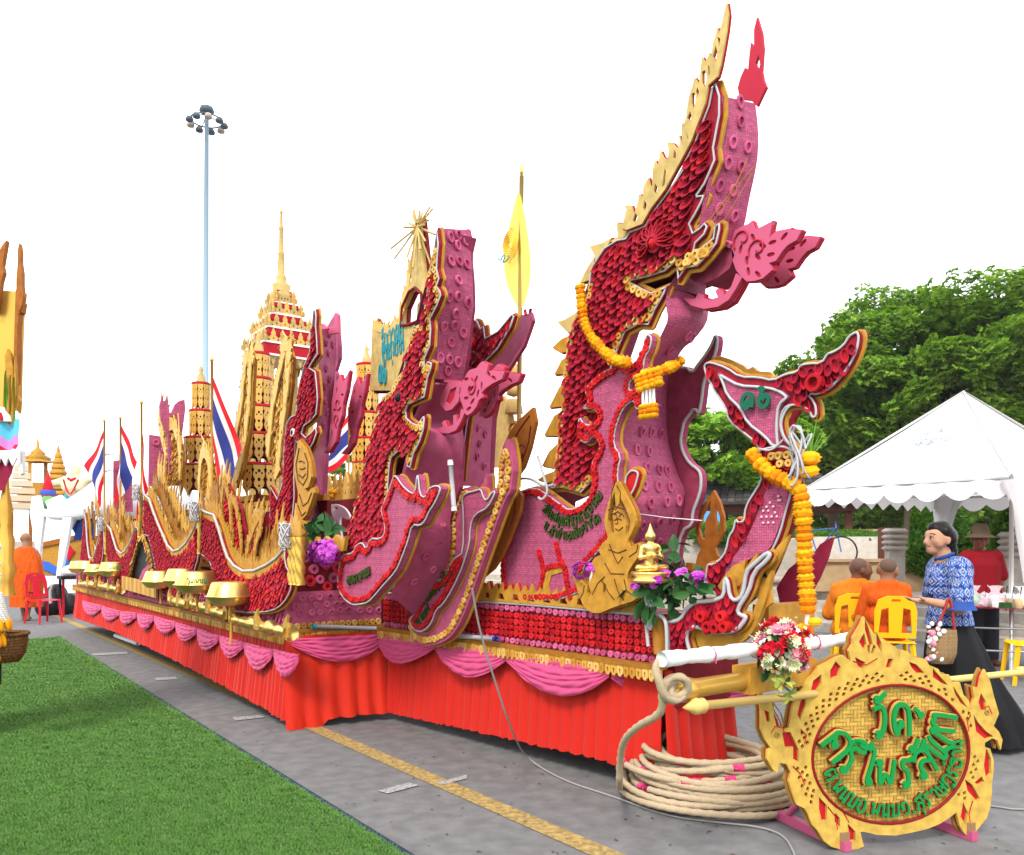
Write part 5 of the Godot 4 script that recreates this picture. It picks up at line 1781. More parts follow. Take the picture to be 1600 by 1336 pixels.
	tube(st, smooth3(V3("-259 192 -347 -252 190 -347 -246 194 -347 -244 196 -347"), 2), 0.005, 5)
	tube(st, smooth3(V3("-240 211 -346 -243 209 -346 -246 203 -346 -244 196 -346 -240 192 -346 -237 189 -346"), 2), 0.006, 5)
	obj("light_tangle", st, M.rope_light, t)


func build_devas() -> void:
	var F := fr(0.000, -3.360, 1.0000, 0.0000)
	var t := thing("celestial_board", "golden seated celestial figure cut from board with a pointed halo, before the pink body", "figure board", Vector3(-3.564, 1.049, -3.360))
	var o := V("-350 183 -342 172 -335 162 -334 156 -338 149 -341 146 -339 142 -335 144 -332 145 -330 143 -331 138 -338 131 -341 126 -339 121 -334 117 -332 113 -351 108 -367 102 -378 106 -382 113 -387 123 -388 126 -384 125 -379 120 -373 120 -369 127 -371 133 -367 137 -362 137 -365 141 -360 146 -356 147 -359 154 -360 159 -356 169")
	var holes := [V("-351 175 -355 167 -357 158 -355 151 -351 151 -352 157 -353 162 -350 166"), V("-347 172 -342 165 -338 157 -339 152 -342 149 -342 155 -344 160 -347 164"), V("-375 115 -374 121 -371 115 -373 112"), V("-360 122 -358 120 -359 114 -361 116")]
	o = round_path(o)
	obj("figure_board", slab_mesh(o, 0.022, holes), M.gold, t, F)
	obj("figure_backing", slab_mesh(grow(o, 0.008), 0.02, [holes[0], holes[1]]), M.gold_dark, t, out(F, -0.023))
	var st := begin(true)
	for s in [V("-354 161 -348 163 -344 161"), V("-351 158 -348 159 -345 158"), V("-350 153 -347 152 -344 154"), V("-355 144 -351 137 -348 133 -344 137"), V("-359 133 -354 127 -343 127"), V("-362 123 -356 116 -351 112"), V("-351 124 -348 117 -343 112"), V("-343 124 -341 118 -336 115"), V("-350 181 -353 175 -354 169 -350 164 -346 168 -346 174 -349 178"), V("-356 164 -350 166 -343 164"), V("-354 161 -352 162 -349 161"), V("-347 160 -345 162 -343 160"), V("-349 160 -348 156 -350 156"), V("-356 141 -348 139 -341 141"), V("-370 114 -365 121 -359 125"), V("-381 111 -378 115 -377 119"), V("-339 137 -333 140 -332 144")]:
		tube(st, lift(s, 0.002), 0.0035, 4)
	obj("engraved_lines", st, M.brown_wood, t, F).set_meta("kind", "stuff")
	F = fr(0.000, -4.150, 1.0000, 0.0000)
	t = thing("celestial_board", "orange brown celestial figure board with halo, between the pink belly and the swan", "figure board", Vector3(-3.517, 1.238, -4.150))
	o = V("-344 178 -339 170 -336 161 -336 152 -340 146 -343 142 -341 137 -338 136 -336 138 -337 133 -342 130 -340 123 -367 122 -367 132 -362 132 -361 127 -359 130 -357 137 -354 141 -357 146 -359 153 -357 163 -350 171")
	obj("figure_board", slab_mesh(o, 0.022, [V("-346 172 -353 163 -356 154 -354 148 -351 147 -351 153 -350 160 -347 164"), V("-343 170 -339 161 -339 153 -342 149 -342 156 -343 162")]), M.orange_wood, t, F)
	# flame band along the front section's deck
	t = thing("flame_band", "band of gold flame shaped cut-outs standing along the prow deck's edge", "trim board", Vector3(-4.6, 1.0, -3.4))
	var G := out(fr(-6.100, -3.250, 0.9960, -0.0889), 0.03)
	var edge := PackedVector2Array()
	var x := 0.62
	edge.append(Vector2(x, 1.045))
	var tops := PackedVector2Array()
	while x < 2.62:
		tops.append_array(PackedVector2Array([Vector2(x, 1.12), Vector2(x + 0.03, 1.135), Vector2(x + 0.05, 1.165), Vector2(x + 0.065, 1.125), Vector2(x + 0.1, 1.14), Vector2(x + 0.12, 1.18), Vector2(x + 0.14, 1.12)]))
		x += 0.15
	edge.append(Vector2(x, 1.045))
	tops.reverse()
	edge.append_array(tops)
	var cut := []
	x = 0.7
	while x < 2.55:
		cut.append(PackedVector2Array([Vector2(x, 1.065), Vector2(x + 0.07, 1.06), Vector2(x + 0.05, 1.1), Vector2(x + 0.01, 1.105)]))
		x += 0.15
	obj("band_board", slab_mesh(edge, 0.02, cut), M.gold, t, G)
	var edge2 := grow(edge, 0.008)
	obj("band_backing", slab_mesh(edge2, 0.02, cut), M.trims[0], t, out(G, -0.022))
	st = begin()
	box(st, Vector3(1.6, 1.07, -0.1), Vector3(2.0, 0.12, 0.06))
	obj("band_plinth", st, M.pink_plain, t, fr(-6.100, -3.250, 0.9960, -0.0889))
	# brown figure behind the tallest naga's back
	t = thing("celestial_board", "brown leaf shaped celestial board leaning against the tallest naga's back", "figure board", Vector3(-4.423, 1.739, -3.300))
	o = V("-420 232 -417 222 -423 206 -430 194 -438 188 -439 182 -432 176 -434 165 -442 153 -448 144 -454 136 -464 127 -478 120 -484 122 -478 140 -470 153 -464 166 -449 174 -446 186 -449 193 -453 209 -445 219 -434 226")
	obj("figure_board", slab_mesh(o, 0.025), M.orange_wood, t, fr(0.000, -3.300, 1.0000, 0.0000))
	st = begin(true)
	for s in [V("-423 227 -434 219 -442 210 -444 202 -438 194 -431 198 -424 210 -422 220"), V("-438 207 -432 209 -428 207"), V("-437 202 -432 200 -430 203"), V("-444 170 -449 159 -457 148 -467 135"), V("-439 174 -438 165 -445 154")]:
		tube(st, lift(s, 0.003), 0.005, 4)
	obj("engraved_lines", st, M.dark_red, t, fr(0.000, -3.300, 1.0000, 0.0000)).set_meta("kind", "stuff")


func build_lettering() -> void:
	var F := out(fr(-5.397, -3.355, 0.9991, -0.0428), 0.004)
	var t := thing("chest_lettering", "two curved lines of dark green Thai letters on the tallest naga's pink body", "lettering", Vector3(-4.015, 1.585, -3.479))
	thai(t, "สนับสนุนสักการเรือโดย", F, V("117 166 126 160 135 156 144 155 152 157 160 161 166 166 173 173"), 0.052, M.letter_green, 0.012, [[M.letter_dark, 0.012, 0.07]], "letter", 0.055)
	thai(t, "บ.อักปาเอเชียจำกัด", F, V("118 155 127 149 137 147 146 147 155 150 163 154 171 158"), 0.052, M.letter_green, 0.012, [[M.letter_dark, 0.012, 0.07]], "letter", 0.055)
	F = fr(0.000, -2.680, 1.0000, 0.0000)
	t = thing("curl_lettering", "short line of dark green Thai letters on the second naga's left curl", "lettering", Vector3(-5.379, 1.191, -2.680))
	thai(t, "อบต.พนม", F, V("-562 114 -543 117 -525 123"), 0.06, M.letter_green, 0.006, [[M.letter_dark, 0.01, 0.075]], "letter", 0.06)
	F = fr(0.000, -3.090, 1.0000, 0.0000)
	t = thing("curl_lettering", "two slanting lines of dark green Thai letters on the second naga's right curl", "lettering", Vector3(-5.068, 1.077, -3.100))
	thai(t, "คุณสมโพธิ์ตาล", F, V("-521 100 -505 109 -491 116 -480 125"), 0.06, M.letter_green, 0.006, [[M.letter_dark, 0.01, 0.075]], "letter", 0.06)
	thai(t, "ต.พนม", F, V("-531 83 -521 89 -512 96"), 0.055, M.letter_green, 0.006, [[M.letter_dark, 0.01, 0.075]], "letter", 0.06)


func bowl(label: String, at: Vector3, r: float, stick: float) -> Node3D:
	var t := thing("golden_bowl", label, "bowl", at - Vector3(0, stick, 0), "golden alms bowls along the float's side")
	var b := obj("bowl", lathe_mesh([[0.0, 0.0], [r * 0.4, 0.005], [r * 0.75, r * 0.1], [r * 0.97, r * 0.34], [r, r * 0.4], [r * 1.06, r * 0.42], [r * 1.06, r * 0.45], [r * 0.98, r * 0.46]], 28), M.gold_metal, t, Transform3D(Basis(), at))
	obj("lid", lathe_mesh([[r * 0.98, r * 0.46], [r * 0.94, r * 0.56], [r * 0.8, r * 0.96], [r * 0.76, r * 1.02], [r * 0.3, r * 1.04], [0.0, r * 1.05]], 28), M.gold_metal, b, Transform3D(Basis(), at))
	var st := begin(true)
	tube(st, PackedVector3Array([at + Vector3(0, 0.01, 0), at - Vector3(0, stick, 0)]), 0.012, 6)
	obj("stick", st, M.gold, t)
	return t


func build_bowls() -> void:
	var names := ["golden bowl nearest the camera, in front of the largest red panel", "golden bowl with green letters, second from the front", "golden bowl partly behind the lettered one", "golden bowl beside the dark arch", "golden bowl with faint green letters near the rear", "small golden bowl with green letters left of the dark arch", "rear golden bowl of the overlapping rear pair", "rearmost golden bowl of all"]
	var spots := [Vector3(-7.050, 0.985, -2.300), Vector3(-7.847, 1.051, -2.250), Vector3(-8.814, 1.051, -2.400), Vector3(-9.543, 1.018, -2.350), Vector3(-11.913, 1.071, -2.350), Vector3(-13.016, 1.040, -2.350), Vector3(-13.979, 1.051, -2.400), Vector3(-14.563, 1.037, -2.400)]
	var rs := [0.2, 0.2, 0.2, 0.19, 0.19, 0.17, 0.19, 0.19]
	for i in spots.size():
		var t := bowl(names[i], spots[i] - Vector3(0, 0.07, 0), rs[i], 0.32 if i == 0 else 0.16)
		if i == 1 or i == 5 or i == 4:
			var d: Vector3 = (EYE - spots[i]) * Vector3(1, 0, 1)
			d = d.normalized()
			var F := Transform3D(Basis(Vector3.UP.cross(d), Vector3.UP, d), spots[i] + d * rs[i] * 0.93 + Vector3(0, 0.035, 0))
			thai(t, "วัดพนม", F, PackedVector2Array([Vector2(-0.09, -0.01), Vector2(0.09, 0.0)]), 0.045, M.green_paint, 0.003)
	# gold turned bars along the edge
	var j := 0
	for s in [V("-707 80 -584 79"), V("-824 86 -722 82"), V("-902 85 -839 84"), V("-1265 85 -1148 85"), V("-1415 82 -1292 85")]:
		var o := tag(thing("gold_bar", "", "rail", Vector3(s[0].x, s[0].y, -2.34)), ["turned golden bar nearest the front below the largest red panel", "turned golden bar below the nearest golden bowl", "short golden bar below the two overlapping bowls", "golden bar left of the gold comb rail", "rearmost golden bar below the rearmost bowls"][j], "rail", "gold bars along the float's edge")
		var st := begin(true)
		var pts := PackedVector3Array()
		var rad := []
		var n := 30
		for k in n + 1:
			var u := float(k) / n
			pts.append(Vector3(lerpf(s[0].x, s[1].x, u), lerpf(s[0].y, s[1].y, u), -2.34))
			rad.append(0.036 + 0.008 * sin(u * 40.0) + (0.02 if k % 10 == 0 else 0.0))
		tube(st, pts, rad, 12)
		obj("turned_bar", st, M.gold_metal, o)
		st = begin()
		for k in 3:
			var u: float = [0.0, 0.5, 1.0][k]
			var c := Vector2(lerpf(s[0].x, s[1].x, u), lerpf(s[0].y, s[1].y, u))
			slab(st, PackedVector2Array([c + Vector2(-0.05, -0.03), c + Vector2(0.05, -0.03), c + Vector2(0.06, 0.05), c + Vector2(0.02, 0.08), c + Vector2(0.03, 0.14), c + Vector2(-0.02, 0.1), c + Vector2(-0.06, 0.06)]), 0.02)
		obj("bar_flame", st, M.gold_shiny, o, fr(0.000, -2.300, 1.0000, 0.0000))
		j += 1
	var comb := thing("comb_rail", "gold comb shaped rail of upright bamboo slats beside the dark arch", "rail", Vector3(-10.8, 0.85, -2.3))
	var c := V("-1134 90 -969 87")
	var list := []
	for k in 36:
		var u := k / 35.0
		list.append(Transform3D(Basis(Vector3(0, 0, 1), R(-0.1, 0.1)), Vector3(lerpf(c[0].x, c[1].x, u), lerpf(c[0].y, c[1].y, u) + 0.05, -2.34)))
	pieces("slat", [box_mesh(Vector3(0.035, 0.16, 0.02))], M.golds, list, comb)


func flag(label: String, top: Vector3, base_y: float, hoist: float, fly: float, dir_top: Vector3, dir_low: Vector3, start := 0.06) -> void:
	var t := thing("national_flag", label, "flag", Vector3(top.x, base_y, top.z), "red white and blue flags along the float")
	var st := begin(true)
	tube(st, PackedVector3Array([Vector3(top.x, base_y, top.z), top]), 0.014, 7)
	obj("flag_pole", st, M.gold, t)
	st = begin(true)
	ball(st, top + Vector3(0, 0.03, 0), Vector3(0.022, 0.035, 0.022))
	obj("pole_finial", st, M.gold_metal, t)
	var nv := 24
	var nu := 22
	var ph := R(0, 6)
	var P := func(u: float, v: float) -> Vector3:
		var p := top - Vector3(0, start + v * hoist, 0)
		var d := dir_top.lerp(dir_low, v)
		p += d * fly * u
		var w := sin(u * 7.0 + v * 3.0 + ph) * 0.05 * u + sin(u * 3.0 - v * 5.0 + ph * 2.0) * 0.06 * u
		return p + Vector3(0.8, 0.1, 0.6) * w
	var cols := [lin(0.6, 0.02, 0.035), lin(0.75, 0.75, 0.78), lin(0.03, 0.04, 0.2), lin(0.03, 0.04, 0.2), lin(0.75, 0.75, 0.78), lin(0.6, 0.02, 0.035)]
	var nm := ["red_stripe", "white_stripe", "blue_stripe", "blue_stripe", "white_stripe", "red_stripe"]
	var cloth: MeshInstance3D
	for s in 6:
		if s == 3:
			continue
		st = begin(true)
		var rows := []
		for i in nu + 1:
			var row := PackedVector3Array()
			var v0 := s / 6.0
			var v1 := (s + (2 if s == 2 else 1)) / 6.0
			for k in 5:
				row.append(P.call(float(i) / nu, lerpf(v0, v1, k / 4.0)))
			rows.append(row)
		grid(st, rows)
		var m := mat(cols[s], 0.7)
		m.backlight_enabled = true
		m.backlight = cols[s]
		obj(nm[s], st, m, t)


func build_flags() -> void:
	var r := Vector3(0.598, 0, -0.8015)
	flag("largest tricolour flag hanging before the golden tail board", Vector3(-8.563, 3.276, -2.600), 1.75, 0.62, 0.9, r * 0.36 - Vector3(0, 0.86, 0), r * 0.12 - Vector3(0, 0.8, 0), 0.12)
	flag("tricolour flag nearest the tall pink crest, folded on its pole", Vector3(-11.074, 3.173, -2.500), 1.3, 0.75, 0.9, r * 0.1 - Vector3(0, 0.9, 0), r * -0.12 - Vector3(0, 0.75, 0), 0.25)
	flag("tricolour flag spread wide in the middle of the rear trio", Vector3(-12.267, 3.123, -2.500), 1.2, 0.62, 0.72, r * 0.36 - Vector3(0, 0.75, 0), r * -0.14 - Vector3(0, 0.7, 0), 0.05)
	flag("rearmost tricolour flag beside the white tent", Vector3(-13.328, 3.211, -2.500), 1.1, 0.62, 0.72, r * -0.4 - Vector3(0, 0.75, 0), r * -0.08 - Vector3(0, 0.75, 0), 0.1)
	flag("small tricolour flag showing at the far side right of the slim naga", Vector3(-10.213, 3.229, -4.900), 1.6, 0.6, 0.6, r * -0.4 - Vector3(0, 0.6, 0), r * -0.5 - Vector3(0, 0.4, 0), 0.05)
	# yellow leaf shaped flag
	var top: Vector3 = Vector3(-5.064, 4.259, -3.870)
	var low: Vector3 = Vector3(-5.096, 2.375, -3.870)
	var t := thing("yellow_banner", "tall pale yellow leaf shaped banner with an orange emblem on a pole", "banner", low)
	var st := begin(true)
	tube(st, PackedVector3Array([low - Vector3(0, 0.5, 0), low, top]), 0.018, 8)
	obj("banner_pole", st, M.gold_pale, t)
	st = begin(true)
	ball(st, top + Vector3(0, 0.05, 0), Vector3(0.02, 0.05, 0.02))
	obj("pole_finial", st, M.gold_metal, t)
	var outl := V("-506 414 -499 397 -494 378 -491 360 -491 346 -496 335 -504 325 -510 324 -516 333 -523 344 -527 355 -529 371 -525 387 -519 400 -512 410")
	outl = round_path(outl)
	st = begin(true)
	var c := Vector2.ZERO
	for v in outl:
		c += v / outl.size()
	var rows := []
	for k in 9:
		var row := PackedVector3Array()
		for v in outl:
			var q := c.lerp(v, k / 8.0)
			row.append(Vector3(q.x, q.y, -3.85 + 0.02 * sin(q.x * 9.0 + q.y * 2.0)))
		rows.append(row)
	grid(st, rows, true)
	obj("banner_cloth", st, M.banner, t)
	var em := V("-514 374")[0]
	st = begin(true)
	for k in 4:
		var p := PackedVector3Array()
		for i in 18:
			var a := i * 0.55 + k * 1.6
			var rr := 0.03 + i * 0.006
			p.append(Vector3(em.x + cos(a) * rr * 0.8, em.y + sin(a) * rr, -3.82))
		tube(st, p, 0.006, 4)
	obj("banner_emblem", st, M.emblem, t)
	st = begin(true)
	var p2 := PackedVector3Array()
	for v in V("-525 366 -521 363 -519 366 -515 366 -517 363 -519 361 -514 361 -510 363 -512 365"):
		p2.append(Vector3(v.x, v.y, -3.78))
	tube(st, smooth3(p2, 1), 0.006, 4)
	obj("banner_scroll", st, M.teal, t)
	# stacked lamps behind the banner pole
	t = thing("hanging_ornament", "stack of gold and white lamp ornaments hanging beside the yellow banner's pole", "ornament", Vector3(-5.735, 2.597, -4.300))
	var o: Vector3 = Vector3(-5.735, 2.983, -4.300)
	st = begin(true)
	lathe(st, [[0.05, 0.0], [0.06, -0.08], [0.045, -0.12]], 12, o)
	lathe(st, [[0.0, -0.16], [0.07, -0.18], [0.06, -0.26], [0.0, -0.28]], 12, o)
	lathe(st, [[0.06, -0.3], [0.08, -0.42], [0.0, -0.42]], 12, o)
	obj("lamp_bodies", st, M.gold_pale, t)
	obj("wheel_ring", tube_mesh(PackedVector3Array([o + Vector3(0.06, -0.55, 0), o + Vector3(0.03, -0.5, 0), o + Vector3(-0.03, -0.5, 0), o + Vector3(-0.06, -0.55, 0), o + Vector3(-0.03, -0.62, 0), o + Vector3(0.03, -0.62, 0)]), 0.018, 6, true), M.gold_dark, t)


func build_poles() -> void:
	var t := thing("wrapped_pole", "thick pole wrapped in white cloth lying across the float's front", "pole", Vector3(-2.3, 0.9, -2.5))
	var a := Vector3(-2.3, 0.985, -2.46)
	var b := Vector3(-2.3, 0.972, -3.88)
	var pts := resample(PackedVector3Array([a, b]), 0.03)
	var rad := []
	for i in pts.size():
		rad.append(0.031 + 0.003 * sin(i * 0.9) + 0.002 * sin(i * 2.3))
	var st := begin(true)
	tube(st, pts, rad, 12)
	obj("wrapping", st, M.white, t)
	st = begin(true)
	for z in [-2.75, -3.05, -3.5]:
		var p := PackedVector3Array()
		for k in 9:
			p.append(Vector3(-2.3 + cos(k * TAU / 8) * 0.036, 0.98 + sin(k * TAU / 8) * 0.036, z))
		tube(st, p, 0.003, 4)
		tube(st, PackedVector3Array([Vector3(-2.265, 0.99, z), Vector3(-2.25, 0.95, z + 0.02)]), 0.002, 4)
	obj("pink_tie", st, M.swag, t)
	t = thing("golden_beam", "stout golden pole with a cone shaped tip below the white wrapped pole", "pole", Vector3(-2.35, 0.8, -2.6))
	var B := Basis(Vector3(1, 0, 0), -PI / 2)
	var c: Vector3 = Vector3(-2.350, 0.837, -2.522)
	st = begin(true)
	lathe(st, [[0.0, 0.0], [0.02, -0.03], [0.024, -0.045], [0.034, -0.06], [0.038, -0.075], [0.05, -0.1], [0.054, -0.14], [0.046, -0.17], [0.04, -0.2], [0.04, -0.5]], 16, c, Basis(Vector3(1, 0, 0), PI / 2))
	obj("tip", st, M.gold_shiny, t)
	st = begin()
	box(st, c + Vector3(0, 0.005, -0.75), Vector3(0.1, 0.12, 0.5))
	obj("beam_box", st, M.gold, t)
	t = thing("golden_carrying_pole", "long thin pale gold carrying pole with a turned tip, behind the name board", "pole", Vector3(-2.0, 0.6, -4.0))
	a = Vector3(-2.295, 0.775, -2.676)
	b = Vector3(-2.241, 0.628, -6.026)
	st = begin(true)
	tube(st, PackedVector3Array([a, b]), 0.019, 10)
	obj("pole", st, M.gold_pale_wood, t)
	var d := (a - b).normalized()
	var x := d.cross(Vector3.UP).normalized()
	st = begin(true)
	lathe(st, [[0.02, -0.04], [0.034, -0.02], [0.03, 0.0], [0.036, 0.015], [0.03, 0.035], [0.02, 0.05], [0.0, 0.1]], 14, a, Basis(x, d, x.cross(d)))
	lathe(st, [[0.02, -0.05], [0.034, -0.04], [0.03, -0.01], [0.036, 0.0], [0.034, 0.03], [0.02, 0.04]], 14, Vector3(-2.285, 0.634, -5.716), Basis(x, d, x.cross(d)))
	obj("turned_tip", st, M.gold_pale_wood, t)


func build_rope() -> void:
	var c: Vector3 = Vector3(-3.173, 0.000, -3.789)
	var t := thing("rope_coil", "large coil of thick natural rope with pink bands lying on the road", "rope", c)
	var p := PackedVector3Array()
	var turns := 22
	var n := turns * 40
	for i in n:
		var a := TAU * i / 40.0 + 2.6
		var k := i / 40
		var layer := k / 4
		var lane := k % 4
		if layer % 2 == 1:
			lane = 3 - lane
		var r := 0.5 - lane * 0.042 + 0.034 * sin(a * 1.0 + k * 2.3) + 0.018 * sin(a * 2.0 + k * 2.9) - layer * 0.012
		var y := 0.02 + layer * 0.042 + 0.026 * sin(a + k * 2.1) + 0.014 * sin(a * 2.0 + k) + lane * 0.008
		if layer == 0:
			y = maxf(y, 0.018)
		p.append(c + Vector3(cos(a) * r * 1.02, maxf(y, 0.018), sin(a) * r * 0.98))
	p = smooth3(p, 1)
	var st := begin(true)
	tube(st, resample(p, 0.012), 0.0185, 9, false, 95.0, 3, 0.13)
	obj("coiled_rope", st, M.rope, t)
	# tail that rises and knots round the golden tip
	var tail := smooth3(PackedVector3Array([p[0] + Vector3(0, 0.0, 0), c + Vector3(-0.36, 0.03, 0.36), Vector3(-2.882, 0.274, -2.792), Vector3(-2.824, 0.424, -2.736), Vector3(-2.705, 0.564, -2.645), Vector3(-2.519, 0.674, -2.561), Vector3(-2.379, 0.740, -2.530), Vector3(-2.342, 0.795, -2.513), Vector3(-2.331, 0.850, -2.494), Vector3(-2.316, 0.902, -2.515), Vector3(-2.288, 0.912, -2.552), Vector3(-2.280, 0.883, -2.596), Vector3(-2.300, 0.838, -2.603), Vector3(-2.311, 0.821, -2.555), Vector3(-2.313, 0.840, -2.519), Vector3(-2.345, 0.871, -2.577), Vector3(-2.350, 0.880, -2.637), Vector3(-2.301, 0.855, -2.636), Vector3(-2.305, 0.805, -2.563), Vector3(-2.308, 0.823, -2.492), Vector3(-2.310, 0.893, -2.456), Vector3(-2.326, 0.948, -2.451), Vector3(-2.324, 0.982, -2.471), Vector3(-2.322, 0.985, -2.507)]), 2)
	st = begin(true)
	tube(st, resample(tail, 0.012), 0.0165, 9, false, 95.0, 3, 0.13)
	obj("rope_tail", st, M.rope, t)
	var bands := []
	var bm := begin(true)
	tube(bm, PackedVector3Array([Vector3(0, -0.03, 0), Vector3(0, 0.03, 0)]), 0.021, 9)
	bm.generate_normals()
	var band_mesh := bm.commit()
	for k in 19:
		var i := int(R(0.02, 0.97) * (p.size() - 2))
		if p[i].distance_to(EYE) > c.distance_to(EYE):
			i = (i + 40) % (p.size() - 2)
		var d := (p[i + 1] - p[i]).normalized()
		var x := d.cross(Vector3.UP).normalized()
		bands.append(Transform3D(Basis(x, d, x.cross(d)), p[i]))
	pieces("pink_band", [band_mesh], [M.rope_pink], bands, t)
	t = thing("electric_cable", "thin grey electric cable trailing over the road beside the rope coil", "cable", Vector3(-3.327, 0.000, -3.382))
	st = begin(true)
	tube(st, smooth3(PackedVector3Array([Vector3(-3.652, 1.206, -2.463), Vector3(-3.714, 0.993, -2.547), Vector3(-3.750, 0.718, -2.666), Vector3(-3.847, 0.353, -2.871), Vector3(-4.396, 0.010, -3.397), Vector3(-3.853, 0.008, -3.262), Vector3(-3.437, 0.008, -3.290), Vector3(-3.034, 0.008, -3.275), Vector3(-2.807, 0.008, -3.412), Vector3(-2.626, 0.008, -3.540), Vector3(-2.486, 0.008, -3.528), Vector3(-2.330, 0.008, -3.381), Vector3(-2.228, 0.008, -3.258)]), 3), 0.006, 5)
	tube(st, PackedVector3Array([Vector3(-2.108, 0.008, -4.820), Vector3(-1.995, 0.008, -4.862), Vector3(-1.861, 0.008, -5.004)]), 0.006, 5)
	obj("cable", st, M.cable, t)


func build_sign() -> void:
	var F := fr(-2.180, -3.660, 0.4281, -0.9037)
	var base := F.origin
	var t := thing("temple_name_board", "oval golden name board with green Thai letters and cut-out naga frame, on pink feet", "sign", base)
	var outer := V("4 110 7 105 9 102 13 100 16 98 21 95 23 92 22 87 23 94 27 93 31 90 37 89 39 86 44 84 46 81 50 81 52 77 56 77 58 71 61 68 62 64 64 69 63 75 67 74 68 79 70 83 73 77 75 70 78 61 75 55 78 52 80 48 79 43 77 48 74 49 70 47 70 45 73 44 75 38 75 33 74 27 74 22 73 15 71 10 68 7 65 4 62 0 58 4 56 7 54 14 51 12 45 9 38 7 31 6 21 5 11 6 4 8 2 8 4 1 1 0 -3 -2 -7 0 -13 2 -17 5 -20 10 -23 13 -25 18 -27 21 -31 23 -33 28 -35 34 -34 38 -36 42 -40 43 -41 38 -43 40 -46 45 -46 49 -44 50 -47 54 -49 59 -49 68 -50 74 -51 81 -49 77 -47 73 -44 71 -42 67 -39 62 -38 58 -35 59 -34 64 -33 69 -32 71 -31 74 -28 77 -27 80 -23 83 -20 87 -15 89 -11 91 -7 92 -3 89 -4 94 -2 97 -2 100 0 103 2 106")
	var oval := PackedVector2Array()
	var c := V("19 44")[0]
	var ex := V("61 41")[0].x - c.x
	var ey := c.y - V("19 11")[0].y
	for k in 48:
		var a := TAU * k / 48.0
		oval.append(c + Vector2(cos(a) * ex, sin(a) * ey * (1.0 + 0.03 * cos(a))))
	# cut-outs: teardrops in the flames, small scale holes along the naga bodies
	var holes := []
	for s in [V("5 107 7 102 8 98 7 97 5 103"), V("4 101 2 98 4 95 5 97"), V("11 101 13 97 13 94 11 97"), V("6 96 7 96 7 93 6 94"), V("9 96 10 95 9 93 8 93"), V("0 90 4 88 3 86 1 87"), V("17 89 19 89 18 86 16 86"), V("-11 88 -9 86 -10 83 -13 82 -13 85"), V("-19 82 -19 79 -21 76 -23 76 -22 80"), V("-27 73 -27 69 -29 64 -30 66 -29 70"), V("29 87 32 86 35 83 32 83 30 85"), V("42 83 45 80 48 77 45 78 42 80"), V("53 74 56 70 59 66 56 68 54 71"), V("-42 69 -39 65 -38 61 -41 61 -42 65"), V("-47 67 -45 66 -45 63 -46 63"), V("68 70 70 67 70 64 68 64 67 67"), V("-37 55 -34 55 -31 49 -31 45 -33 46 -33 50 -36 50"), V("65 59 67 56 70 53 73 51 70 50 66 53"), V("-19 24 -16 21 -16 16 -18 16 -19 20"), V("-11 17 -9 15 -9 12 -11 14"), V("-4 11 -1 8 -1 5 -3 5"), V("60 28 63 26 66 21 65 20 61 24"), V("58 17 60 13 59 9 57 12"), V("71 42 73 38 73 33 71 31 70 36"), V("69 28 67 27 65 28 68 30")]:
		holes.append(s)
	var rows := [1.085, 1.135, 1.185]
	for i in holes.size():
		var m := Vector2.ZERO
		for v in holes[i]:
			m += v / holes[i].size()
		for k in holes[i].size():
			holes[i][k] = m + (holes[i][k] - m) * 1.4
	var safe := grow(outer, -0.016)
	for j in 3:
		for k in 58:
			var a := TAU * (k + 0.5 * (j % 2)) / 58.0
			if sin(a) < -0.62 or (sin(a) < 0.16 and sin(a) > -0.06) or absf(cos(a)) < 0.09:
				continue
			var q: Vector2 = c + Vector2(cos(a) * ex, sin(a) * ey) * rows[j]
			var free := Geometry2D.is_point_in_polygon(q, safe)
			for h in holes.slice(0, 25):
				if Geometry2D.is_point_in_polygon(q, grow(h, 0.02)):
					free = false
			if not free:
				continue
			var tn := Vector2(-sin(a), cos(a))
			var nn := Vector2(cos(a), sin(a))
			holes.append(PackedVector2Array([q + tn * 0.0155, q + nn * 0.0105, q - tn * 0.011, q - nn * 0.0105]))
	var inner := PackedVector2Array()
	for v in oval:
		inner.append(v)
	var all := [inner] + holes
	obj("frame_board", slab_mesh(outer, 0.016, all), M.sign_gold, t, F)
	obj("red_board", slab_mesh(grow(outer, -0.006), 0.02, [grow(inner, 0.004)]), M.sign_red, t, out(F, -0.017))
	obj("rear_board", slab_mesh(grow(outer, 0.004), 0.014, [grow(inner, 0.004)]), M.sign_gold_dark, t, out(F, -0.038))
	obj("woven_panel", slab_mesh(grow(oval, 0.012), 0.012), M.bigweave, t, out(F, -0.022))
	obj("oval_rim", tube_mesh(lift(oval, 0.0), 0.0075, 6, true), M.dark_red_paint, t, F)
	# naga eyes and engraved curls
	for s in [V("-41 56"), V("71 62")]:
		var q: Vector2 = s[0]
		obj("naga_eye", ring_mesh(0.014, 0.006, 0.006, 12), M.sign_gold_dark, t, F * Transform3D(Basis(), Vector3(q.x, q.y, 0.0)))
	var st := begin(true)
	for s in [V("-44 57 -42 60 -38 59 -37 56"), V("-29 58 -26 55 -27 51"), V("62 61 60 58 61 53"), V("68 64 72 65 74 61"), V("-15 21 -11 16 -10 10"), V("-7 18 -4 13"), V("63 19 61 13 62 7"), V("-33 41 -29 37 -27 32"), V("11 90 5 87 -2 89")]:
		tube(st, lift(s, 0.001), 0.0028, 4)
	obj("engraved_lines", st, M.sign_red, t, F).set_meta("kind", "stuff")
	# letters in layers of green, pale yellow and dark red
	var lay := [[M.sign_gold, 0.012, 0.105], [M.dark_red_paint, 0.024, 0.125]]
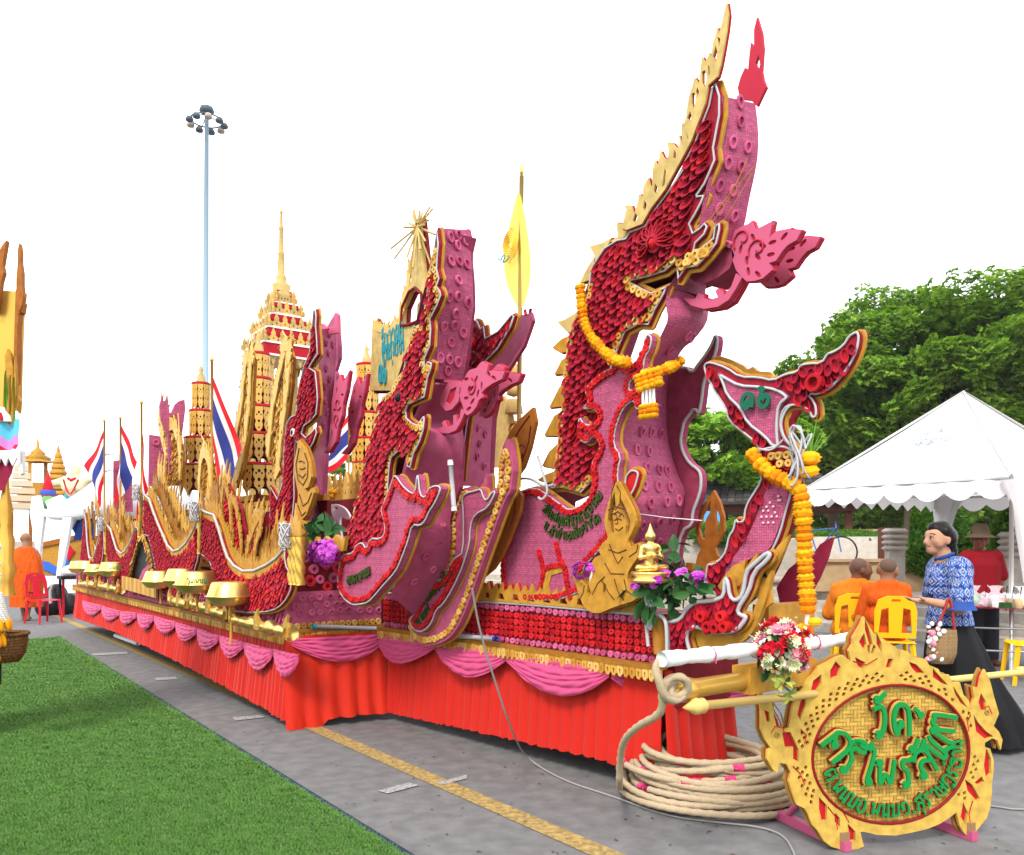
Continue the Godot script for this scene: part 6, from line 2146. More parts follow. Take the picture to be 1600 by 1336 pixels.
	thai(t, "วัด", out(F, 0.0), V("5 53 28 53"), 0.15, M.sign_green, 0.03, lay)
	thai(t, "ศรีไพรสัณฑ์", out(F, 0.0), round_path(V("-21 52 -15 43 -7 36 3 31 16 28 30 29 42 36 50 47 53 63"), false, 1), 0.135, M.sign_green, 0.03, lay)
	var small := [[M.dark_red_paint, 0.01, 0.095]]
	var arc := PackedVector2Array()
	for k in 40:
		var a := deg_to_rad(lerpf(192.0, 372.0, k / 39.0))
		arc.append(c + Vector2(cos(a) * ex * 0.9, sin(a) * ey * 0.9))
	thai(t, "ต.พนมอ.พนมจ.สุราษฎร์ธานี", out(F, 0.0), arc, 0.062, M.sign_green, 0.014, small)
	# pink feet and struts
	for s in [[V3("-229 21 -342 -229 11 -342"), V3("-221 -2 -360")], [V3("-195 16 -415 -194 7 -416"), V3("-192 0 -422")]]:
		var foot: Vector3 = s[1][0]
		foot.y = 0.025
		var back := foot + Vector3(-0.42, 0, -0.12)
		st = begin()
		box(st, (foot + back) / 2, Vector3(0.5, 0.045, 0.04), Basis(Vector3.UP, -0.28))
		obj("foot", st, M.pink_paint, t)
		st = begin(true)
		tube(st, PackedVector3Array([back + Vector3(0.02, 0, 0), F * Vector3(F.affine_inverse().basis.x.x * 0.0 + (F.affine_inverse() * foot).x, 0.42, -0.05)]), 0.02, 4)
		obj("strut", st, M.pink_paint, t)
		st = begin()
		box(st, foot + Vector3(0.0, 0.03, 0.0) + F.basis.z * 0.0, Vector3(0.04, 0.06, 0.04))
		obj("frame_end", st, M.bare_wood, t)


# ---------- the right side: plaza, tent, trees ----------
func more_materials() -> void:
	M.teal = mat(lin(0.03, 0.25, 0.3), 0.5)
	M.leaf_light = mat(lin(0.1, 0.28, 0.03), 0.5)
	M.leaf_light.backlight_enabled = true
	M.leaf_light.backlight = lin(0.2, 0.4, 0.05)
	M.pale_pink = mat(lin(0.65, 0.4, 0.5), 0.6)
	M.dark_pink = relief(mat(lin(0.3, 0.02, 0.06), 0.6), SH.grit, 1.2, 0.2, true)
	M.letter_green = mat(lin(0.03, 0.075, 0.012), 0.55)
	M.letter_dark = mat(lin(0.05, 0.02, 0.012), 0.7)
	M.banner = mat(lin(0.85, 0.78, 0.12), 0.7)
	M.banner.backlight_enabled = true
	M.banner.backlight = lin(0.9, 0.82, 0.2)
	M.emblem = mat(lin(0.75, 0.45, 0.06), 0.7)
	M.gold_pale_wood = mat(lin(0.6, 0.42, 0.14), 0.35)
	M.rope = relief(mat(lin(0.46, 0.36, 0.24), 0.9), SH.grit, 9.0, 0.15, true)
	M.rope_pink = mat(lin(0.6, 0.04, 0.16), 0.6)
	M.cable = mat(lin(0.25, 0.24, 0.23), 0.5)
	M.sign_gold = relief(mat(lin(0.6, 0.39, 0.08), 0.5), SH.grit, 2.0, 0.05, true)
	M.sign_gold_dark = mat(lin(0.3, 0.18, 0.04), 0.6)
	M.sign_red = mat(lin(0.45, 0.012, 0.02), 0.5)
	M.dark_red_paint = mat(lin(0.2, 0.01, 0.012), 0.5)
	M.sign_green = mat(lin(0.008, 0.22, 0.05), 0.3)
	M.pink_paint = mat(lin(0.42, 0.08, 0.17), 0.5)
	M.bare_wood = mat(lin(0.25, 0.16, 0.08), 0.8)
	M.tent = mat(lin(0.8, 0.8, 0.82), 0.6)
	M.tent.backlight_enabled = true
	M.tent.backlight = lin(0.25, 0.25, 0.26)
	M.chair_yellow = mat(lin(0.75, 0.42, 0.01), 0.35)
	M.skin = mat(lin(0.42, 0.23, 0.15), 0.5)
	M.skin_dark = mat(lin(0.16, 0.07, 0.04), 0.5)
	M.skin_mid = mat(lin(0.27, 0.13, 0.075), 0.5)
	M.hair = mat(lin(0.012, 0.01, 0.01), 0.35)
	M.robe = relief(mat(lin(0.5, 0.075, 0.006), 0.8), noise_tex(256, 0.02, 3, 33, 0.5, 1.0), 2.2, 5.0)
	M.robe_gold = relief(mat(lin(0.5, 0.14, 0.01), 0.8), noise_tex(256, 0.02, 3, 35, 0.5, 1.0), 2.2, 5.0)
	for m in [M.robe, M.robe_gold]:
		m.uv1_scale = Vector3(3.2, 0.9, 3.2)
	M.steel = mat(lin(0.5, 0.5, 0.5), 0.35, 0.8)
	M.concrete = relief(mat(lin(0.42, 0.38, 0.33), 0.85), SH.grit, 0.8, 0.3, true, true)
	M.plaza = relief(mat(lin(0.45, 0.36, 0.31), 0.8), SH.grit, 0.5, 0.2, true, true)
	M.wall_tan = relief(mat(lin(0.42, 0.29, 0.16), 0.85), SH.grit, 0.7, 0.3, true, true)
	M.bark = relief(mat(lin(0.1, 0.075, 0.05), 0.9), SH.grit, 3.0, 1.0, true)
	M.tile_dark = mat(lin(0.06, 0.055, 0.055), 0.6)
	M.brown_wood = relief(mat(lin(0.13, 0.045, 0.03), 0.6), SH.grit, 2.0, 0.2, true)
	M.leaves = mat(Color.WHITE, 0.55)
	M.leaves.vertex_color_use_as_albedo = true
	M.leaves.backlight_enabled = true
	M.leaves.backlight = lin(0.7, 0.8, 0.4)
	M.turf = mat(Color.WHITE, 0.7)
	M.turf.vertex_color_use_as_albedo = true
	M.clear = mat(Color(0.95, 0.97, 1.0, 0.25), 0.12)
	M.clear.transparency = BaseMaterial3D.TRANSPARENCY_ALPHA
	M.orchid = mat(lin(0.42, 0.04, 0.42), 0.5)
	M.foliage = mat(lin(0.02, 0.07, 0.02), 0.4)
	M.flower_red = mat(lin(0.5, 0.01, 0.025), 0.6)
	M.flower_pink = mat(lin(0.7, 0.25, 0.33), 0.6)
	M.flower_cream = mat(lin(0.7, 0.74, 0.45), 0.6)
	M.yellow_paint = relief(mat(lin(0.44, 0.31, 0.12), 0.85), noise_tex(256, 0.04, 6, 21, 0.62, 1.0), 1.7, 0.2, true, true)
	M.white_paint = relief(mat(lin(0.4, 0.4, 0.4), 0.85), noise_tex(256, 0.05, 6, 25, 0.62, 1.0), 2.3, 0.1, true, true)


func build_marks() -> void:
	var st := begin()
	quad(st, Vector3(-45, 0.004, -2.48), Vector3(6, 0.004, -2.62), Vector3(6, 0.004, -2.75), Vector3(-45, 0.004, -2.61))
	setting("road_line", st, M.yellow_paint)
	var n := 0
	for s in [V("-435 -227 -439 -250 -430 -252 -427 -229"), V("-429 -263 -432 -287 -425 -283 -423 -263"), V("-690 -226 -685 -249 -674 -248 -676 -224"), V("-942 -225 -936 -246 -917 -243 -923 -223"), V("-1196 -208 -1189 -250 -1167 -247 -1174 -207"), V("-1393 -193 -1394 -205 -1365 -204 -1365 -191")]:
		st = begin()
		var p := ccw(s)
		for i in range(1, p.size() - 1):
			tri(st, Vector3(p[0].x, 0.006, p[0].y), Vector3(p[i + 1].x, 0.006, p[i + 1].y), Vector3(p[i].x, 0.006, p[i].y))
		setting("road_marking", st, M.white_paint)
		n += 1
	# scattered leaves, grit and stains on the asphalt
	var specks := []
	for i in 420:
		var d := R(3.5, 9.0)
		specks.append(Transform3D(Basis(Vector3.UP, R(0, 6)) * Basis().scaled(Vector3(R(0.4, 1.4), 1, R(0.4, 1.2))), Vector3(R(-8, -1.0), 0.003, R(-4.5, -2.0))))
	st = begin()
	st.add_vertex(Vector3(0.014, 0.002, 0))
	st.add_vertex(Vector3(-0.012, 0.001, 0.006))
	st.add_vertex(Vector3(-0.006, 0.003, -0.009))
	st.generate_normals()
	many("road_litter", st.commit(), M.bark, specks, self)
	# the turf mat
	st = begin()
	var e := 0.0
	quad(st, Vector3(-14.3, 0.018, -2.03), Vector3(4.0, 0.018, -1.8), Vector3(4.0, 0.018, 9.0), Vector3(-14.3, 0.018, 9.0))
	var base := mat(lin(0.075, 0.165, 0.034), 0.9)
	base = relief(base, SH.grit, 1.5, 0.5, true, true)
	setting("turf_mat", st, base)
	st = begin()
	box(st, Vector3(-5.1, 0.012, -1.925), Vector3(18.5, 0.02, 0.035), Basis(Vector3.UP, -0.0126))
	setting("turf_edge_strip", st, mat(lin(0.02, 0.03, 0.06), 0.8))
	var tuft := begin()
	for k in 7:
		var a := k * 0.9 + R(-0.3, 0.3)
		var r := R(0.0, 0.02)
		var o := Vector3(cos(a * 2.3) * r, 0, sin(a * 2.3) * r)
		var w := Vector3(cos(a), 0, sin(a)) * 0.0028
		tri(tuft, o - w, o + w, o + Vector3(R(-0.014, 0.014), R(0.008, 0.016), R(-0.012, 0.012)))
	tuft.generate_normals()
	var tm := tuft.commit()
	var list := []
	var tints := []
	for i in 120000:
		var depth := 3.2 * pow(13.5 / 3.2, rng.randf())
		var px := R(-30, 660)
		var x := (px - 800.0) / 1300.0 * depth
		var pos := Vector3(-0.8015 * depth + 0.598 * x, 0.018, -0.598 * depth - 0.8015 * x)
		if pos.z < -1.9 + (pos.x + 5.0) * -0.0126 * -1.0 or pos.x < -14.2:
			continue
		var s := clampf(depth / 4.0, 1.0, 3.0)
		list.append(Transform3D(Basis(Vector3.UP, R(0, 6)) * Basis().scaled(Vector3(s, R(0.8, 1.3), s)), pos))
	for i in 13:
		var v := R(0.85, 1.15)
		tints.append(Color(0.078 * v, 0.185 * v, 0.034 * v) if i % 5 else Color(0.12, 0.2, 0.065))
	many("turf_blades", tm, M.turf, list, self, tints)


func build_plaza() -> void:
	var st := begin()
	for k in 4:
		box(st, Vector3(-10, 0.075 + 0.14 * k, -13.6 - k * 0.42), Vector3(40, 0.15, 3.0))
	setting("plaza_steps", st, M.concrete)
	st = begin()
	quad(st, Vector3(-60, 0.57, -13.6), Vector3(40, 0.57, -13.6), Vector3(40, 1.1, -26), Vector3(-60, 1.1, -26))
	quad(st, Vector3(-60, 1.1, -26), Vector3(40, 1.1, -26), Vector3(40, 1.3, -90), Vector3(-60, 1.3, -90))
	setting("plaza_pavement", st, M.plaza)
	# planters, posts and low walls
	var t := thing("planter_wall", "curved grey concrete planter wall with clipped hedge, beyond the swan", "planter", Vector3(-12.097, 0.965, -18.903))
	st = begin(true)
	lathe(st, [[2.6, -0.3], [2.6, 0.62], [2.45, 0.62], [2.4, 0.2]], 40, Vector3(-12.242, 0.965, -18.708))
	obj("wall", st, M.concrete, t)
	bush(t, "hedge", Vector3(-12.009, 1.482, -18.352), Vector3(2.3, 0.28, 2.3), 2200, 0.8)
	t = thing("planter_wall", "grey planter block with clipped hedge, between the halo board and the swan's neck", "planter", Vector3(-11.201, 1.032, -13.415))
	st = begin()
	box(st, Vector3(-11.123, 1.215, -13.520), Vector3(3.4, 0.6, 1.2), Basis(Vector3.UP, 0.9))
	obj("wall", st, M.concrete, t)
	bush(t, "hedge", Vector3(-10.899, 1.578, -13.151), Vector3(1.4, 0.25, 0.6), 900, 0.8)
	t = thing("low_wall", "tan rendered low wall behind the man in red", "wall", Vector3(-6.752, 0.814, -15.197))
	st = begin()
	box(st, Vector3(-6.685, 0.870, -15.287), Vector3(6.0, 0.55, 0.3), Basis(Vector3.UP, 0.8))
	box(st, Vector3(-6.685, 1.138, -15.287), Vector3(6.1, 0.05, 0.42), Basis(Vector3.UP, 0.8))
	obj("wall_body", st, M.wall_tan, t)
	t = thing("far_tan_wall", "tan boundary wall segment behind the brown gate post", "wall", Vector3(-12.998, 1.044, -22.713))
	st = begin()
	box(st, Vector3(-13.031, 1.192, -22.668), Vector3(2.2, 1.3, 0.3), Basis(Vector3.UP, 0.8))
	obj("wall_body", st, M.wall_tan, t)
	var names := ["pale stone baluster post between the hedge and the brown gate post", "pale stone baluster post right of the man in red"]
	var i := 0
	for at in [Vector3(-6.948, 0.841, -12.761), Vector3(-5.119, 0.763, -12.537)]:
		t = thing("baluster_post", names[i], "post", at, "stone baluster posts on the plaza")
		st = begin()
		box(st, at + Vector3(0, 0.42, 0), Vector3(0.24, 0.84, 0.24), Basis(Vector3.UP, 0.8))
		obj("shaft", st, M.concrete, t)
		for k in 4:
			st = begin(true)
			lathe(st, [[0.0, 0.0], [0.17, 0.0], [0.2, 0.03], [0.17, 0.06], [0.0, 0.06]], 20, at + Vector3(0, 0.76 - 0.09 * k, 0))
			obj("stone_ring", st, M.concrete, t)
		i += 1
	t = thing("gate_post", "reddish brown timber gate post with a crossbar, behind the monks", "post", Vector3(-7.985, 0.792, -14.380))
	st = begin()
	box(st, Vector3(-7.999, 1.219, -14.362), Vector3(0.2, 0.95, 0.2), Basis(Vector3.UP, 0.8))
	box(st, Vector3(-7.896, 1.681, -14.501), Vector3(0.5, 0.08, 0.2), Basis(Vector3.UP, 0.93))
	obj("timber", st, M.brown_wood, t)
	t = thing("utility_pole", "brown wooden pole standing left of the hedge cones", "pole", Vector3(-7.499, 0.982, -14.196))
	st = begin(true)
	tube(st, PackedVector3Array([Vector3(-7.513, 0.959, -14.178), Vector3(-7.499, 2.320, -14.196)]), 0.05, 8)
	obj("pole_shaft", st, M.bark, t)
	t = thing("bicycle", "bicycle leaning in the shade left of the hanging garland", "bicycle", Vector3(-10.783, 1.007, -15.647))
	for k in 2:
		var c: Vector3 = Vector3(-10.758, 1.256, -15.681) + Vector3(0.95, 0, -0.3) * (k * 0.95)
		var p := PackedVector3Array()
		for j in 24:
			p.append(c + Vector3(0.95, 0, -0.3) * cos(j * TAU / 24) * 0.32 + Vector3(0, sin(j * TAU / 24) * 0.32, 0))
		obj("wheel", tube_mesh(p, 0.018, 5, true), M.black, t)
	st = begin(true)
	var c0: Vector3 = Vector3(-10.758, 1.256, -15.681)
	var dx := Vector3(0.95, 0, -0.3)
	for s in [[0.0, 0.0, 0.3, 0.45], [0.3, 0.45, 0.85, 0.5], [0.3, 0.45, 0.45, 0.0], [0.45, 0.0, 0.85, 0.5], [0.0, 0.0, 0.45, 0.0], [0.85, 0.5, 0.95, 0.0], [0.3, 0.45, 0.27, 0.58], [0.85, 0.5, 0.83, 0.65]]:
		tube(st, PackedVector3Array([c0 + dx * s[0] + Vector3(0, s[1], 0), c0 + dx * s[2] + Vector3(0, s[3], 0)]), 0.016, 5)
	obj("bicycle_frame", st, mat(lin(0.05, 0.1, 0.3), 0.4), t)
	# hedge cones
	var hn := ["clipped light green shrub at the left of the three by the tent pole", "tall clipped cone shrub behind the walking woman's head", "clipped light green shrub at the right edge of the photograph", "low clipped light green hedge behind the man in red"]
	i = 0
	for q in [[Vector3(-7.403, 1.428, -14.492), Vector3(0.42, 0.62, 0.42)], [Vector3(-7.246, 1.598, -15.037), Vector3(0.55, 0.75, 0.55)], [Vector3(-5.695, 1.630, -14.106), Vector3(0.36, 0.62, 0.36)], [Vector3(-6.832, 1.338, -15.257), Vector3(0.9, 0.2, 0.4)]]:
		t = thing("clipped_shrub", hn[i], "shrub", q[0] - Vector3(0, q[1].y, 0), "clipped shrubs on the plaza")
		bush(t, "foliage", q[0], q[1], 1500, 2.2)
		i += 1
	# tiled pavilion roof
	t = thing("tiled_pavilion", "low open pavilion with dark tiled roof behind the swan's neck", "building", Vector3(-15.371, 0.859, -19.531))
	var rc: Vector3 = Vector3(-15.371, 2.521, -19.531)
	var B := Basis(Vector3.UP, 0.65)
	st = begin()
	box(st, rc + Vector3(0, -0.12, 0), Vector3(6.2, 0.22, 3.0), B)
	obj("roof_beam", st, M.brown_wood, t)
	for s in [-2.9, 2.9]:
		st = begin()
		box(st, rc + B * Vector3(s, -1.2, 1.2), Vector3(0.18, 2.2, 0.18), B)
		obj("post", st, M.brown_wood, t)
	st = begin()
	for k in 9:
		var y := k * 0.13
		var z := 1.75 - k * 0.2
		var w := 6.8 - k * 0.42
		box(st, rc + B * Vector3(0, y + 0.03, z), Vector3(w, 0.05, 0.26), B * Basis(Vector3(1, 0, 0), 0.45))
		box(st, rc + B * Vector3(0, y + 0.03, -z), Vector3(w, 0.05, 0.26), B * Basis(Vector3(1, 0, 0), -0.45))
		box(st, rc + B * Vector3(w / 2, y + 0.0, 0), Vector3(0.3, 0.1, z * 2), B)
	obj("tile_rows", st, M.tile_dark, t)
	st = begin()
	var tiles := []
	for k in 8:
		var w := 6.8 - k * 0.42
		for j in int(w / 0.2):
			tiles.append(Transform3D(B * Basis(Vector3(1, 0, 0), 0.5), rc + B * Vector3(-w / 2 + 0.1 + j * 0.2, k * 0.13 + 0.07, 1.78 - k * 0.2)))
	pieces("roof_tile", [box_mesh(Vector3(0.17, 0.03, 0.2))], [M.tile_dark, mat(lin(0.09, 0.08, 0.08), 0.55)], tiles, t, 220)
	t = thing("blue_banner", "blue printed banner with red lettering under the tiled pavilion roof", "banner", Vector3(-13.159, 1.265, -15.808))
	var FB := fr(Vector3(-13.269, 1.573, -15.660).x, Vector3(-13.269, 1.573, -15.660).z, 0.598, -0.8015)
	st = begin()
	box(st, Vector3(0.2, 1.45 + 0.35, 0), Vector3(0.42, 0.82, 0.02))
	obj("banner_sheet", st, mat(lin(0.08, 0.28, 0.6), 0.6), t, FB)
	thai(t, "ณวราราม", FB, PackedVector2Array([Vector2(0.02, 1.86), Vector2(0.4, 1.84)]), 0.12, M.flower_red, 0.015)
	# far white building
	t = thing("white_building", "white building with dark windows glimpsed beneath the tent at the right", "building", Vector3(-20.127, 0.688, -48.274))
	st = begin()
	box(st, Vector3(-20.023, 2.212, -48.412), Vector3(7, 4.5, 4), Basis(Vector3.UP, 0.6))
	obj("wall", st, M.white, t)
	for k in 4:
		var w := begin()
		box(w, Vector3(-19.916, 2.630, -44.543) + Vector3(0.598, 0, -0.8015) * (k * 0.75), Vector3(0.55, 1.1 if k != 2 else 0.7, 0.1), Basis(Vector3.UP, 0.93))
		obj("window", w, M.black, t)


func bush(t: Node, called: String, c: Vector3, r: Vector3, n: int, square: float) -> void:
	var st := begin()
	for k in 5:
		var a := k * 1.3
		var o := Vector3(cos(a), 0.3 * sin(a * 2.0), sin(a)) * 0.035
		var d := Vector3(cos(a), R(0.1, 0.9), sin(a)).normalized() * 0.06
		var w := d.cross(Vector3.UP).normalized() * 0.022
		tri(st, o - w, o + w, o + d)
	st.generate_normals()
	var list := []
	for i in n:
		var d := Vector3(R(-1, 1), R(-1, 1), R(-1, 1)).normalized()
		var s := Vector3(signf(d.x) * pow(absf(d.x), 1.0 / square), d.y, signf(d.z) * pow(absf(d.z), 1.0 / square)) if square < 1 else d
		var taper := 1.0
		if square > 2.0:
			taper = clampf(1.15 - 0.55 * (s.y + 1.0) * 0.5 - 0.25 * maxf(s.y, 0.0), 0.2, 1.1)
		var p := c + Vector3(s.x * r.x * taper, s.y * r.y, s.z * r.z * taper) * R(0.86, 1.02)
		list.append(Transform3D(Basis(Vector3.UP, R(0, 6)) * Basis(Vector3.RIGHT, R(-0.9, 0.9)) * Basis().scaled(Vector3.ONE * R(0.8, 1.6)), p))
	var tints := []
	for i in 17:
		var v := R(0.6, 1.25)
		tints.append(Color(0.085 * v, 0.19 * v, 0.022 * v))
	many(called, st.commit(), M.leaves, list, t, tints)
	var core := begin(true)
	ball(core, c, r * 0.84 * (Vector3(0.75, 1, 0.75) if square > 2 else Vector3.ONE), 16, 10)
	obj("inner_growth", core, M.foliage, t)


func spray_mesh() -> Mesh:
	var st := begin()
	for k in 13:
		var a := (k / 12.0 - 0.5) * 3.4
		var l := R(0.16, 0.36)
		var d := Vector3(cos(a), R(-0.35, 0.45), sin(a)) * l
		var s := Vector3(-sin(a), R(-0.3, 0.3), cos(a)) * l * 0.24
		var m := d * 0.55
		tri(st, d * 0.12, m + s, d)
		tri(st, d * 0.12, d, m - s)
	st.generate_normals()
	return st.commit()


# layered feathery crown: leaf sprays on tilted plates at the ends of limbs
func tree(label: String, base: Vector3, c: Vector3, r: Vector3, plates: int, per: int, tone: float, group := "trees beyond the plaza") -> void:
	var t := thing("broad_tree", label, "tree", base, group)
	var st := begin(true)
	var fork := Vector3(base.x, lerpf(base.y, c.y, 0.5), base.z)
	tube(st, PackedVector3Array([base, base.lerp(fork, 0.5) + Vector3(0.1, 0, 0.06), fork]), [r.x * 0.07, r.x * 0.055, r.x * 0.05], 10)
	var trunk := obj("trunk", st, M.bark, t)
	var list := []
	var limbs := begin(true)
	for i in plates:
		var d := Vector3(R(-1, 1), R(-1, 1), R(-1, 1))
		while d.length() > 1.0 or d.length() < 0.35:
			d = Vector3(R(-1, 1), R(-0.9, 1), R(-1, 1))
		var p := c + d * r
		var tip := fork.lerp(p, 0.9)
		if i % 3 == 0:
			tube(limbs, PackedVector3Array([fork, fork.lerp(p, 0.5) + Vector3(0, r.y * 0.08, 0), tip]), [r.x * 0.035, r.x * 0.02, r.x * 0.006], 5)
		var pr := R(0.16, 0.3) * r.x
		var tilt := Basis(Vector3(1, 0, 0), R(-0.5, 0.5)) * Basis(Vector3(0, 0, 1), R(-0.5, 0.5))
		for k in per * 3:
			var a := R(0, TAU)
			var q := sqrt(rng.randf()) * pr
			var off := tilt * Vector3(cos(a) * q, R(-0.3, 0.36) * pr, sin(a) * q)
			list.append(Transform3D(tilt * Basis(Vector3.UP, -a + R(-0.6, 0.6)) * Basis(Vector3(0, 0, 1), R(-0.9, 0.6)) * Basis(Vector3(1, 0, 0), R(-0.6, 0.6)) * Basis().scaled(Vector3.ONE * R(0.7, 1.3) * (0.26 + r.x * 0.05)), p + off))
	obj("limbs", limbs, M.bark, t)
	var tints := []
	for i in 23:
		var v := R(0.6, 1.35) * tone
		tints.append(Color(0.12 * v, 0.255 * v, 0.026 * v).lerp(Color(0.24 * v, 0.37 * v, 0.042 * v), rng.randf()))
	many("crown", SH.spray, M.leaves, list, t, tints)


func build_trees() -> void:
	SH.spray = spray_mesh()
	tree("large dark green spreading tree behind the white tent at the right", Vector3(-12.466, 0.810, -26.769), Vector3(-13.184, 6.310, -25.808), Vector3(4.0, 2.7, 3.7), 120, 120, 1.0)
	tree("broad green tree at the right edge rising behind the white tent", Vector3(-9.961, 0.859, -26.782), Vector3(-9.961, 6.582, -26.782), Vector3(3.0, 2.7, 3.0), 75, 110, 1.05)
	tree("bright green feathery tree between the tallest naga and the swan", Vector3(-15.592, 0.859, -19.235), Vector3(-15.482, 4.182, -19.383), Vector3(2.3, 1.5, 2.3), 64, 110, 1.45)
	tree("green tree right behind the swan's neck and above the tent's left slope", Vector3(-17.144, 0.712, -27.189), Vector3(-17.006, 5.327, -27.374), Vector3(3.4, 2.0, 3.2), 84, 110, 1.15)
	tree("dense low tree far behind the plaza under the tent's edge", Vector3(-20.842, 0.515, -35.610), Vector3(-21.191, 2.853, -35.142), Vector3(5.0, 2.0, 4.0), 60, 100, 0.7)
	tree("dark tree far behind the clipped shrubs", Vector3(-19.547, 0.465, -40.690), Vector3(-19.363, 2.927, -40.937), Vector3(5.0, 2.2, 4.0), 55, 100, 0.6)
	tree("small green tree seen between the slim naga and the second naga", Vector3(-36.751, 0.465, -17.632), Vector3(-36.751, 5.542, -17.632), Vector3(1.4, 1.5, 1.4), 22, 80, 1.0)
	tree("low tree behind the pavilion posts", Vector3(-21.307, 0.613, -28.298), Vector3(-21.463, 2.444, -28.089), Vector3(3.6, 1.6, 3.0), 36, 90, 0.9)


func build_tent() -> void:
	var t := thing("white_tent", "white peaked tent with scalloped valance and grey Thai writing, at the right", "tent", Vector3(-5.4, 0, -11.8))
	var x0 := -6.68
	var x1 := -4.1
	var z0 := -10.0
	var z1 := -13.6
	var ye := 2.2
	var pk := Vector3(-5.45, 3.52, -11.8)
	var st := begin(true)
	var cor := [Vector3(x0, ye, z0), Vector3(x1, ye, z0), Vector3(x1, ye, z1), Vector3(x0, ye, z1)]
	for s in 4:
		var rows := []
		var a: Vector3 = cor[s]
		var b: Vector3 = cor[(s + 1) % 4]
		for i in 9:
			var u := i / 8.0
			var row := PackedVector3Array()
			for j in 13:
				var v := j / 12.0
				var p := a.lerp(b, v).lerp(pk, u)
				p.y -= 0.06 * sin(PI * u) * (1.0 - 0.4 * absf(2.0 * v - 1.0)) - 0.0
				row.append(p)
			rows.append(row)
		grid(st, rows)
	obj("roof_cloth", st, M.tent, t)
	for s in 4:
		var a: Vector3 = cor[s]
		var b: Vector3 = cor[(s + 1) % 4]
		var l := a.distance_to(b)
		var n := int(l / 0.36)
		var d := (b - a).normalized()
		var nor := d.cross(Vector3.UP)
		var rows := [PackedVector3Array(), PackedVector3Array(), PackedVector3Array()]
		for i in n * 8 + 1:
			var u := float(i) / (n * 8)
			var f := fmod(u * n, 1.0)
			var drop := 0.17 + 0.1 * sin(PI * f)
			var wob := 0.02 * sin(u * n * TAU) + 0.012 * sin(u * 31.0)
			for k in 3:
				var p := a.lerp(b, u) + nor * (0.015 + wob * k / 2.0)
				p.y -= drop * k / 2.0 - 0.01
				rows[k].append(p)
		st = begin(true)
		grid(st, rows)
		obj("valance", st, M.tent, t)
	for c in cor:
		st = begin(true)
		tube(st, PackedVector3Array([Vector3(c.x, 0, c.z), c]), 0.025, 8)
		obj("pole", st, M.steel, t)
		st = begin(true)
		tube(st, PackedVector3Array([c, pk]), 0.018, 6)
		obj("rafter", st, M.steel, t)
	for s in 4:
		st = begin(true)
		tube(st, PackedVector3Array([cor[s] - Vector3(0, 0.03, 0), cor[(s + 1) % 4] - Vector3(0, 0.03, 0)]), 0.022, 6)
		obj("eave_bar", st, M.steel, t)
	# gathered white curtain at the near right corner and grey one inside
	for q in [[cor[1] + Vector3(0.02, -0.05, 0.0), Vector3(-4.0, 1.0, -10.15), 0.2, M.tent], [cor[3] + Vector3(0.0, 0, 0.0), Vector3(x0, 1.0, z1), 0.2, mat(lin(0.5, 0.5, 0.52), 0.8)]]:
		var rows := []
		for i in 9:
			var v := i / 8.0
			var row := PackedVector3Array()
			var w := lerpf(0.5, 0.07, pow(v, 0.6))
			for j in 25:
				var a := j / 24.0 * TAU
				row.append(q[0].lerp(q[1], v) + Vector3(cos(a) * w * 0.5 + (0.12 * (1.0 - v)), 0, sin(a) * w * 0.25) * (1.0 + 0.15 * cos(a * 7.0)))
			rows.append(row)
		st = begin(true)
		grid(st, rows)
		obj("gathered_curtain", st, q[3], t)
	# writing on the near slope
	var dirx: Vector3 = (cor[1] - cor[0]).normalized()
	var mid: Vector3 = (cor[0] + cor[1]) / 2
	var upd: Vector3 = (pk - mid)
	upd = (upd - dirx * upd.dot(dirx)).normalized()
	var nn: Vector3 = dirx.cross(upd).normalized()
	var F := Transform3D(Basis(dirx, upd, nn), mid - nn * 0.045)
	var grey := mat(lin(0.3, 0.33, 0.4), 0.7)
	thai(t, "พี.ยู. ผ้าใบ", F, PackedVector2Array([Vector2(-0.34, 1.24), Vector2(0.28, 1.2)]), 0.15, grey, 0.014, [], "letter", 0.055)
	thai(t, "ถวายวัดคงคาล้อม", F, PackedVector2Array([Vector2(-0.62, 0.93), Vector2(0.36, 0.9)]), 0.17, grey, 0.014, [], "letter", 0.055)


func chair(label: String, at: Vector3, yaw: float, m: Material) -> Node3D:
	var t := thing("plastic_chair", label, "chair", at, "plastic chairs")
	var T := Transform3D(Basis(Vector3.UP, yaw), at)
	obj("seat", slab_seat(), m, t, T)
	var o := PackedVector2Array()
	for q in [[-0.2, 0.42], [-0.205, 0.7], [-0.17, 0.82], [-0.08, 0.86], [0.08, 0.86], [0.17, 0.82], [0.205, 0.7], [0.2, 0.42]]:
		o.append(Vector2(q[0], q[1]))
	var holes := [PackedVector2Array([Vector2(-0.16, 0.47), Vector2(-0.06, 0.47), Vector2(-0.07, 0.74), Vector2(-0.14, 0.72)]), PackedVector2Array([Vector2(0.06, 0.47), Vector2(0.16, 0.47), Vector2(0.14, 0.72), Vector2(0.07, 0.74)]), PackedVector2Array([Vector2(-0.05, 0.8), Vector2(0.05, 0.8), Vector2(0.04, 0.83), Vector2(-0.04, 0.83)])]
	obj("backrest", slab_mesh(o, 0.02, holes), m, t, T * Transform3D(Basis(Vector3(1, 0, 0), -0.14), Vector3(0, 0.05, -0.13)))
	for s in [[-1, 1], [1, 1], [-1, -1], [1, -1]]:
		var st := begin()
		var top := Vector3(s[0] * 0.17, 0.43, s[1] * 0.17)
		var low := Vector3(s[0] * 0.21, 0.0, s[1] * 0.22)
		tube(st, PackedVector3Array([top, low]), [0.028, 0.02], 4)
		obj("leg", st, m, t, T)
	return t


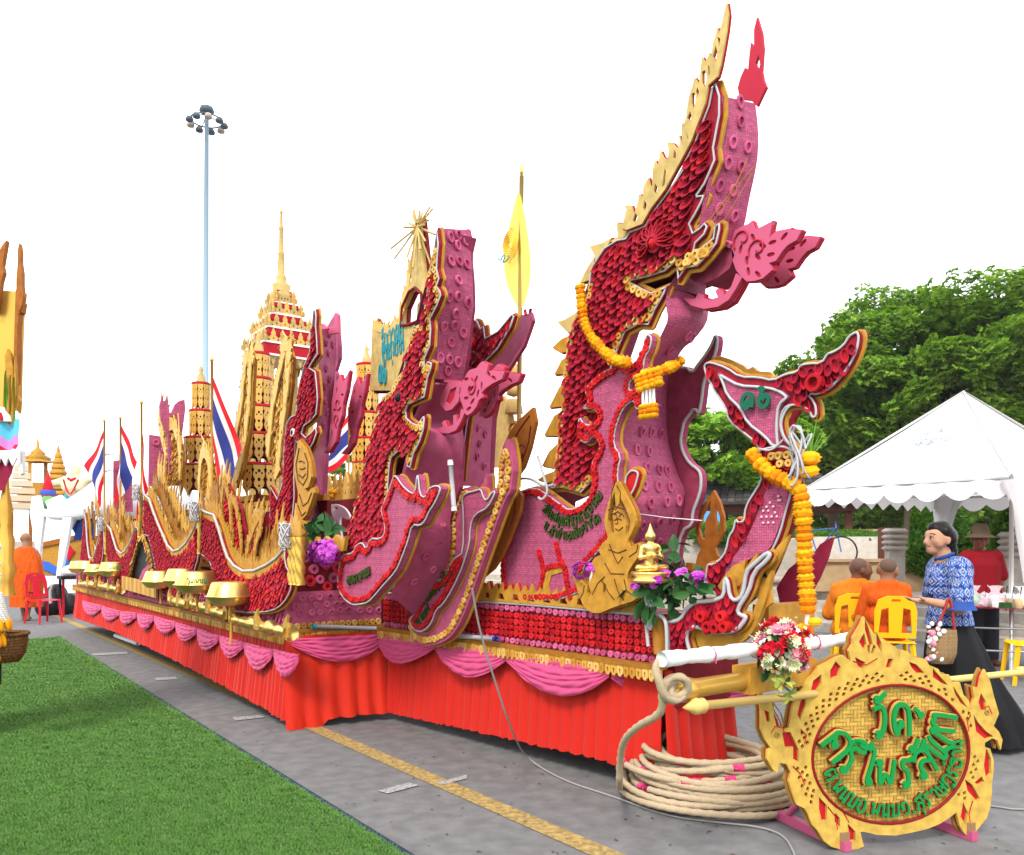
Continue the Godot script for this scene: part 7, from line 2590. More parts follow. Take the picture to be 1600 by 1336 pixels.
func slab_seat() -> Mesh:
	if not SH.has("seat"):
		var st := begin(true)
		var rows := []
		for i in 9:
			var row := PackedVector3Array()
			for j in 9:
				var x := (j / 4.0 - 1.0) * 0.21
				var z := (i / 4.0 - 1.0) * 0.21
				row.append(Vector3(x, 0.44 - 0.018 * (1.0 - pow(absf(x) / 0.21, 4)) * (1.0 - pow(absf(z) / 0.21, 4)) - (0.03 if i == 0 or i == 8 or j == 0 or j == 8 else 0.0), z))
			rows.append(row)
		grid(st, rows)
		st.generate_normals()
		SH.seat = st.commit()
	return SH.seat


func build_table() -> void:
	chair("yellow plastic chair holding the right monk, nearest the name board", Vector3(-4.661, 0.000, -8.483), -2.45, M.chair_yellow)
	chair("yellow plastic chair holding the left monk", Vector3(-5.144, 0.000, -8.557), -2.5, M.chair_yellow)
	chair("empty yellow plastic chair at the photograph's right edge", Vector3(-3.667, 0.000, -9.413), -0.9, M.chair_yellow)
	var a: Vector3 = Vector3(-4.051, 0.728, -9.954)
	var t := thing("drinks_table", "folding table with red cloth top crowded with drinks, beside the walking woman", "table", Vector3(a.x, 0, a.z))
	var B := Basis(Vector3.UP, 0.0)
	var st := begin()
	box(st, Vector3(a.x, 0.74, a.z - 0.3), Vector3(1.9, 0.035, 0.75), Basis(Vector3.UP, 0.55))
	obj("table_top", st, mat(lin(0.3, 0.02, 0.05), 0.3), t)
	for s in [[-0.75, 0.3], [0.75, 0.3], [-0.75, -0.3], [0.75, -0.3]]:
		st = begin(true)
		var p := Vector3(a.x, 0, a.z - 0.3) + Basis(Vector3.UP, 0.55) * Vector3(s[0], 0, s[1])
		tube(st, PackedVector3Array([p, p + Vector3(0, 0.72, 0)]), 0.018, 6)
		obj("leg", st, M.steel, t)
	st = begin(true)
	for y in [0.25, 0.5]:
		var q := Basis(Vector3.UP, 0.55)
		tube(st, PackedVector3Array([Vector3(a.x, y, a.z - 0.3) + q * Vector3(-0.75, 0, 0.3), Vector3(a.x, y, a.z - 0.3) + q * Vector3(0.75, 0, 0.3)]), 0.012, 5)
	obj("brace", st, M.steel, t)
	var cols := [mat(lin(0.6, 0.3, 0.4), 0.3), mat(lin(0.5, 0.22, 0.1), 0.3), mat(lin(0.3, 0.16, 0.07), 0.3), mat(lin(0.6, 0.35, 0.05), 0.3)]
	var labs := ["clear cup of pink drink at the left end of the crowded table", "clear cup of orange brown drink on the crowded table", "clear cup of dark drink on the crowded table", "clear cup of amber drink at the right of the crowded table"]
	var k := 0
	for px in [Vector3(-4.158, 0.827, -9.477), Vector3(-3.981, 0.875, -9.547), Vector3(-3.895, 0.827, -9.494), Vector3(-3.803, 0.848, -9.451)]:
		var c: Vector3 = px
		c.y = 0.76
		var o := thing("drink_cup", labs[k], "cup", c, "drinks on the crowded table")
		obj("cup", lathe_mesh([[0.03, 0.0], [0.035, 0.005], [0.048, 0.13], [0.05, 0.135], [0.0, 0.165]], 16), M.clear, o, Transform3D(Basis(), c))
		obj("drink", lathe_mesh([[0.0, 0.004], [0.031, 0.005], [0.041, 0.1], [0.0, 0.1]], 14), cols[k], o, Transform3D(Basis(), c))
		st = begin(true)
		tube(st, PackedVector3Array([c + Vector3(0, 0.05, 0), c + Vector3(0.03, 0.23, 0.01)]), 0.005, 5)
		obj("straw", st, M.black, o)
		k += 1
	k = 0
	var wl := ["crumpled clear plastic bag of food at the left of the crowded table", "crumpled clear plastic bag at the table's middle", "crumpled white plastic bag at the table's right end"]
	for px in [Vector3(-4.279, 0.876, -9.481), Vector3(-4.087, 0.910, -9.571), Vector3(-3.858, 0.916, -9.712)]:
		var c: Vector3 = px
		c.y = 0.76
		var o := tag(thing("plastic_bag", wl[k], "bag", c, "bags on the crowded table"), wl[k])
		st = begin()
		var rows := []
		for i in 8:
			var row := PackedVector3Array()
			for j in 14:
				var an := j * TAU / 14
				var rr: float = [0.11, 0.13, 0.12, 0.1, 0.07, 0.035, 0.05, 0.08][i] * R(0.8, 1.2)
				row.append(c + Vector3(cos(an) * rr, i * 0.032 + R(-0.008, 0.008), sin(an) * rr))
			rows.append(row)
		grid(st, rows, true)
		obj("bag_film", st, M.clear, o)
		st = begin(true)
		ball(st, c + Vector3(0, 0.07, 0), Vector3(0.08, 0.06, 0.08))
		obj("bag_contents", st, [M.leaf_light, M.flower_pink, M.white][k], o)
		k += 1
	k = 0
	for px in [Vector3(-4.125, 0.785, -9.522), Vector3(-4.013, 0.800, -9.504), Vector3(-3.924, 0.800, -9.456)]:
		var c: Vector3 = px
		c.y = 0.76
		var o := tag(thing("food_box", "", "packet", c, "packets on the crowded table"), ["small dark brown packet of food on the crowded table", "small white packet of food between the cups on the crowded table", "small green packet of food at the right of the crowded table"][k])
		st = begin()
		box(st, c + Vector3(0, 0.03, 0), Vector3(0.12, 0.06, 0.08), Basis(Vector3.UP, R(0, 3)))
		obj("packet", st, [M.brown_wood, M.white, M.foliage][k], o)
		k += 1


# ---------- people ----------
func view_frame(px_at: Vector3) -> Transform3D:
	return Transform3D(Basis(Vector3(0.598, 0, -0.8015), Vector3.UP, Vector3(0.8015, 0, 0.598)), Vector3(px_at.x, 0, px_at.z))


func head_bones(c: Vector3, s: float, f: Vector3) -> Array:
	# f: direction the face looks; c: centre of the skull
	var r := f.cross(Vector3.UP).normalized()
	var u := r.cross(f).normalized()
	var b := []
	b.append([c + u * 0.02 * s - f * 0.015 * s, c + u * 0.015 * s + f * 0.012 * s, 0.083 * s, 0.08 * s])
	b.append([c - u * 0.035 * s + f * 0.03 * s, c - u * 0.075 * s + f * 0.05 * s, 0.06 * s, 0.036 * s])
	b.append([c - u * 0.08 * s + f * 0.066 * s, c - u * 0.086 * s + f * 0.074 * s, 0.024 * s, 0.02 * s])
	b.append([c + u * 0.012 * s + f * 0.084 * s, c - u * 0.028 * s + f * 0.11 * s, 0.011 * s, 0.017 * s])
	b.append([c - u * 0.056 * s + f * 0.086 * s, c - u * 0.06 * s + f * 0.086 * s, 0.013 * s, 0.013 * s])
	b.append([c + u * 0.03 * s + f * 0.076 * s + r * 0.03 * s, c + u * 0.032 * s + f * 0.076 * s - r * 0.03 * s, 0.014 * s, 0.014 * s])
	for q in [-1.0, 1.0]:
		b.append([c + r * q * 0.08 * s - u * 0.0 * s - f * 0.008 * s, c + r * q * 0.087 * s - u * 0.03 * s - f * 0.004 * s, 0.017 * s, 0.011 * s])
		b.append([c + r * q * 0.045 * s - u * 0.022 * s + f * 0.056 * s, c + r * q * 0.05 * s - u * 0.04 * s + f * 0.045 * s, 0.026 * s, 0.024 * s])
	b.append([c - u * 0.06 * s - f * 0.02 * s, c - u * 0.17 * s - f * 0.035 * s, 0.052 * s, 0.056 * s])
	return b


func face_parts(t: Node, T: Transform3D, c: Vector3, s: float, f: Vector3) -> void:
	var r := f.cross(Vector3.UP).normalized()
	var u := r.cross(f).normalized()
	for q in [-1.0, 1.0]:
		var st := begin(true)
		ball(st, c + r * q * 0.032 * s + u * 0.004 * s + f * 0.085 * s, Vector3.ONE * 0.012 * s)
		obj("eye", st, M.white, t, T)
		st = begin(true)
		ball(st, c + r * q * 0.033 * s + u * 0.003 * s + f * 0.0925 * s, Vector3.ONE * 0.0075 * s)
		obj("iris", st, M.black, t, T)
		st = begin(true)
		tube(st, PackedVector3Array([c + r * q * 0.016 * s + u * 0.008 * s + f * 0.094 * s, c + r * q * 0.033 * s + u * 0.015 * s + f * 0.097 * s, c + r * q * 0.05 * s + u * 0.006 * s + f * 0.086 * s]), 0.003 * s, 5)
		obj("eyelash", st, M.hair, t, T)
		st = begin(true)
		tube(st, PackedVector3Array([c + r * q * 0.012 * s + u * 0.03 * s + f * 0.094 * s, c + r * q * 0.034 * s + u * 0.036 * s + f * 0.09 * s, c + r * q * 0.055 * s + u * 0.028 * s + f * 0.076 * s]), 0.004 * s, 5)
		obj("eyebrow", st, M.hair, t, T)
	var st2 := begin(true)
	tube(st2, PackedVector3Array([c - r * 0.024 * s - u * 0.055 * s + f * 0.09 * s, c - u * 0.053 * s + f * 0.1 * s, c + r * 0.024 * s - u * 0.055 * s + f * 0.09 * s]), 0.0055 * s, 5)
	obj("lips", st2, mat(lin(0.3, 0.08, 0.07), 0.4), t, T)


func hand_bones(w: Vector3, d: Vector3, up: Vector3, s: float, curl: float) -> Array:
	# w wrist, d along the fingers, up out of the palm
	var side := d.cross(up).normalized()
	var b := []
	b.append([w, w + d * 0.03 * s, 0.024 * s, 0.026 * s])
	for i in 4:
		var o := (i - 1.5) * 0.019 * s
		var k := w + d * 0.085 * s + side * o
		b.append([w + d * 0.02 * s + side * o * 0.7, k, 0.0145 * s, 0.0115 * s])
		var l: float = [0.062, 0.075, 0.07, 0.052][i] * s
		var d1 := (d + up * curl * 0.5).normalized()
		var d2 := (d + up * curl * 1.3).normalized()
		var m := k + d1 * l * 0.55
		b.append([k, m, 0.0098 * s, 0.0088 * s])
		b.append([m, m + d2 * l * 0.5, 0.0088 * s, 0.0072 * s])
	var tb := w + d * 0.03 * s + side * -0.024 * s
	var tk := tb + (d * 0.55 - side * 0.6 + up * 0.45).normalized() * 0.045 * s
	b.append([tb, tk, 0.013 * s, 0.0105 * s])
	b.append([tk, tk + (d * 0.9 + up * 0.35).normalized() * 0.03 * s, 0.0105 * s, 0.008 * s])
	return b


func loft(rows: Array, n: int, folds: int, deep: float, ph := 0.0) -> SurfaceTool:
	# rows: [centre, radius along x, radius along z, turn]
	var st := begin(true)
	var out_ := []
	for i in rows.size():
		var q: Array = rows[i]
		var row := PackedVector3Array()
		for j in n:
			var a := TAU * j / n
			var k := 1.0 + deep * (float(i) / rows.size() + 0.2) * (sin(a * folds + ph + i * 0.35) * 0.6 + sin(a * (folds * 2 + 1) + i * 0.9) * 0.4)
			row.append(q[0] + Basis(Vector3.UP, q[3] if q.size() > 3 else 0.0) * Vector3(cos(a) * q[1] * k, 0, -sin(a) * q[2] * k))
		out_.append(row)
	grid(st, out_, true)
	return st


func ikat_tex() -> Texture2D:
	var n := 256
	var im := Image.create(n, n, false, Image.FORMAT_RGB8)
	var blue := Color(0.14, 0.24, 0.52)
	var deep := Color(0.06, 0.11, 0.33)
	var pale := Color(0.6, 0.68, 0.84)
	var yel := Color(0.66, 0.53, 0.18)
	for y in n:
		for x in n:
			var u := absf(fmod(x / 64.0, 1.0) - 0.5) * 2.0
			var v := absf(fmod(y / 85.34, 1.0) - 0.5) * 2.0
			var d := u + v
			if d > 1.0:
				d = 2.0 - d
				d = d * 0.9 + 0.08
			var c := blue
			if d < 0.22:
				c = yel if (int(x / 64.0) + int(y / 85.34)) % 2 else pale
			elif d < 0.36:
				c = deep
			elif d < 0.52:
				c = pale
			elif d < 0.76:
				c = blue
			elif d < 0.9:
				c = pale if absf(u - v) > 0.25 else deep
			im.set_pixel(x, y, c)
	return ImageTexture.create_from_image(im)


func build_woman() -> void:
	var T := view_frame(Vector3(-2.897, 0.000, -6.030))
	var t := thing("person", "woman in blue patterned blouse and long black skirt walking left with a basket bag", "person", T.origin)
	var f := Vector3(-0.96, 0.02, 0.18).normalized()
	var hc := Vector3(-0.055, 1.478, 0.0)
	var b := head_bones(hc, 1.0, f)
	b.append([Vector3(-0.02, 1.37, -0.01), Vector3(0.0, 1.24, -0.02), 0.05, 0.075])
	b.append([Vector3(0.0, 1.24, -0.02), Vector3(0.01, 1.0, 0.0), 0.075, 0.08])
	b.append([Vector3(0.01, 1.0, 0.0), Vector3(0.03, 0.82, 0.0), 0.08, 0.08])
	for s in [-0.07, 0.07]:
		b.append([Vector3(0.03, 0.82, s * 0.7), Vector3(0.0, 0.45, s * 1.2), 0.07, 0.05])
		b.append([Vector3(0.0, 0.45, s * 1.2), Vector3(0.05 + s, 0.08, s * 1.2), 0.05, 0.035])
		b.append([Vector3(0.05 + s, 0.05, s * 1.2), Vector3(-0.08 + s, 0.035, s * 1.2), 0.035, 0.03])
	# near arm
	b.append([Vector3(0.02, 1.23, 0.14), Vector3(-0.02, 1.0, 0.2), 0.052, 0.042])
	b.append([Vector3(-0.02, 1.0, 0.2), Vector3(-0.26, 1.05, 0.24), 0.04, 0.026])
	var st := flesh(b, 0.0115, 0.009)
	obj("body", st, M.skin, t, T)
	obj("hand", flesh(hand_bones(Vector3(-0.27, 1.052, 0.242), Vector3(-0.98, 0.05, 0.1).normalized(), Vector3(0.05, 1, 0.1).normalized(), 0.95, 0.35), 0.0042, 0.0035), M.skin, t, T)
	face_parts(t, T, hc, 1.0, f)
	# hair: cap, bun and tail
	var h := []
	h.append([hc + Vector3(0.012, 0.036, -0.004), hc + Vector3(0.035, 0.012, -0.006), 0.087, 0.09])
	h.append([hc + Vector3(0.05, 0.0, -0.01), hc + Vector3(0.075, -0.07, -0.01), 0.07, 0.05])
	h.append([hc + Vector3(0.085, -0.08, 0.0), hc + Vector3(0.13, -0.22, 0.0), 0.034, 0.028])
	h.append([hc + Vector3(-0.035, 0.075, 0.0), hc + Vector3(0.02, 0.07, 0.0), 0.045, 0.06])
	h.append([hc + Vector3(0.02, 0.05, 0.05), hc + Vector3(0.05, 0.0, 0.05), 0.045, 0.04])
	h.append([hc + Vector3(0.02, 0.05, -0.05), hc + Vector3(0.05, 0.0, -0.05), 0.045, 0.04])
	obj("hair", flesh(h, 0.0075, 0.006), M.hair, t, T)
	# blouse
	M.ikat = mat(Color.WHITE, 0.6)
	M.ikat.albedo_texture = ikat_tex()
	M.ikat.uv1_triplanar = true
	M.ikat.heightmap_enabled = true
	M.ikat.heightmap_texture = noise_tex(128, 0.03, 4, 41, 0.0, 1.0)
	M.ikat.heightmap_scale = 2.5
	M.ikat.uv1_scale = Vector3.ONE * 2.4
	b = []
	b.append([Vector3(0.0, 1.29, -0.1), Vector3(0.025, 1.285, 0.1), 0.068, 0.068])
	b.append([Vector3(0.0, 1.24, -0.06), Vector3(0.03, 1.235, 0.08), 0.1, 0.1])
	b.append([Vector3(0.0, 1.2, 0.0), Vector3(0.0, 1.06, 0.0), 0.118, 0.112])
	b.append([Vector3(0.0, 1.06, 0.0), Vector3(0.02, 0.93, 0.0), 0.112, 0.13])
	b.append([Vector3(-0.05, 1.17, 0.0), Vector3(-0.06, 1.12, 0.0), 0.1, 0.09])
	b.append([Vector3(0.03, 1.27, 0.13), Vector3(-0.01, 1.06, 0.2), 0.07, 0.08])
	b.append([Vector3(0.0, 1.26, -0.15), Vector3(0.0, 1.06, -0.19), 0.07, 0.08])
	obj("blouse", flesh(b, 0.012, 0.012), M.ikat, t, T)
	var blue := mat(lin(0.02, 0.06, 0.26), 0.6)
	st = begin(true)
	tube(st, PackedVector3Array([Vector3(-0.06, 1.345, 0.05), Vector3(-0.08, 1.33, 0.0), Vector3(-0.05, 1.345, -0.06), Vector3(0.02, 1.375, -0.06), Vector3(0.045, 1.38, 0.0), Vector3(0.01, 1.37, 0.06)]), 0.013, 8, true)
	obj("collar", st, blue, t, T)
	obj("sleeve_ruffle", loft([[Vector3(-0.012, 1.05, 0.2), 0.078, 0.085], [Vector3(-0.018, 1.02, 0.203), 0.088, 0.092], [Vector3(-0.022, 0.99, 0.206), 0.105, 0.11]], 32, 7, 0.09), blue, t, T)
	obj("blouse_hem", loft([[Vector3(0.012, 1.0, 0.0), 0.132, 0.13], [Vector3(0.016, 0.93, 0.0), 0.148, 0.148], [Vector3(0.018, 0.87, 0.0), 0.158, 0.158]], 36, 5, 0.04), M.ikat, t, T)
	# skirt swinging back
	obj("skirt", loft([[Vector3(0.02, 0.94, 0), 0.125, 0.125], [Vector3(0.025, 0.84, 0), 0.148, 0.148], [Vector3(0.05, 0.7, 0), 0.19, 0.19], [Vector3(0.1, 0.5, 0), 0.24, 0.21], [Vector3(0.16, 0.3, 0), 0.31, 0.24], [Vector3(0.22, 0.1, 0), 0.37, 0.27], [Vector3(0.24, 0.05, 0), 0.38, 0.27]], 72, 9, 0.13), mat(lin(0.012, 0.012, 0.014), 0.7), t, T)
	for s in [0.16, -0.02]:
		st = begin(true)
		ball(st, Vector3(s - 0.02, 0.035, s * 0.4), Vector3(0.11, 0.03, 0.045))
		obj("shoe", st, M.black, t, T)
	# basket bag
	var bt := thing("basket_bag", "small woven straw bag with white and pink flowers hanging from the woman's forearm", "bag", T * Vector3(-0.16, 0.63, 0.26))
	var straw := relief(mat(lin(0.42, 0.27, 0.13), 0.9), weave_tex(128, 16, 1, 0.4), 9.0, 0.5, true)
	obj("basket", loft([[Vector3(-0.16, 0.86, 0.26), 0.085, 0.055], [Vector3(-0.165, 0.8, 0.26), 0.095, 0.062], [Vector3(-0.175, 0.7, 0.26), 0.1, 0.065], [Vector3(-0.18, 0.63, 0.26), 0.08, 0.055], [Vector3(-0.18, 0.625, 0.26), 0.0, 0.0]], 28, 14, 0.02), straw, bt, T)
	st = begin(true)
	tube(st, smooth3(PackedVector3Array([Vector3(-0.09, 0.84, 0.27), Vector3(-0.1, 1.0, 0.26), Vector3(-0.12, 1.09, 0.25), Vector3(-0.15, 1.0, 0.26), Vector3(-0.2, 0.9, 0.27), Vector3(-0.22, 0.84, 0.27)]), 2), 0.009, 6)
	obj("handle", st, mat(lin(0.3, 0.03, 0.02), 0.5), bt, T)
	var fl := []
	for i in 26:
		fl.append(T * Transform3D(Basis(Vector3(R(-1, 1), R(-1, 1), 1).normalized(), R(0, 6)) * Basis().scaled(Vector3.ONE * R(0.6, 1.1)), Vector3(-0.24 + R(-0.05, 0.06), 0.78 + R(-0.12, 0.13), 0.3 + R(-0.03, 0.03))))
	pieces("flower", [ball_mesh(Vector3(0.024, 0.024, 0.015), 7, 5)], [M.white, M.white, M.flower_pink, mat(lin(0.75, 0.62, 0.45), 0.6)], fl, bt)


func monk(label: String, T: Transform3D, robe: Material, skin: Material, lean: float, turn: float) -> void:
	var t := thing("person", label, "person", T.origin)
	var f := Basis(Vector3.UP, turn) * Vector3(0, 0, -1)
	var hc := Vector3(lean, 1.16, -0.04)
	var b := head_bones(hc, 1.16, f)
	b.append([hc - Vector3(0, 0.13, 0), Vector3(lean * 0.5, 0.96, -0.02), 0.058, 0.05])
	b.append([Vector3(lean * 0.5, 0.93, 0.0), Vector3(0, 0.55, 0.02), 0.08, 0.1])
	for s in [-1.0, 1.0]:
		b.append([Vector3(s * 0.09, 0.5, 0.0), Vector3(s * 0.12, 0.5, -0.4), 0.085, 0.06])
		b.append([Vector3(s * 0.12, 0.48, -0.42), Vector3(s * 0.12, 0.08, -0.4), 0.055, 0.038])
		b.append([Vector3(s * 0.12, 0.05, -0.38), Vector3(s * 0.13, 0.035, -0.52), 0.035, 0.028])
		b.append([Vector3(s * 0.15 + lean * 0.4, 0.95, -0.02), Vector3(s * 0.2, 0.7, -0.08), 0.045, 0.04])
		b.append([Vector3(s * 0.2, 0.7, -0.08), Vector3(s * 0.1, 0.66, -0.32), 0.038, 0.028])
	obj("body", flesh(b, 0.014, 0.012), skin, t, T)
	if absf(f.x) > 0.5:
		face_parts(t, T, hc, 1.16, f)
	var cap := begin(true)
	ball(cap, hc + Vector3(0, 0.032, 0.012) - f * 0.012, Vector3(0.094, 0.09, 0.1), 18, 12)
	obj("hair_stubble", cap, mat(lin(0.1, 0.06, 0.045), 0.8), t, T)
	var r := []
	r.append([Vector3(-0.06 + lean * 0.5, 1.005, 0.012), Vector3(0.07 + lean * 0.5, 1.005, 0.012), 0.055, 0.058])
	r.append([Vector3(-0.14 + lean * 0.4, 0.965, 0.0), Vector3(0.15 + lean * 0.4, 0.965, 0.0), 0.062, 0.066])
	r.append([Vector3(-0.1, 0.86, 0.01), Vector3(0.1, 0.86, 0.01), 0.105, 0.105])
	r.append([Vector3(-0.07, 0.66, 0.02), Vector3(0.07, 0.66, 0.02), 0.125, 0.125])
	r.append([Vector3(-0.08, 0.5, 0.0), Vector3(0.08, 0.5, 0.0), 0.135, 0.135])
	r.append([Vector3(-0.18 + lean * 0.4, 0.95, 0.0), Vector3(-0.23, 0.66, -0.06), 0.065, 0.075])
	r.append([Vector3(0.18 + lean * 0.4, 0.95, 0.0), Vector3(0.22, 0.64, -0.04), 0.065, 0.075])
	r.append([Vector3(0.0, 0.5, -0.1), Vector3(0.0, 0.5, -0.42), 0.15, 0.12])
	r.append([Vector3(0.0, 0.45, -0.42), Vector3(0.0, 0.15, -0.42), 0.14, 0.15])
	for k in 6:
		var x := -0.15 + k * 0.06
		r.append([Vector3(x + lean * 0.4, 0.99 - absf(x) * 0.1, 0.055), Vector3(x * 0.6 + 0.12, 0.6 + k * 0.03, 0.14), 0.012, 0.02])
	obj("robe", flesh(r, 0.013, 0.01), robe, t, T)


func build_people() -> void:
	build_woman()
	var p: Vector3 = Vector3(-4.626, 0.000, -8.393)
	monk("monk in orange robe with shaved head seated nearest the name board, seen from behind", Transform3D(view_frame(p).basis * Basis(Vector3.UP, -0.25), Vector3(p.x - 0.08, 0, p.z - 0.06)), M.robe, M.skin_mid, 0.03, -0.5)
	p = Vector3(-5.029, 0.000, -8.414)
	monk("monk in golden orange robe at the left, turning his dark face to the right", Transform3D(view_frame(p).basis * Basis(Vector3.UP, -0.3), Vector3(p.x - 0.08, 0, p.z - 0.06)), M.robe_gold, M.skin_dark, 0.09, -1.3)
	# man in the red shirt
	var T := view_frame(Vector3(-4.596, 1.450, -10.394))
	var t := thing("person", "man in a red T-shirt and brown brimmed hat standing behind the drinks table", "person", T.origin)
	var hc := Vector3(-0.03, 1.5, 0.03)
	var f := Vector3(-0.15, -0.25, 1).normalized()
	var b := head_bones(hc, 1.0, f)
	b.append([Vector3(0, 1.37, -0.01), Vector3(0, 1.26, -0.01), 0.052, 0.06])
	b.append([Vector3(0, 1.18, -0.02), Vector3(0, 0.9, 0), 0.075, 0.07])
	for s in [-1.0, 1.0]:
		b.append([Vector3(s * 0.19, 1.25, 0), Vector3(s * 0.23, 1.0, 0.0), 0.05, 0.04])
		b.append([Vector3(s * 0.23, 1.0, 0.0), Vector3(s * 0.22, 0.76, 0.08), 0.038, 0.027])
		b.append([Vector3(s * 0.09, 0.88, 0), Vector3(s * 0.11, 0.47, 0), 0.09, 0.06])
		b.append([Vector3(s * 0.11, 0.47, 0), Vector3(s * 0.11, 0.07, 0), 0.055, 0.04])
		b.append([Vector3(s * 0.11, 0.04, 0), Vector3(s * 0.12, 0.035, 0.14), 0.04, 0.035])
		b.append_array(hand_bones(Vector3(s * 0.22, 0.76, 0.08), Vector3(0, -0.95, 0.25).normalized(), Vector3(-s, 0, 0), 1.0, 0.4).slice(0, 3))
	obj("body", flesh(b, 0.014, 0.01), M.skin_dark, t, T)
	face_parts(t, T, hc, 1.0, f)
	b = [[Vector3(-0.17, 1.29, 0), Vector3(0.17, 1.29, 0), 0.075, 0.075], [Vector3(-0.08, 1.17, 0), Vector3(-0.08, 0.85, 0), 0.13, 0.13], [Vector3(0.08, 1.17, 0), Vector3(0.08, 0.85, 0), 0.13, 0.13], [Vector3(-0.08, 0.85, 0), Vector3(0.08, 0.85, 0), 0.14, 0.14], [Vector3(-0.19, 1.27, 0), Vector3(-0.24, 1.06, 0), 0.07, 0.075], [Vector3(0.19, 1.27, 0), Vector3(0.24, 1.06, 0), 0.07, 0.075]]
	obj("t_shirt", flesh(b, 0.014, 0.012), mat(lin(0.17, 0.004, 0.009), 0.8), t, T)
	b = [[Vector3(-0.08, 0.85, 0), Vector3(-0.11, 0.1, 0), 0.12, 0.09], [Vector3(0.08, 0.85, 0), Vector3(0.11, 0.1, 0), 0.12, 0.09]]
	obj("trousers", flesh(b, 0.016, 0.01), mat(lin(0.03, 0.03, 0.04), 0.8), t, T)
	var st := begin(true)
	lathe(st, [[0.0, 0.125], [0.06, 0.12], [0.09, 0.08], [0.1, 0.02], [0.105, 0.0], [0.17, -0.03], [0.185, -0.04], [0.17, -0.045], [0.1, -0.02]], 26, hc + Vector3(0, 0.05, 0))
	obj("hat", st, mat(lin(0.08, 0.055, 0.035), 0.8), t, T)
	st = begin(true)
	tube(st, PackedVector3Array([hc + Vector3(-0.104, 0.07, 0), hc + Vector3(0, 0.07, 0.104), hc + Vector3(0.104, 0.07, 0), hc + Vector3(0, 0.07, -0.104)]), 0.012, 6, true)
	obj("hat_band", st, M.black, t, T)
	# people at the left
	T = view_frame(Vector3(-17.785, 0.000, -2.000))
	t = thing("person", "standing monk in an orange robe walking away at the far left", "person", T.origin)
	hc = Vector3(0.0, 1.53, 0.0)
	f = Vector3(-0.6, -0.1, -0.8).normalized()
	b = head_bones(hc, 1.0, f)
	b.append([Vector3(0, 1.4, 0), Vector3(0, 1.25, 0), 0.055, 0.09])
	b.append([Vector3(0, 1.25, 0), Vector3(0, 0.9, 0), 0.13, 0.13])
	for s in [-1.0, 1.0]:
		b.append([Vector3(s * 0.09, 0.88, 0), Vector3(s * 0.08, 0.45, 0), 0.09, 0.06])
		b.append([Vector3(s * 0.08, 0.45, 0), Vector3(s * 0.08, 0.07, s * 0.08), 0.055, 0.035])
		b.append([Vector3(s * 0.08, 0.04, s * 0.08), Vector3(s * 0.02, 0.035, s * 0.08 - 0.1), 0.035, 0.03])
		b.append([Vector3(s * 0.19, 1.28, 0), Vector3(s * 0.24, 1.0, 0), 0.05, 0.04])
	obj("body", flesh(b, 0.018, 0.012), M.skin_mid, t, T)
	obj("robe", loft([[Vector3(0, 1.38, 0), 0.09, 0.08], [Vector3(0, 1.33, 0), 0.2, 0.13], [Vector3(0.01, 1.2, 0), 0.25, 0.18], [Vector3(0.02, 1.0, 0), 0.28, 0.2], [Vector3(0.02, 0.8, 0), 0.29, 0.21], [Vector3(0.02, 0.5, 0), 0.28, 0.2], [Vector3(0.03, 0.26, 0), 0.27, 0.2]], 40, 5, 0.13), M.robe, t, T)
	obj("robe_fold", loft([[Vector3(0.05, 1.36, 0.06), 0.12, 0.1], [Vector3(0.12, 1.1, 0.1), 0.16, 0.13], [Vector3(0.16, 0.8, 0.1), 0.17, 0.13], [Vector3(0.18, 0.55, 0.08), 0.15, 0.12]], 28, 4, 0.16, 1.0), M.robe, t, T)
	# small golden buddha
	var c: Vector3 = Vector3(-3.198, 1.292, -3.330)
	t = thing("buddha_statuette", "small golden seated Buddha statuette among orchids on the prow", "statuette", c)
	var F := Transform3D(Basis(Vector3.UP, 1.1), c)
	var k := 0.25
	b = []
	for q in [[0, 0.78, 0, 0, 0.8, 0, 0.1, 0.095], [0, 0.7, 0.03, 0, 0.69, 0.03, 0.06, 0.05], [0, 0.9, 0, 0, 0.93, 0, 0.06, 0.04], [0, 0.95, 0, 0, 1.08, 0, 0.03, 0.006], [0, 0.65, 0, 0, 0.56, 0, 0.05, 0.09], [-0.13, 0.54, 0, 0.13, 0.54, 0, 0.075, 0.075], [0, 0.5, 0, 0, 0.2, 0, 0.14, 0.12], [-0.19, 0.52, 0, -0.24, 0.3, 0.04, 0.055, 0.045], [0.19, 0.52, 0, 0.24, 0.3, 0.04, 0.055, 0.045], [-0.24, 0.3, 0.04, -0.05, 0.36, 0.16, 0.04, 0.035], [0.24, 0.3, 0.04, 0.05, 0.36, 0.16, 0.04, 0.035], [-0.1, 0.1, 0.0, -0.3, 0.08, 0.12, 0.1, 0.075], [0.1, 0.1, 0.0, 0.3, 0.08, 0.12, 0.1, 0.075], [-0.3, 0.08, 0.12, 0.06, 0.07, 0.2, 0.07, 0.05], [0.3, 0.08, 0.12, -0.06, 0.1, 0.2, 0.07, 0.05], [-0.09, 0.8, 0.0, -0.1, 0.72, 0.0, 0.02, 0.016], [0.09, 0.8, 0.0, 0.1, 0.72, 0.0, 0.02, 0.016], [0, 0.79, 0.09, 0, 0.755, 0.105, 0.012, 0.018]]:
		b.append([Vector3(q[0], q[1], q[2]) * k, Vector3(q[3], q[4], q[5]) * k, q[6] * k, q[7] * k])
	obj("figure", flesh(b, 0.0045, 0.004), M.gold_metal, t, F)
	st = begin(true)
	lathe(st, [[0.0, -0.06], [0.1, -0.06], [0.11, -0.045], [0.085, -0.03], [0.11, -0.01], [0.1, 0.0], [0.0, 0.0]], 20)
	obj("lotus_base", st, M.gold_metal, t, F)


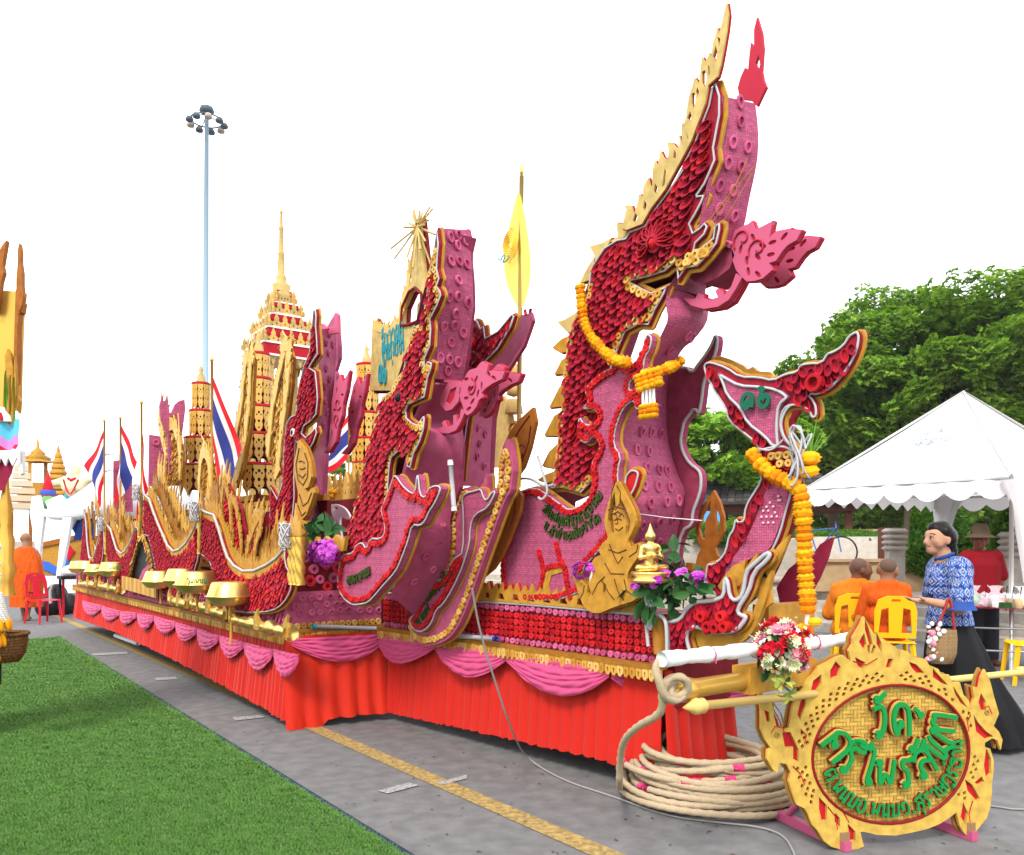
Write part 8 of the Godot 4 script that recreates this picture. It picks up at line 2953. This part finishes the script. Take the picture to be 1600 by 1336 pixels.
# ---------- flowers ----------
func bloom_mesh(r: float, petals: int, cup: float) -> Mesh:
	var st := begin(true)
	for ring in 3:
		for k in petals:
			var a := TAU * (k + 0.5 * ring) / petals
			var rr := r * (1.0 - ring * 0.26)
			var d := Vector3(cos(a), 0, sin(a))
			var s := Vector3(-sin(a), 0, cos(a)) * rr * 0.42
			var y := ring * r * 0.22
			var m := d * rr * 0.6 + Vector3(0, y + r * 0.12 + cup * rr * 0.3, 0)
			var tip := d * rr + Vector3(0, y + cup * rr * (0.5 + 0.5 * ring), 0)
			tri(st, Vector3(0, y, 0), m + s, m - s)
			tri(st, m - s, m + s, tip)
	st.generate_normals()
	return st.commit()


func leaf_blade(l: float, w: float) -> Mesh:
	var st := begin(true)
	var rows := []
	for i in 6:
		var u := i / 5.0
		var ww := w * sin(PI * pow(u, 0.8)) + 0.001
		var y := 0.25 * l * sin(u * 2.0)
		rows.append(PackedVector3Array([Vector3(u * l, y, -ww), Vector3(u * l, y - ww * 0.35, 0), Vector3(u * l, y, ww)]))
	grid(st, rows)
	st.generate_normals()
	return st.commit()


func strewn(c: Vector3, r: Vector3, n: int, size: float) -> Array:
	var list := []
	for i in n:
		var d := Vector3(R(-1, 1), R(-0.6, 1), R(-0.3, 1)).normalized()
		var up := (d + Vector3(R(-0.4, 0.4), R(-0.2, 0.5), R(-0.4, 0.4))).normalized()
		var x := up.cross(Vector3(0.3, 0.5, 0.8)).normalized()
		list.append(Transform3D(Basis(x, up, x.cross(up)) * Basis(Vector3.UP, R(0, 6)) * Basis().scaled(Vector3.ONE * size * R(0.75, 1.2)), c + d * r * R(0.75, 1.05)))
	return list


func build_flowers() -> void:
	var rose := bloom_mesh(1.0, 7, 0.9)
	var orchid := bloom_mesh(1.0, 5, 0.25)
	var leaf := leaf_blade(1.0, 0.26)
	var c: Vector3 = Vector3(-2.192, 0.988, -3.116)
	var t := thing("bouquet", "round bouquet of red and pink roses tied to the white wrapped pole", "bouquet", c - Vector3(0, 0.1, 0))
	pieces("rose", [rose], [M.flower_red, M.flower_red, M.flower_pink, M.flower_red, M.flower_cream, M.flower_pink], strewn(c, Vector3(0.1, 0.115, 0.1), 70, 0.035), t)
	pieces("filler_bloom", [orchid], [M.white, M.flower_cream], strewn(c, Vector3(0.12, 0.14, 0.12), 40, 0.012), t)
	pieces("leaf", [leaf], [M.foliage, mat(lin(0.12, 0.18, 0.12), 0.6)], strewn(c + Vector3(0, -0.02, 0), Vector3(0.1, 0.13, 0.1), 46, 0.06), t)
	pieces("trailing_sprig", [leaf], [mat(lin(0.3, 0.36, 0.08), 0.6)], strewn(c + Vector3(0.0, -0.16, 0), Vector3(0.06, 0.06, 0.06), 34, 0.045), t)
	var st := begin(true)
	ball(st, c, Vector3(0.07, 0.085, 0.07), 12, 8)
	obj("bouquet_core", st, M.foliage, t)
	st = begin(true)
	ball(st, Vector3(-2.521, 0.989, -3.393), Vector3(0.024, 0.024, 0.024), 14, 10)
	obj("green_fruit", st, mat(lin(0.4, 0.45, 0.08), 0.4), t)
	for s in [[Vector3(-2.501, 0.976, -3.421), Vector3(-2.543, 1.078, -3.448)], [Vector3(-2.504, 1.008, -3.416), Vector3(-2.560, 1.053, -3.425)], [Vector3(-2.510, 0.961, -3.408), Vector3(-2.588, 0.996, -3.387)]]:
		st = begin(true)
		tube(st, PackedVector3Array([s[0], s[1]]), 0.002, 4)
		obj("stick", st, M.white, t)
	# orchids and leaves round the statuette
	c = Vector3(-3.220, 1.211, -3.450)
	t = thing("orchid_arrangement", "green leaves and purple orchids heaped round the golden statuette", "flower arrangement", c)
	var spots := [Vector3(-3.245, 1.140, -3.400), Vector3(-3.171, 1.222, -3.500), Vector3(-3.066, 1.207, -3.450), Vector3(-3.220, 1.121, -3.450), Vector3(-3.393, 1.148, -3.450), Vector3(-2.989, 1.220, -3.450), Vector3(-3.171, 1.372, -3.500)]
	var list := []
	for s in spots:
		list.append_array(strewn(s, Vector3(0.07, 0.08, 0.06), 16, 0.11))
	pieces("leaf", [leaf], [M.foliage, mat(lin(0.03, 0.1, 0.03), 0.35), mat(lin(0.05, 0.13, 0.04), 0.4)], list, t)
	list = []
	for s in [Vector3(-3.285, 1.235, -3.380), Vector3(-3.131, 1.243, -3.300), Vector3(-3.131, 1.269, -3.380), Vector3(-3.350, 1.189, -3.380), Vector3(-3.021, 1.279, -3.380), Vector3(-2.907, 1.269, -3.380), Vector3(-2.881, 1.237, -3.380)]:
		list.append_array(strewn(s, Vector3(0.03, 0.03, 0.02), 6, 0.026))
	pieces("orchid", [orchid], [M.orchid, mat(lin(0.5, 0.09, 0.5), 0.5), mat(lin(0.33, 0.02, 0.36), 0.5)], list, t)
	t = thing("orchid_bunch", "small bunch of purple orchids pinned left of the golden celestial board", "flower bunch", Vector3(-3.749, 1.288, -3.350))
	pieces("orchid", [orchid], [M.orchid, mat(lin(0.5, 0.09, 0.5), 0.5)], strewn(Vector3(-3.766, 1.280, -3.350), Vector3(0.085, 0.05, 0.03), 24, 0.022), t)
	t = thing("orchid_bunch", "full bunch of purple orchids hanging below the gold trimmed shelf", "flower bunch", Vector3(-5.821, 1.354, -2.600))
	pieces("orchid", [orchid], [M.orchid, mat(lin(0.5, 0.09, 0.5), 0.5), mat(lin(0.33, 0.02, 0.36), 0.5)], strewn(Vector3(-5.832, 1.373, -2.600), Vector3(0.21, 0.1, 0.08), 130, 0.026), t)
	# shelf, plant and white chair back between the nagas
	t = thing("potted_greenery", "dark green leafy plant in front of the white chair", "plant", Vector3(-6.132, 1.516, -2.750))
	pieces("leaf", [leaf], [M.foliage, mat(lin(0.03, 0.1, 0.03), 0.35)], strewn(Vector3(-6.157, 1.531, -2.750), Vector3(0.13, 0.07, 0.08), 40, 0.13), t)
	t = thing("gold_shelf", "gold fretwork shelf above the purple orchids", "shelf", Vector3(-5.933, 1.440, -2.650))
	var st2 := begin()
	slab(st2, V("-640 151 -627 153 -620 148 -610 150 -603 145 -593 150 -584 146 -575 151 -564 147 -558 150 -562 139 -580 138 -603 140 -620 136 -635 139"), 0.03)
	obj("shelf_board", st2, M.gold, t, fr(0.000, -2.650, 1.0000, 0.0000))
	t = thing("white_chair", "back of a white plastic chair standing between the slim and second nagas", "chair", Vector3(-7.078, 1.438, -3.300))
	obj("backrest", slab_mesh(round_path(V("-730 181 -716 181 -697 177 -687 170 -685 166 -694 166 -705 170 -708 164 -704 151 -700 144 -706 144 -713 153 -719 166"), true, 1), 0.02, [V("-722 178 -712 178 -711 176 -720 176")]), M.white, t, fr(0.000, -3.300, 1.0000, 0.0000))
	t = thing("marigold_ball", "small orange marigold offering on the red altar", "flower offering", Vector3(-7.857, 1.925, -3.600))
	pieces("marigold", [ball_mesh(Vector3(0.035, 0.03, 0.035), 10, 7)], [M.marigold], [Transform3D(Basis(), Vector3(-7.903, 1.972, -3.600)), Transform3D(Basis(), Vector3(-7.812, 1.961, -3.600)), Transform3D(Basis(), Vector3(-7.857, 1.918, -3.600))], t)
	# fluorescent tubes
	var n := 0
	for s in [[Vector3(-6.220, 0.785, -2.702), Vector3(-6.220, 0.735, -3.257)], [Vector3(-5.130, 0.773, -3.280), Vector3(-4.599, 0.798, -3.280)], [Vector3(-4.630, 1.960, -2.950), Vector3(-4.591, 1.693, -2.950)]]:
		var o := thing("tube_light", ["unlit white tube lamp with green end on the front bank", "unlit white tube lamp with blue end below the flame band", "unlit white tube lamp tied between the curl boards"][n], "tube lamp", s[0], "tube lamps on the float")
		var q := begin(true)
		tube(q, PackedVector3Array([s[0], s[1]]), 0.016, 8)
		obj("tube", q, M.rope_light, o)
		for e in 2:
			q = begin(true)
			var d: Vector3 = (s[1] - s[0]).normalized() * (1.0 if e else -1.0)
			tube(q, PackedVector3Array([s[e], s[e] + d * 0.035]), 0.019, 8)
			obj("end_cap", q, [M.teal, mat(lin(0.02, 0.03, 0.25), 0.4), M.white][n], o)
		n += 1


# ---------- the left edge and the far end of the road ----------
func build_left_float() -> void:
	var F := fr(-4.809, -3.588, 0.5980, -0.8015)
	var base := F * Vector3(-2.9, 0, 0)
	var t := thing("golden_prow", "golden float prow with blue and violet cloth bands at the left edge", "parade float", base)
	var body := V("-443 319 -369 327 -353 326 -354 319 -355 306 -356 278 -357 241 -443 241")
	obj("gold_panel", slab_mesh(body, 0.06), M.gold_shiny, t, F)
	obj("gold_edge", slab_mesh(V("-355 326 -352 326 -352 319 -350 317 -351 310 -353 309 -354 296 -354 278 -355 259 -357 259 -356 296"), 0.06), M.orange_wood, t, out(F, 0.05))
	for s in [V("-372 310 -370 319 -367 331 -368 343 -366 348 -366 354 -363 359 -361 361 -362 355 -363 349 -364 343 -363 338 -365 331 -366 319 -368 310"), V("-354 324 -354 333 -353 345 -353 354 -352 359 -351 354 -351 345 -350 338 -350 329 -349 321 -350 315 -352 310 -354 316")]:
		obj("horn_finial", slab_mesh(s, 0.04), M.orange_wood, t, out(F, 0.06))
	for s in [V("-361 278 -359 283 -357 280 -355 269 -356 250 -358 241 -360 259"), V("-357 241 -355 259 -354 278 -353 264 -353 241"), V("-353 241 -352 250 -350 246 -351 237"), V("-360 232 -359 264 -357 259 -356 232")]:
		obj("gold_leaf_finial", slab_mesh(s, 0.03), M.gold, t, out(F, 0.08))
	for i in 6:
		var st := begin(true)
		var a := V("-360 234 -359 232 -358 236 -357 239 -355 236 -354 239")[i]
		tube(st, PackedVector3Array([Vector3(a.x, a.y - 0.15, 0.1), Vector3(a.x + R(-0.02, 0.05), a.y + R(0.15, 0.35), 0.14)]), [0.02, 0.004], 5)
		obj("reed", st, M.leaf_light if i % 2 else M.gold, t, F)
	var K := fr(-4.689, -3.498, 0.5980, -0.8015)
	# banded cloth
	var cols := [mat(lin(0.1, 0.42, 0.62), 0.6), mat(lin(0.5, 0.2, 0.5), 0.6), mat(lin(0.5, 0.02, 0.06), 0.6)]
	var y := [[660, 682], [682, 697], [697, 704]]
	for i in 3:
		var st := begin(true)
		var rows := []
		var q := V(["-432 231 -345 230 -432 219 -346 219", "-432 219 -346 219 -432 212 -346 212", "-432 212 -346 212 -432 208 -348 209"][i])
		for k in 2:
			var row := PackedVector3Array()
			for j in 40:
				var u := j / 39.0
				var p := q[0 + k * 2].lerp(q[1 + k * 2], u)
				row.append(Vector3(p.x, p.y + 0.02 * sin(u * 40.0), 0.02 * sin(u * 40.0)))
			rows.append(row)
		grid(st, rows)
		obj("cloth_band", st, cols[i], t, K)
	obj("white_teeth", slab_mesh(V("-432 209 -346 210 -346 200 -348 205 -351 199 -354 205 -356 199 -359 205 -362 199 -432 203"), 0.02), M.white, t, out(K, 0.005))
	obj("white_petal", slab_mesh(V("-362 230 -361 235 -358 240 -356 240 -355 237 -352 234 -351 230"), 0.02), M.white, t, out(K, 0.03))
	obj("red_drop", slab_mesh(V("-359 231 -357 236 -356 233 -356 230"), 0.02), M.flower_red, t, out(K, 0.05))
	var st3 := begin(true)
	grid(st3, [lift(V("-432 206 -378 206 -360 206 -350 205"), -0.02), lift(V("-432 180 -378 180 -360 182 -354 194"), -0.04)])
	obj("red_skirt", st3, M.dark_pink, t, K)
	obj("white_post", slab_mesh(V("-350 209 -346 210 -346 194 -348 193"), 0.04), M.white, t, out(K, -0.03))
	# lower golden finial column
	st3 = begin(true)
	var g := V("-364 107 -363 195")
	lathe(st3, [[0.07, 0.0], [0.05, 0.1], [0.075, 0.2], [0.05, 0.25], [0.06, 0.4], [0.03, 0.5], [0.05, 0.6], [0.025, 0.75], [0.02, 0.95], [0.0, 1.0]], 16, Vector3(g[0].x, g[0].y, 0.02))
	obj("gold_column", st3, M.gold_shiny, t, F)
	obj("blue_panel", slab_mesh(V("-443 158 -366 162 -366 107 -443 93"), 0.05), M.gold, t, F)
	obj("rear_support", slab_mesh(V("-443 241 -388 241 -388 6 -443 6"), 0.1), M.dark_pink, t, out(F, -0.1))
	# white jasmine garland
	t = thing("jasmine_garland", "white jasmine garland with yellow tassels at the left edge above a basket", "garland", F * Vector3(V("-361 75")[0].x, V("-361 75")[0].y, 0.2))
	var bud := ball_mesh(Vector3(0.016, 0.012, 0.016), 7, 5)
	var list := []
	var path := V("-358 144 -359 130 -359 119 -360 107")
	for p in resample2(path, 0.014):
		for k in 3:
			list.append(F * Transform3D(Basis(Vector3.UP, R(0, 6)), Vector3(p.x + R(-0.012, 0.012), p.y, 0.2 + R(-0.012, 0.012))))
	var c := V("-360 109 -362 90")
	for i in 14:
		var u := i / 13.0
		var r := 0.03 + 0.06 * u
		for k in 16:
			var a := k * TAU / 16 + i * 0.3
			list.append(F * Transform3D(Basis(Vector3.UP, R(0, 6)), Vector3(lerpf(c[0].x, c[1].x, u) + cos(a) * r, lerpf(c[0].y, c[1].y, u), 0.2 + sin(a) * r)))
	pieces("jasmine_bud", [bud], [M.white, mat(lin(0.7, 0.72, 0.6), 0.6)], list, t, 200)
	list = []
	for i in 3:
		for k in 12:
			var a := k * TAU / 12
			var q := V(["-362 88", "-362 77", "-362 66"][i])[0]
			var r: float = [0.1, 0.075, 0.03][i]
			list.append(F * Transform3D(Basis(Vector3.UP, a) * Basis(Vector3(0, 0, 1), 0.2), Vector3(q.x + cos(a) * r, q.y, 0.2 + sin(a) * r)))
	pieces("yellow_petal", [ball_mesh(Vector3(0.02, 0.05, 0.02), 7, 6)], [M.marigold], list, t)
	# basket
	t = thing("hanging_basket", "brown wicker basket below the white jasmine garland at the left edge", "basket", F * Vector3(V("-365 61")[0].x, 0.4, 0.1))
	var bc := V("-363 80")[0]
	var wick := relief(mat(lin(0.22, 0.1, 0.035), 0.8), weave_tex(128, 8, 1, 0.4), 6.0, 0.8, true)
	obj("basket_body", lathe_mesh([[0.15, 0.0], [0.155, -0.04], [0.14, -0.14], [0.1, -0.2], [0.0, -0.2]], 24), wick, t, F * Transform3D(Basis(), Vector3(bc.x, bc.y, 0.06)))
	var rim := PackedVector3Array()
	for k in 24:
		rim.append(Vector3(bc.x + cos(k * TAU / 24) * 0.155, bc.y, 0.06 + sin(k * TAU / 24) * 0.155))
	obj("basket_rim", tube_mesh(rim, 0.014, 6, true), wick, t, F)
	st3 = begin(true)
	tube(st3, PackedVector3Array([Vector3(bc.x - 0.06, bc.y - 0.2, 0.06), Vector3(bc.x - 0.06, bc.y - 0.36, 0.06)]), 0.04, 8)
	obj("basket_foot", st3, M.black, t, F)


func build_far_left() -> void:
	var t: Node3D
	var st: SurfaceTool
	# white marquee
	var D := 19.0
	t = thing("white_marquee", "white marquee tent on white wrapped legs at the far left behind the flags", "tent", Vector3(-21.084, 0.690, -3.514))
	var F := fr(-15.228, -11.362, 0.5980, -0.8015)
	st = begin(true)
	var e := V("-1071 215 -1055 227 -1030 236 -1006 250 -979 268 -950 291 -924 303 -877 309 -818 274 -818 206 -950 209 -979 203 -1023 203 -1052 198 -1073 206")
	slab(st, e, 2.4)
	obj("roof_cloth", st, M.tent, t, F)
	for s in [V("-1026 206 -1006 206 -1017 142 -1029 84 -1038 31 -1046 31 -1038 98"), V("-1096 250 -1082 253 -1070 201 -1079 127 -1082 60 -1090 60 -1087 127 -1102 215"), V("-953 206 -944 206 -947 31 -953 31")]:
		obj("wrapped_leg", slab_mesh(s, 0.12), M.tent, t, F)
	obj("side_sheet", slab_mesh(V("-1111 244 -1076 259 -1046 230 -1041 198 -1070 142 -1079 198 -1096 198"), 0.1), M.white, t, out(F, -0.8))
	# boat float with blue swirl
	t = thing("golden_boat", "golden boat shaped float with a painted blue wave, under the far white marquee", "parade float", Vector3(-27.019, 0.490, -3.921))
	F = fr(-19.235, -14.353, 0.5980, -0.8015)
	obj("hull", slab_mesh(V("-1381 101 -1366 145 -1311 156 -1237 171 -1200 182 -1200 49 -1366 49"), 1.2), M.gold, t, F)
	obj("blue_wave", slab_mesh(V("-1362 93 -1338 90 -1314 75 -1296 79 -1281 104 -1270 67 -1281 56 -1314 53 -1340 64 -1362 75"), 0.05), mat(lin(0.03, 0.12, 0.5), 0.6), t, out(F, 0.05))
	obj("red_figure", slab_mesh(V("-1285 119 -1278 141 -1270 130 -1259 119 -1270 104 -1278 93"), 0.05), M.flower_red, t, out(F, 0.05))
	obj("hull_rim", slab_mesh(V("-1370 141 -1311 156 -1237 171 -1200 182 -1200 167 -1311 141 -1366 130"), 0.1), M.orange_wood, t, out(F, 0.06))
	obj("naga_neck", slab_mesh(V("-1255 167 -1259 193 -1252 211 -1237 200 -1226 186 -1233 167"), 0.1), M.scales[0], t, out(F, 0.06))
	st = begin()
	box(st, Vector3(-12.6, 1.45 - 1.15, -0.6), Vector3(2.6, 0.7, 1.2))
	obj("plinth", st, M.white, t, F)
	# giant figure
	t = thing("giant_figure", "giant puppet figure with cream chest, red cords and spread arms above the marquee", "puppet", Vector3(-24.535, 2.262, -3.906))
	F = fr(-17.632, -13.157, 0.5980, -0.8015)
	var b := []
	var P := func(x: float, y: float, z := 0.0) -> Vector3:
		return Vector3((x - 800.0) / 1300.0 * 22.0, 1.45 + (848.0 - y) / 1300.0 * 22.0, z)
	b.append([P.call(118, 737), P.call(118, 733), 0.13, 0.13])
	b.append([P.call(118, 742), P.call(118, 752), 0.08, 0.12])
	b.append([P.call(108, 756, 0.05), P.call(109, 762, 0.08), 0.17, 0.16])
	b.append([P.call(127, 756, 0.05), P.call(126, 762, 0.08), 0.17, 0.16])
	b.append([P.call(118, 762), P.call(117, 772), 0.22, 0.2])
	b.append([P.call(103, 752), P.call(84, 756), 0.13, 0.1])
	b.append([P.call(132, 750), P.call(152, 746), 0.13, 0.09])
	obj("body", flesh(b, 0.035, 0.03), mat(lin(0.6, 0.5, 0.33), 0.6), t, F)
	b = [[P.call(112, 776), P.call(104, 786), 0.17, 0.16], [P.call(121, 775), P.call(124, 786), 0.17, 0.16]]
	obj("shorts", flesh(b, 0.035, 0.03), M.teal, t, F)
	st = begin(true)
	tube(st, PackedVector3Array([P.call(106, 750, 0.22), P.call(112, 766, 0.26), P.call(116, 773, 0.24)]), 0.02, 5)
	tube(st, PackedVector3Array([P.call(129, 750, 0.22), P.call(123, 766, 0.26), P.call(118, 773, 0.24)]), 0.02, 5)
	tube(st, PackedVector3Array([P.call(111, 748, 0.16), P.call(117, 751, 0.2), P.call(124, 748, 0.16)]), 0.035, 5)
	obj("red_cords", st, M.flower_red, t, F)
	# red and blue crowned figure in front of the giant
	t = thing("crowned_puppet", "red and blue puppet with pointed crown left of the giant figure", "puppet", Vector3(-23.844, 2.225, -3.159))
	st = begin(true)
	lathe(st, [[0.16, 0.0], [0.16, 0.14], [0.1, 0.2], [0.13, 0.26], [0.08, 0.45], [0.03, 0.62], [0.0, 0.74]], 12, Vector3(-23.835, 2.548, -3.172))
	obj("crown", st, M.flower_red, t)
	st = begin(true)
	lathe(st, [[0.17, 0.0], [0.185, 0.06], [0.17, 0.13]], 12, Vector3(-23.835, 2.645, -3.172))
	obj("blue_band", st, mat(lin(0.04, 0.1, 0.4), 0.6), t)
	st = begin(true)
	ball(st, Vector3(-23.835, 2.484, -3.172), Vector3(0.24, 0.2, 0.2))
	obj("green_face", st, mat(lin(0.1, 0.3, 0.1), 0.6), t)
	# stupas
	t = thing("golden_spire_float", "tiered conical golden stupa left of the giant figure", "stupa", Vector3(-29.330, 2.810, -4.168))
	var c: Vector3 = Vector3(-29.318, 2.930, -4.184)
	for k in 8:
		st = begin(true)
		var r := 0.42 - k * 0.045
		lathe(st, [[0.0, 0.0], [r, 0.0], [r * 1.05, 0.05], [r * 0.8, 0.13], [r * 0.7, 0.17], [0.0, 0.17]], 18, c + Vector3(0, k * 0.165, 0))
		obj("tier", st, M.gold, t)
	st = begin(true)
	lathe(st, [[0.06, 0.0], [0.04, 0.15], [0.0, 0.3]], 10, c + Vector3(0, 1.32, 0))
	obj("finial", st, M.gold, t)
	t = thing("open_shrine", "small open golden shrine with pointed roof at the far left", "shrine", Vector3(-29.689, 2.610, -3.687))
	c = Vector3(-29.701, 3.010, -3.671)
	st = begin()
	box(st, c + Vector3(0, 0.15, 0), Vector3(0.8, 0.3, 0.8))
	box(st, c + Vector3(0, -0.2, 0), Vector3(1.0, 0.45, 1.0))
	obj("base", st, M.gold, t)
	for s in [-1, 1]:
		st = begin()
		box(st, c + Vector3(0.18 * s, 0.6, 0.24 * s), Vector3(0.1, 0.7, 0.1))
		obj("column", st, M.gold, t)
	st = begin(true)
	lathe(st, [[0.55, 0.95], [0.35, 1.05], [0.4, 1.08], [0.2, 1.2], [0.22, 1.24], [0.05, 1.4], [0.03, 1.6], [0.0, 1.8]], 4, c)
	obj("roof", st, M.gold, t)
	t = thing("stepped_tower", "pale stepped wooden tower at the far left edge", "tower", Vector3(-25.405, 0.570, -2.740))
	c = Vector3(-25.395, 0.908, -2.753)
	for k in 6:
		st = begin()
		box(st, c + Vector3(0, 1.5 + k * 0.2, 0), Vector3(0.75 - k * 0.09, 0.15, 0.75 - k * 0.09))
		obj("tier", st, mat(lin(0.55, 0.45, 0.32), 0.7), t)
	for s in [-0.25, 0.25]:
		st = begin()
		box(st, c + Vector3(s * 0.6, 0.4, -s * 0.8), Vector3(0.08, 2.2, 0.08))
		obj("post", st, M.orange_wood, t)
	t = thing("white_framework", "pale blue white arched framework behind the flags", "frame", Vector3(-32.601, 2.558, -6.473))
	st = begin(true)
	for q in [[150, 12.0], [176, 10.0]]:
		var p := PackedVector3Array()
		for k in 13:
			var a := PI * k / 12
			p.append(Vector3((172.0 - 800.0 + cos(a) * 16.0) / 1300.0 * 30.0, 1.45 + (848.0 - 722.0 + sin(a) * 14.0 - (q[0] - 150)) / 1300.0 * 30.0, 0))
		tube(st, p, 0.06, 5)
	obj("arches", st, mat(lin(0.6, 0.64, 0.68), 0.6), t, fr(-24.044, -17.941, 0.5980, -0.8015))
	# chair, backpack, table
	chair("red plastic chair at the far left beside the walking monk", Vector3(-17.073, 0.250, -2.201) * Vector3(1, 0, 1), 2.0, mat(lin(0.5, 0.01, 0.03), 0.4))
	t = thing("backpack", "black backpack lying on the road below the far marquee's leg", "backpack", Vector3(-18.668, 0.000, -2.630))
	c = Vector3(-19.002, 0.000, -2.677)
	b = [[c + Vector3(0, 0.2, 0), c + Vector3(0, 0.42, 0), 0.3, 0.2], [c + Vector3(0.12, 0.16, 0.2), c + Vector3(-0.1, 0.2, -0.25), 0.2, 0.2], [c + Vector3(0.2, 0.2, -0.05), c + Vector3(0.2, 0.4, -0.05), 0.12, 0.1]]
	obj("bag", flesh(b, 0.035, 0.03), M.black, t)
	st = begin(true)
	tube(st, PackedVector3Array([c + Vector3(0.2, 0.6, 0.1), c + Vector3(0.36, 0.5, 0.16), c + Vector3(0.42, 0.25, 0.16)]), 0.03, 6)
	obj("strap", st, M.cable, t)
	t = thing("side_table", "small dark table bearing a white bag beside the float's rear corner", "table", Vector3(-18.447, 0.282, -2.869) * Vector3(1, 0, 1))
	c = Vector3(-18.431, 0.765, -2.889)
	st = begin()
	box(st, c, Vector3(0.5, 0.06, 0.5))
	obj("table_top", st, M.black, t)
	for s in [[-0.2, -0.2], [0.2, 0.2], [-0.2, 0.2], [0.2, -0.2]]:
		st = begin(true)
		tube(st, PackedVector3Array([c + Vector3(s[0], 0, s[1]), Vector3(c.x + s[0], 0, c.z + s[1])]), 0.025, 5)
		obj("leg", st, M.flower_red if s[0] > 0 else M.black, t)
	t = thing("white_bag", "bulging white bag on the small dark table at the float's rear", "bag", c)
	st = begin(true)
	ball(st, c + Vector3(0, 0.12, 0), Vector3(0.25, 0.13, 0.2), 14, 10)
	obj("bag", st, M.white, t)
	t = thing("white_tube", "white tube lamp lying on the road under the float's skirt", "tube lamp", Vector3(-13.096, 0.050, -2.738))
	st = begin(true)
	tube(st, PackedVector3Array([Vector3(-13.737, 0.040, -2.728), Vector3(-12.415, 0.040, -2.761)]), 0.03, 8)
	obj("tube", st, M.white, t)
	# blue awning cloth behind the hulls
	t = thing("blue_cloth", "crumpled blue cloth behind the rearmost red panel", "cloth", Vector3(-19.991, 1.561, -3.307))
	st = begin(true)
	var rows := []
	for i in 8:
		var row := PackedVector3Array()
		for j in 14:
			row.append(Vector3((112 + j * 4.0 - 800.0) / 1300.0 * 20.0, 1.45 + (848.0 - 802.0 - i * 6.0) / 1300.0 * 20.0, 0.15 * sin(j * 1.3 + i * 0.8)))
		rows.append(row)
	grid(st, rows)
	obj("sheet", st, mat(lin(0.04, 0.12, 0.42), 0.6), t, fr(-16.030, -11.961, 0.5980, -0.8015))
	# far vehicles, walls
	t = thing("far_hoarding", "low pale hoarding closing the far end of the road", "wall", Vector3(-67.409, -0.027, -9.988))
	st = begin()
	box(st, Vector3(-68.513, 0.435, -8.508), Vector3(30, 2.2, 0.3), Basis(Vector3.UP, 0.93))
	obj("hoarding_panel", st, M.concrete, t)
	# high mast lamp
	var low: Vector3 = Vector3(-34.773, 1.267, -10.250)
	low.y = 0
	var top: Vector3 = Vector3(-34.711, 19.025, -10.334)
	t = thing("high_mast_lamp", "tall pale blue high mast lamp post with a ring of floodlights", "street lamp", low)
	st = begin(true)
	tube(st, PackedVector3Array([low, low.lerp(top, 0.5), top]), [0.15, 0.13, 0.085], 12)
	obj("mast", st, mat(lin(0.3, 0.42, 0.52), 0.4), t)
	var grey := mat(lin(0.07, 0.09, 0.12), 0.5)
	st = begin(true)
	lathe(st, [[0.0, 0.22], [0.25, 0.16], [0.3, 0.0], [0.2, -0.12], [0.0, -0.12]], 16, top + Vector3(0, 0.05, 0))
	obj("hub", st, grey, t)
	var ring := PackedVector3Array()
	for k in 20:
		ring.append(top + Vector3(cos(k * TAU / 20) * 0.62, -0.32, sin(k * TAU / 20) * 0.62))
	obj("carrier_ring", tube_mesh(ring, 0.03, 6, true), grey, t)
	for k in 9:
		var a := k * TAU / 9 + 0.2
		var d := Vector3(cos(a), 0, sin(a))
		st = begin(true)
		lathe(st, [[0.0, 0.08], [0.11, 0.06], [0.16, -0.04], [0.14, -0.12], [0.0, -0.14]], 10, top + d * 0.68 + Vector3(0, -0.42, 0))
		obj("floodlight", st, M.concrete if k % 3 == 0 else grey, t)
	st = begin(true)
	for k in 4:
		var a := k * PI / 2
		tube(st, PackedVector3Array([top + Vector3(0, -0.05, 0), top + Vector3(cos(a) * 0.62, -0.32, sin(a) * 0.62)]), 0.02, 5)
	obj("ring_arms", st, grey, t)
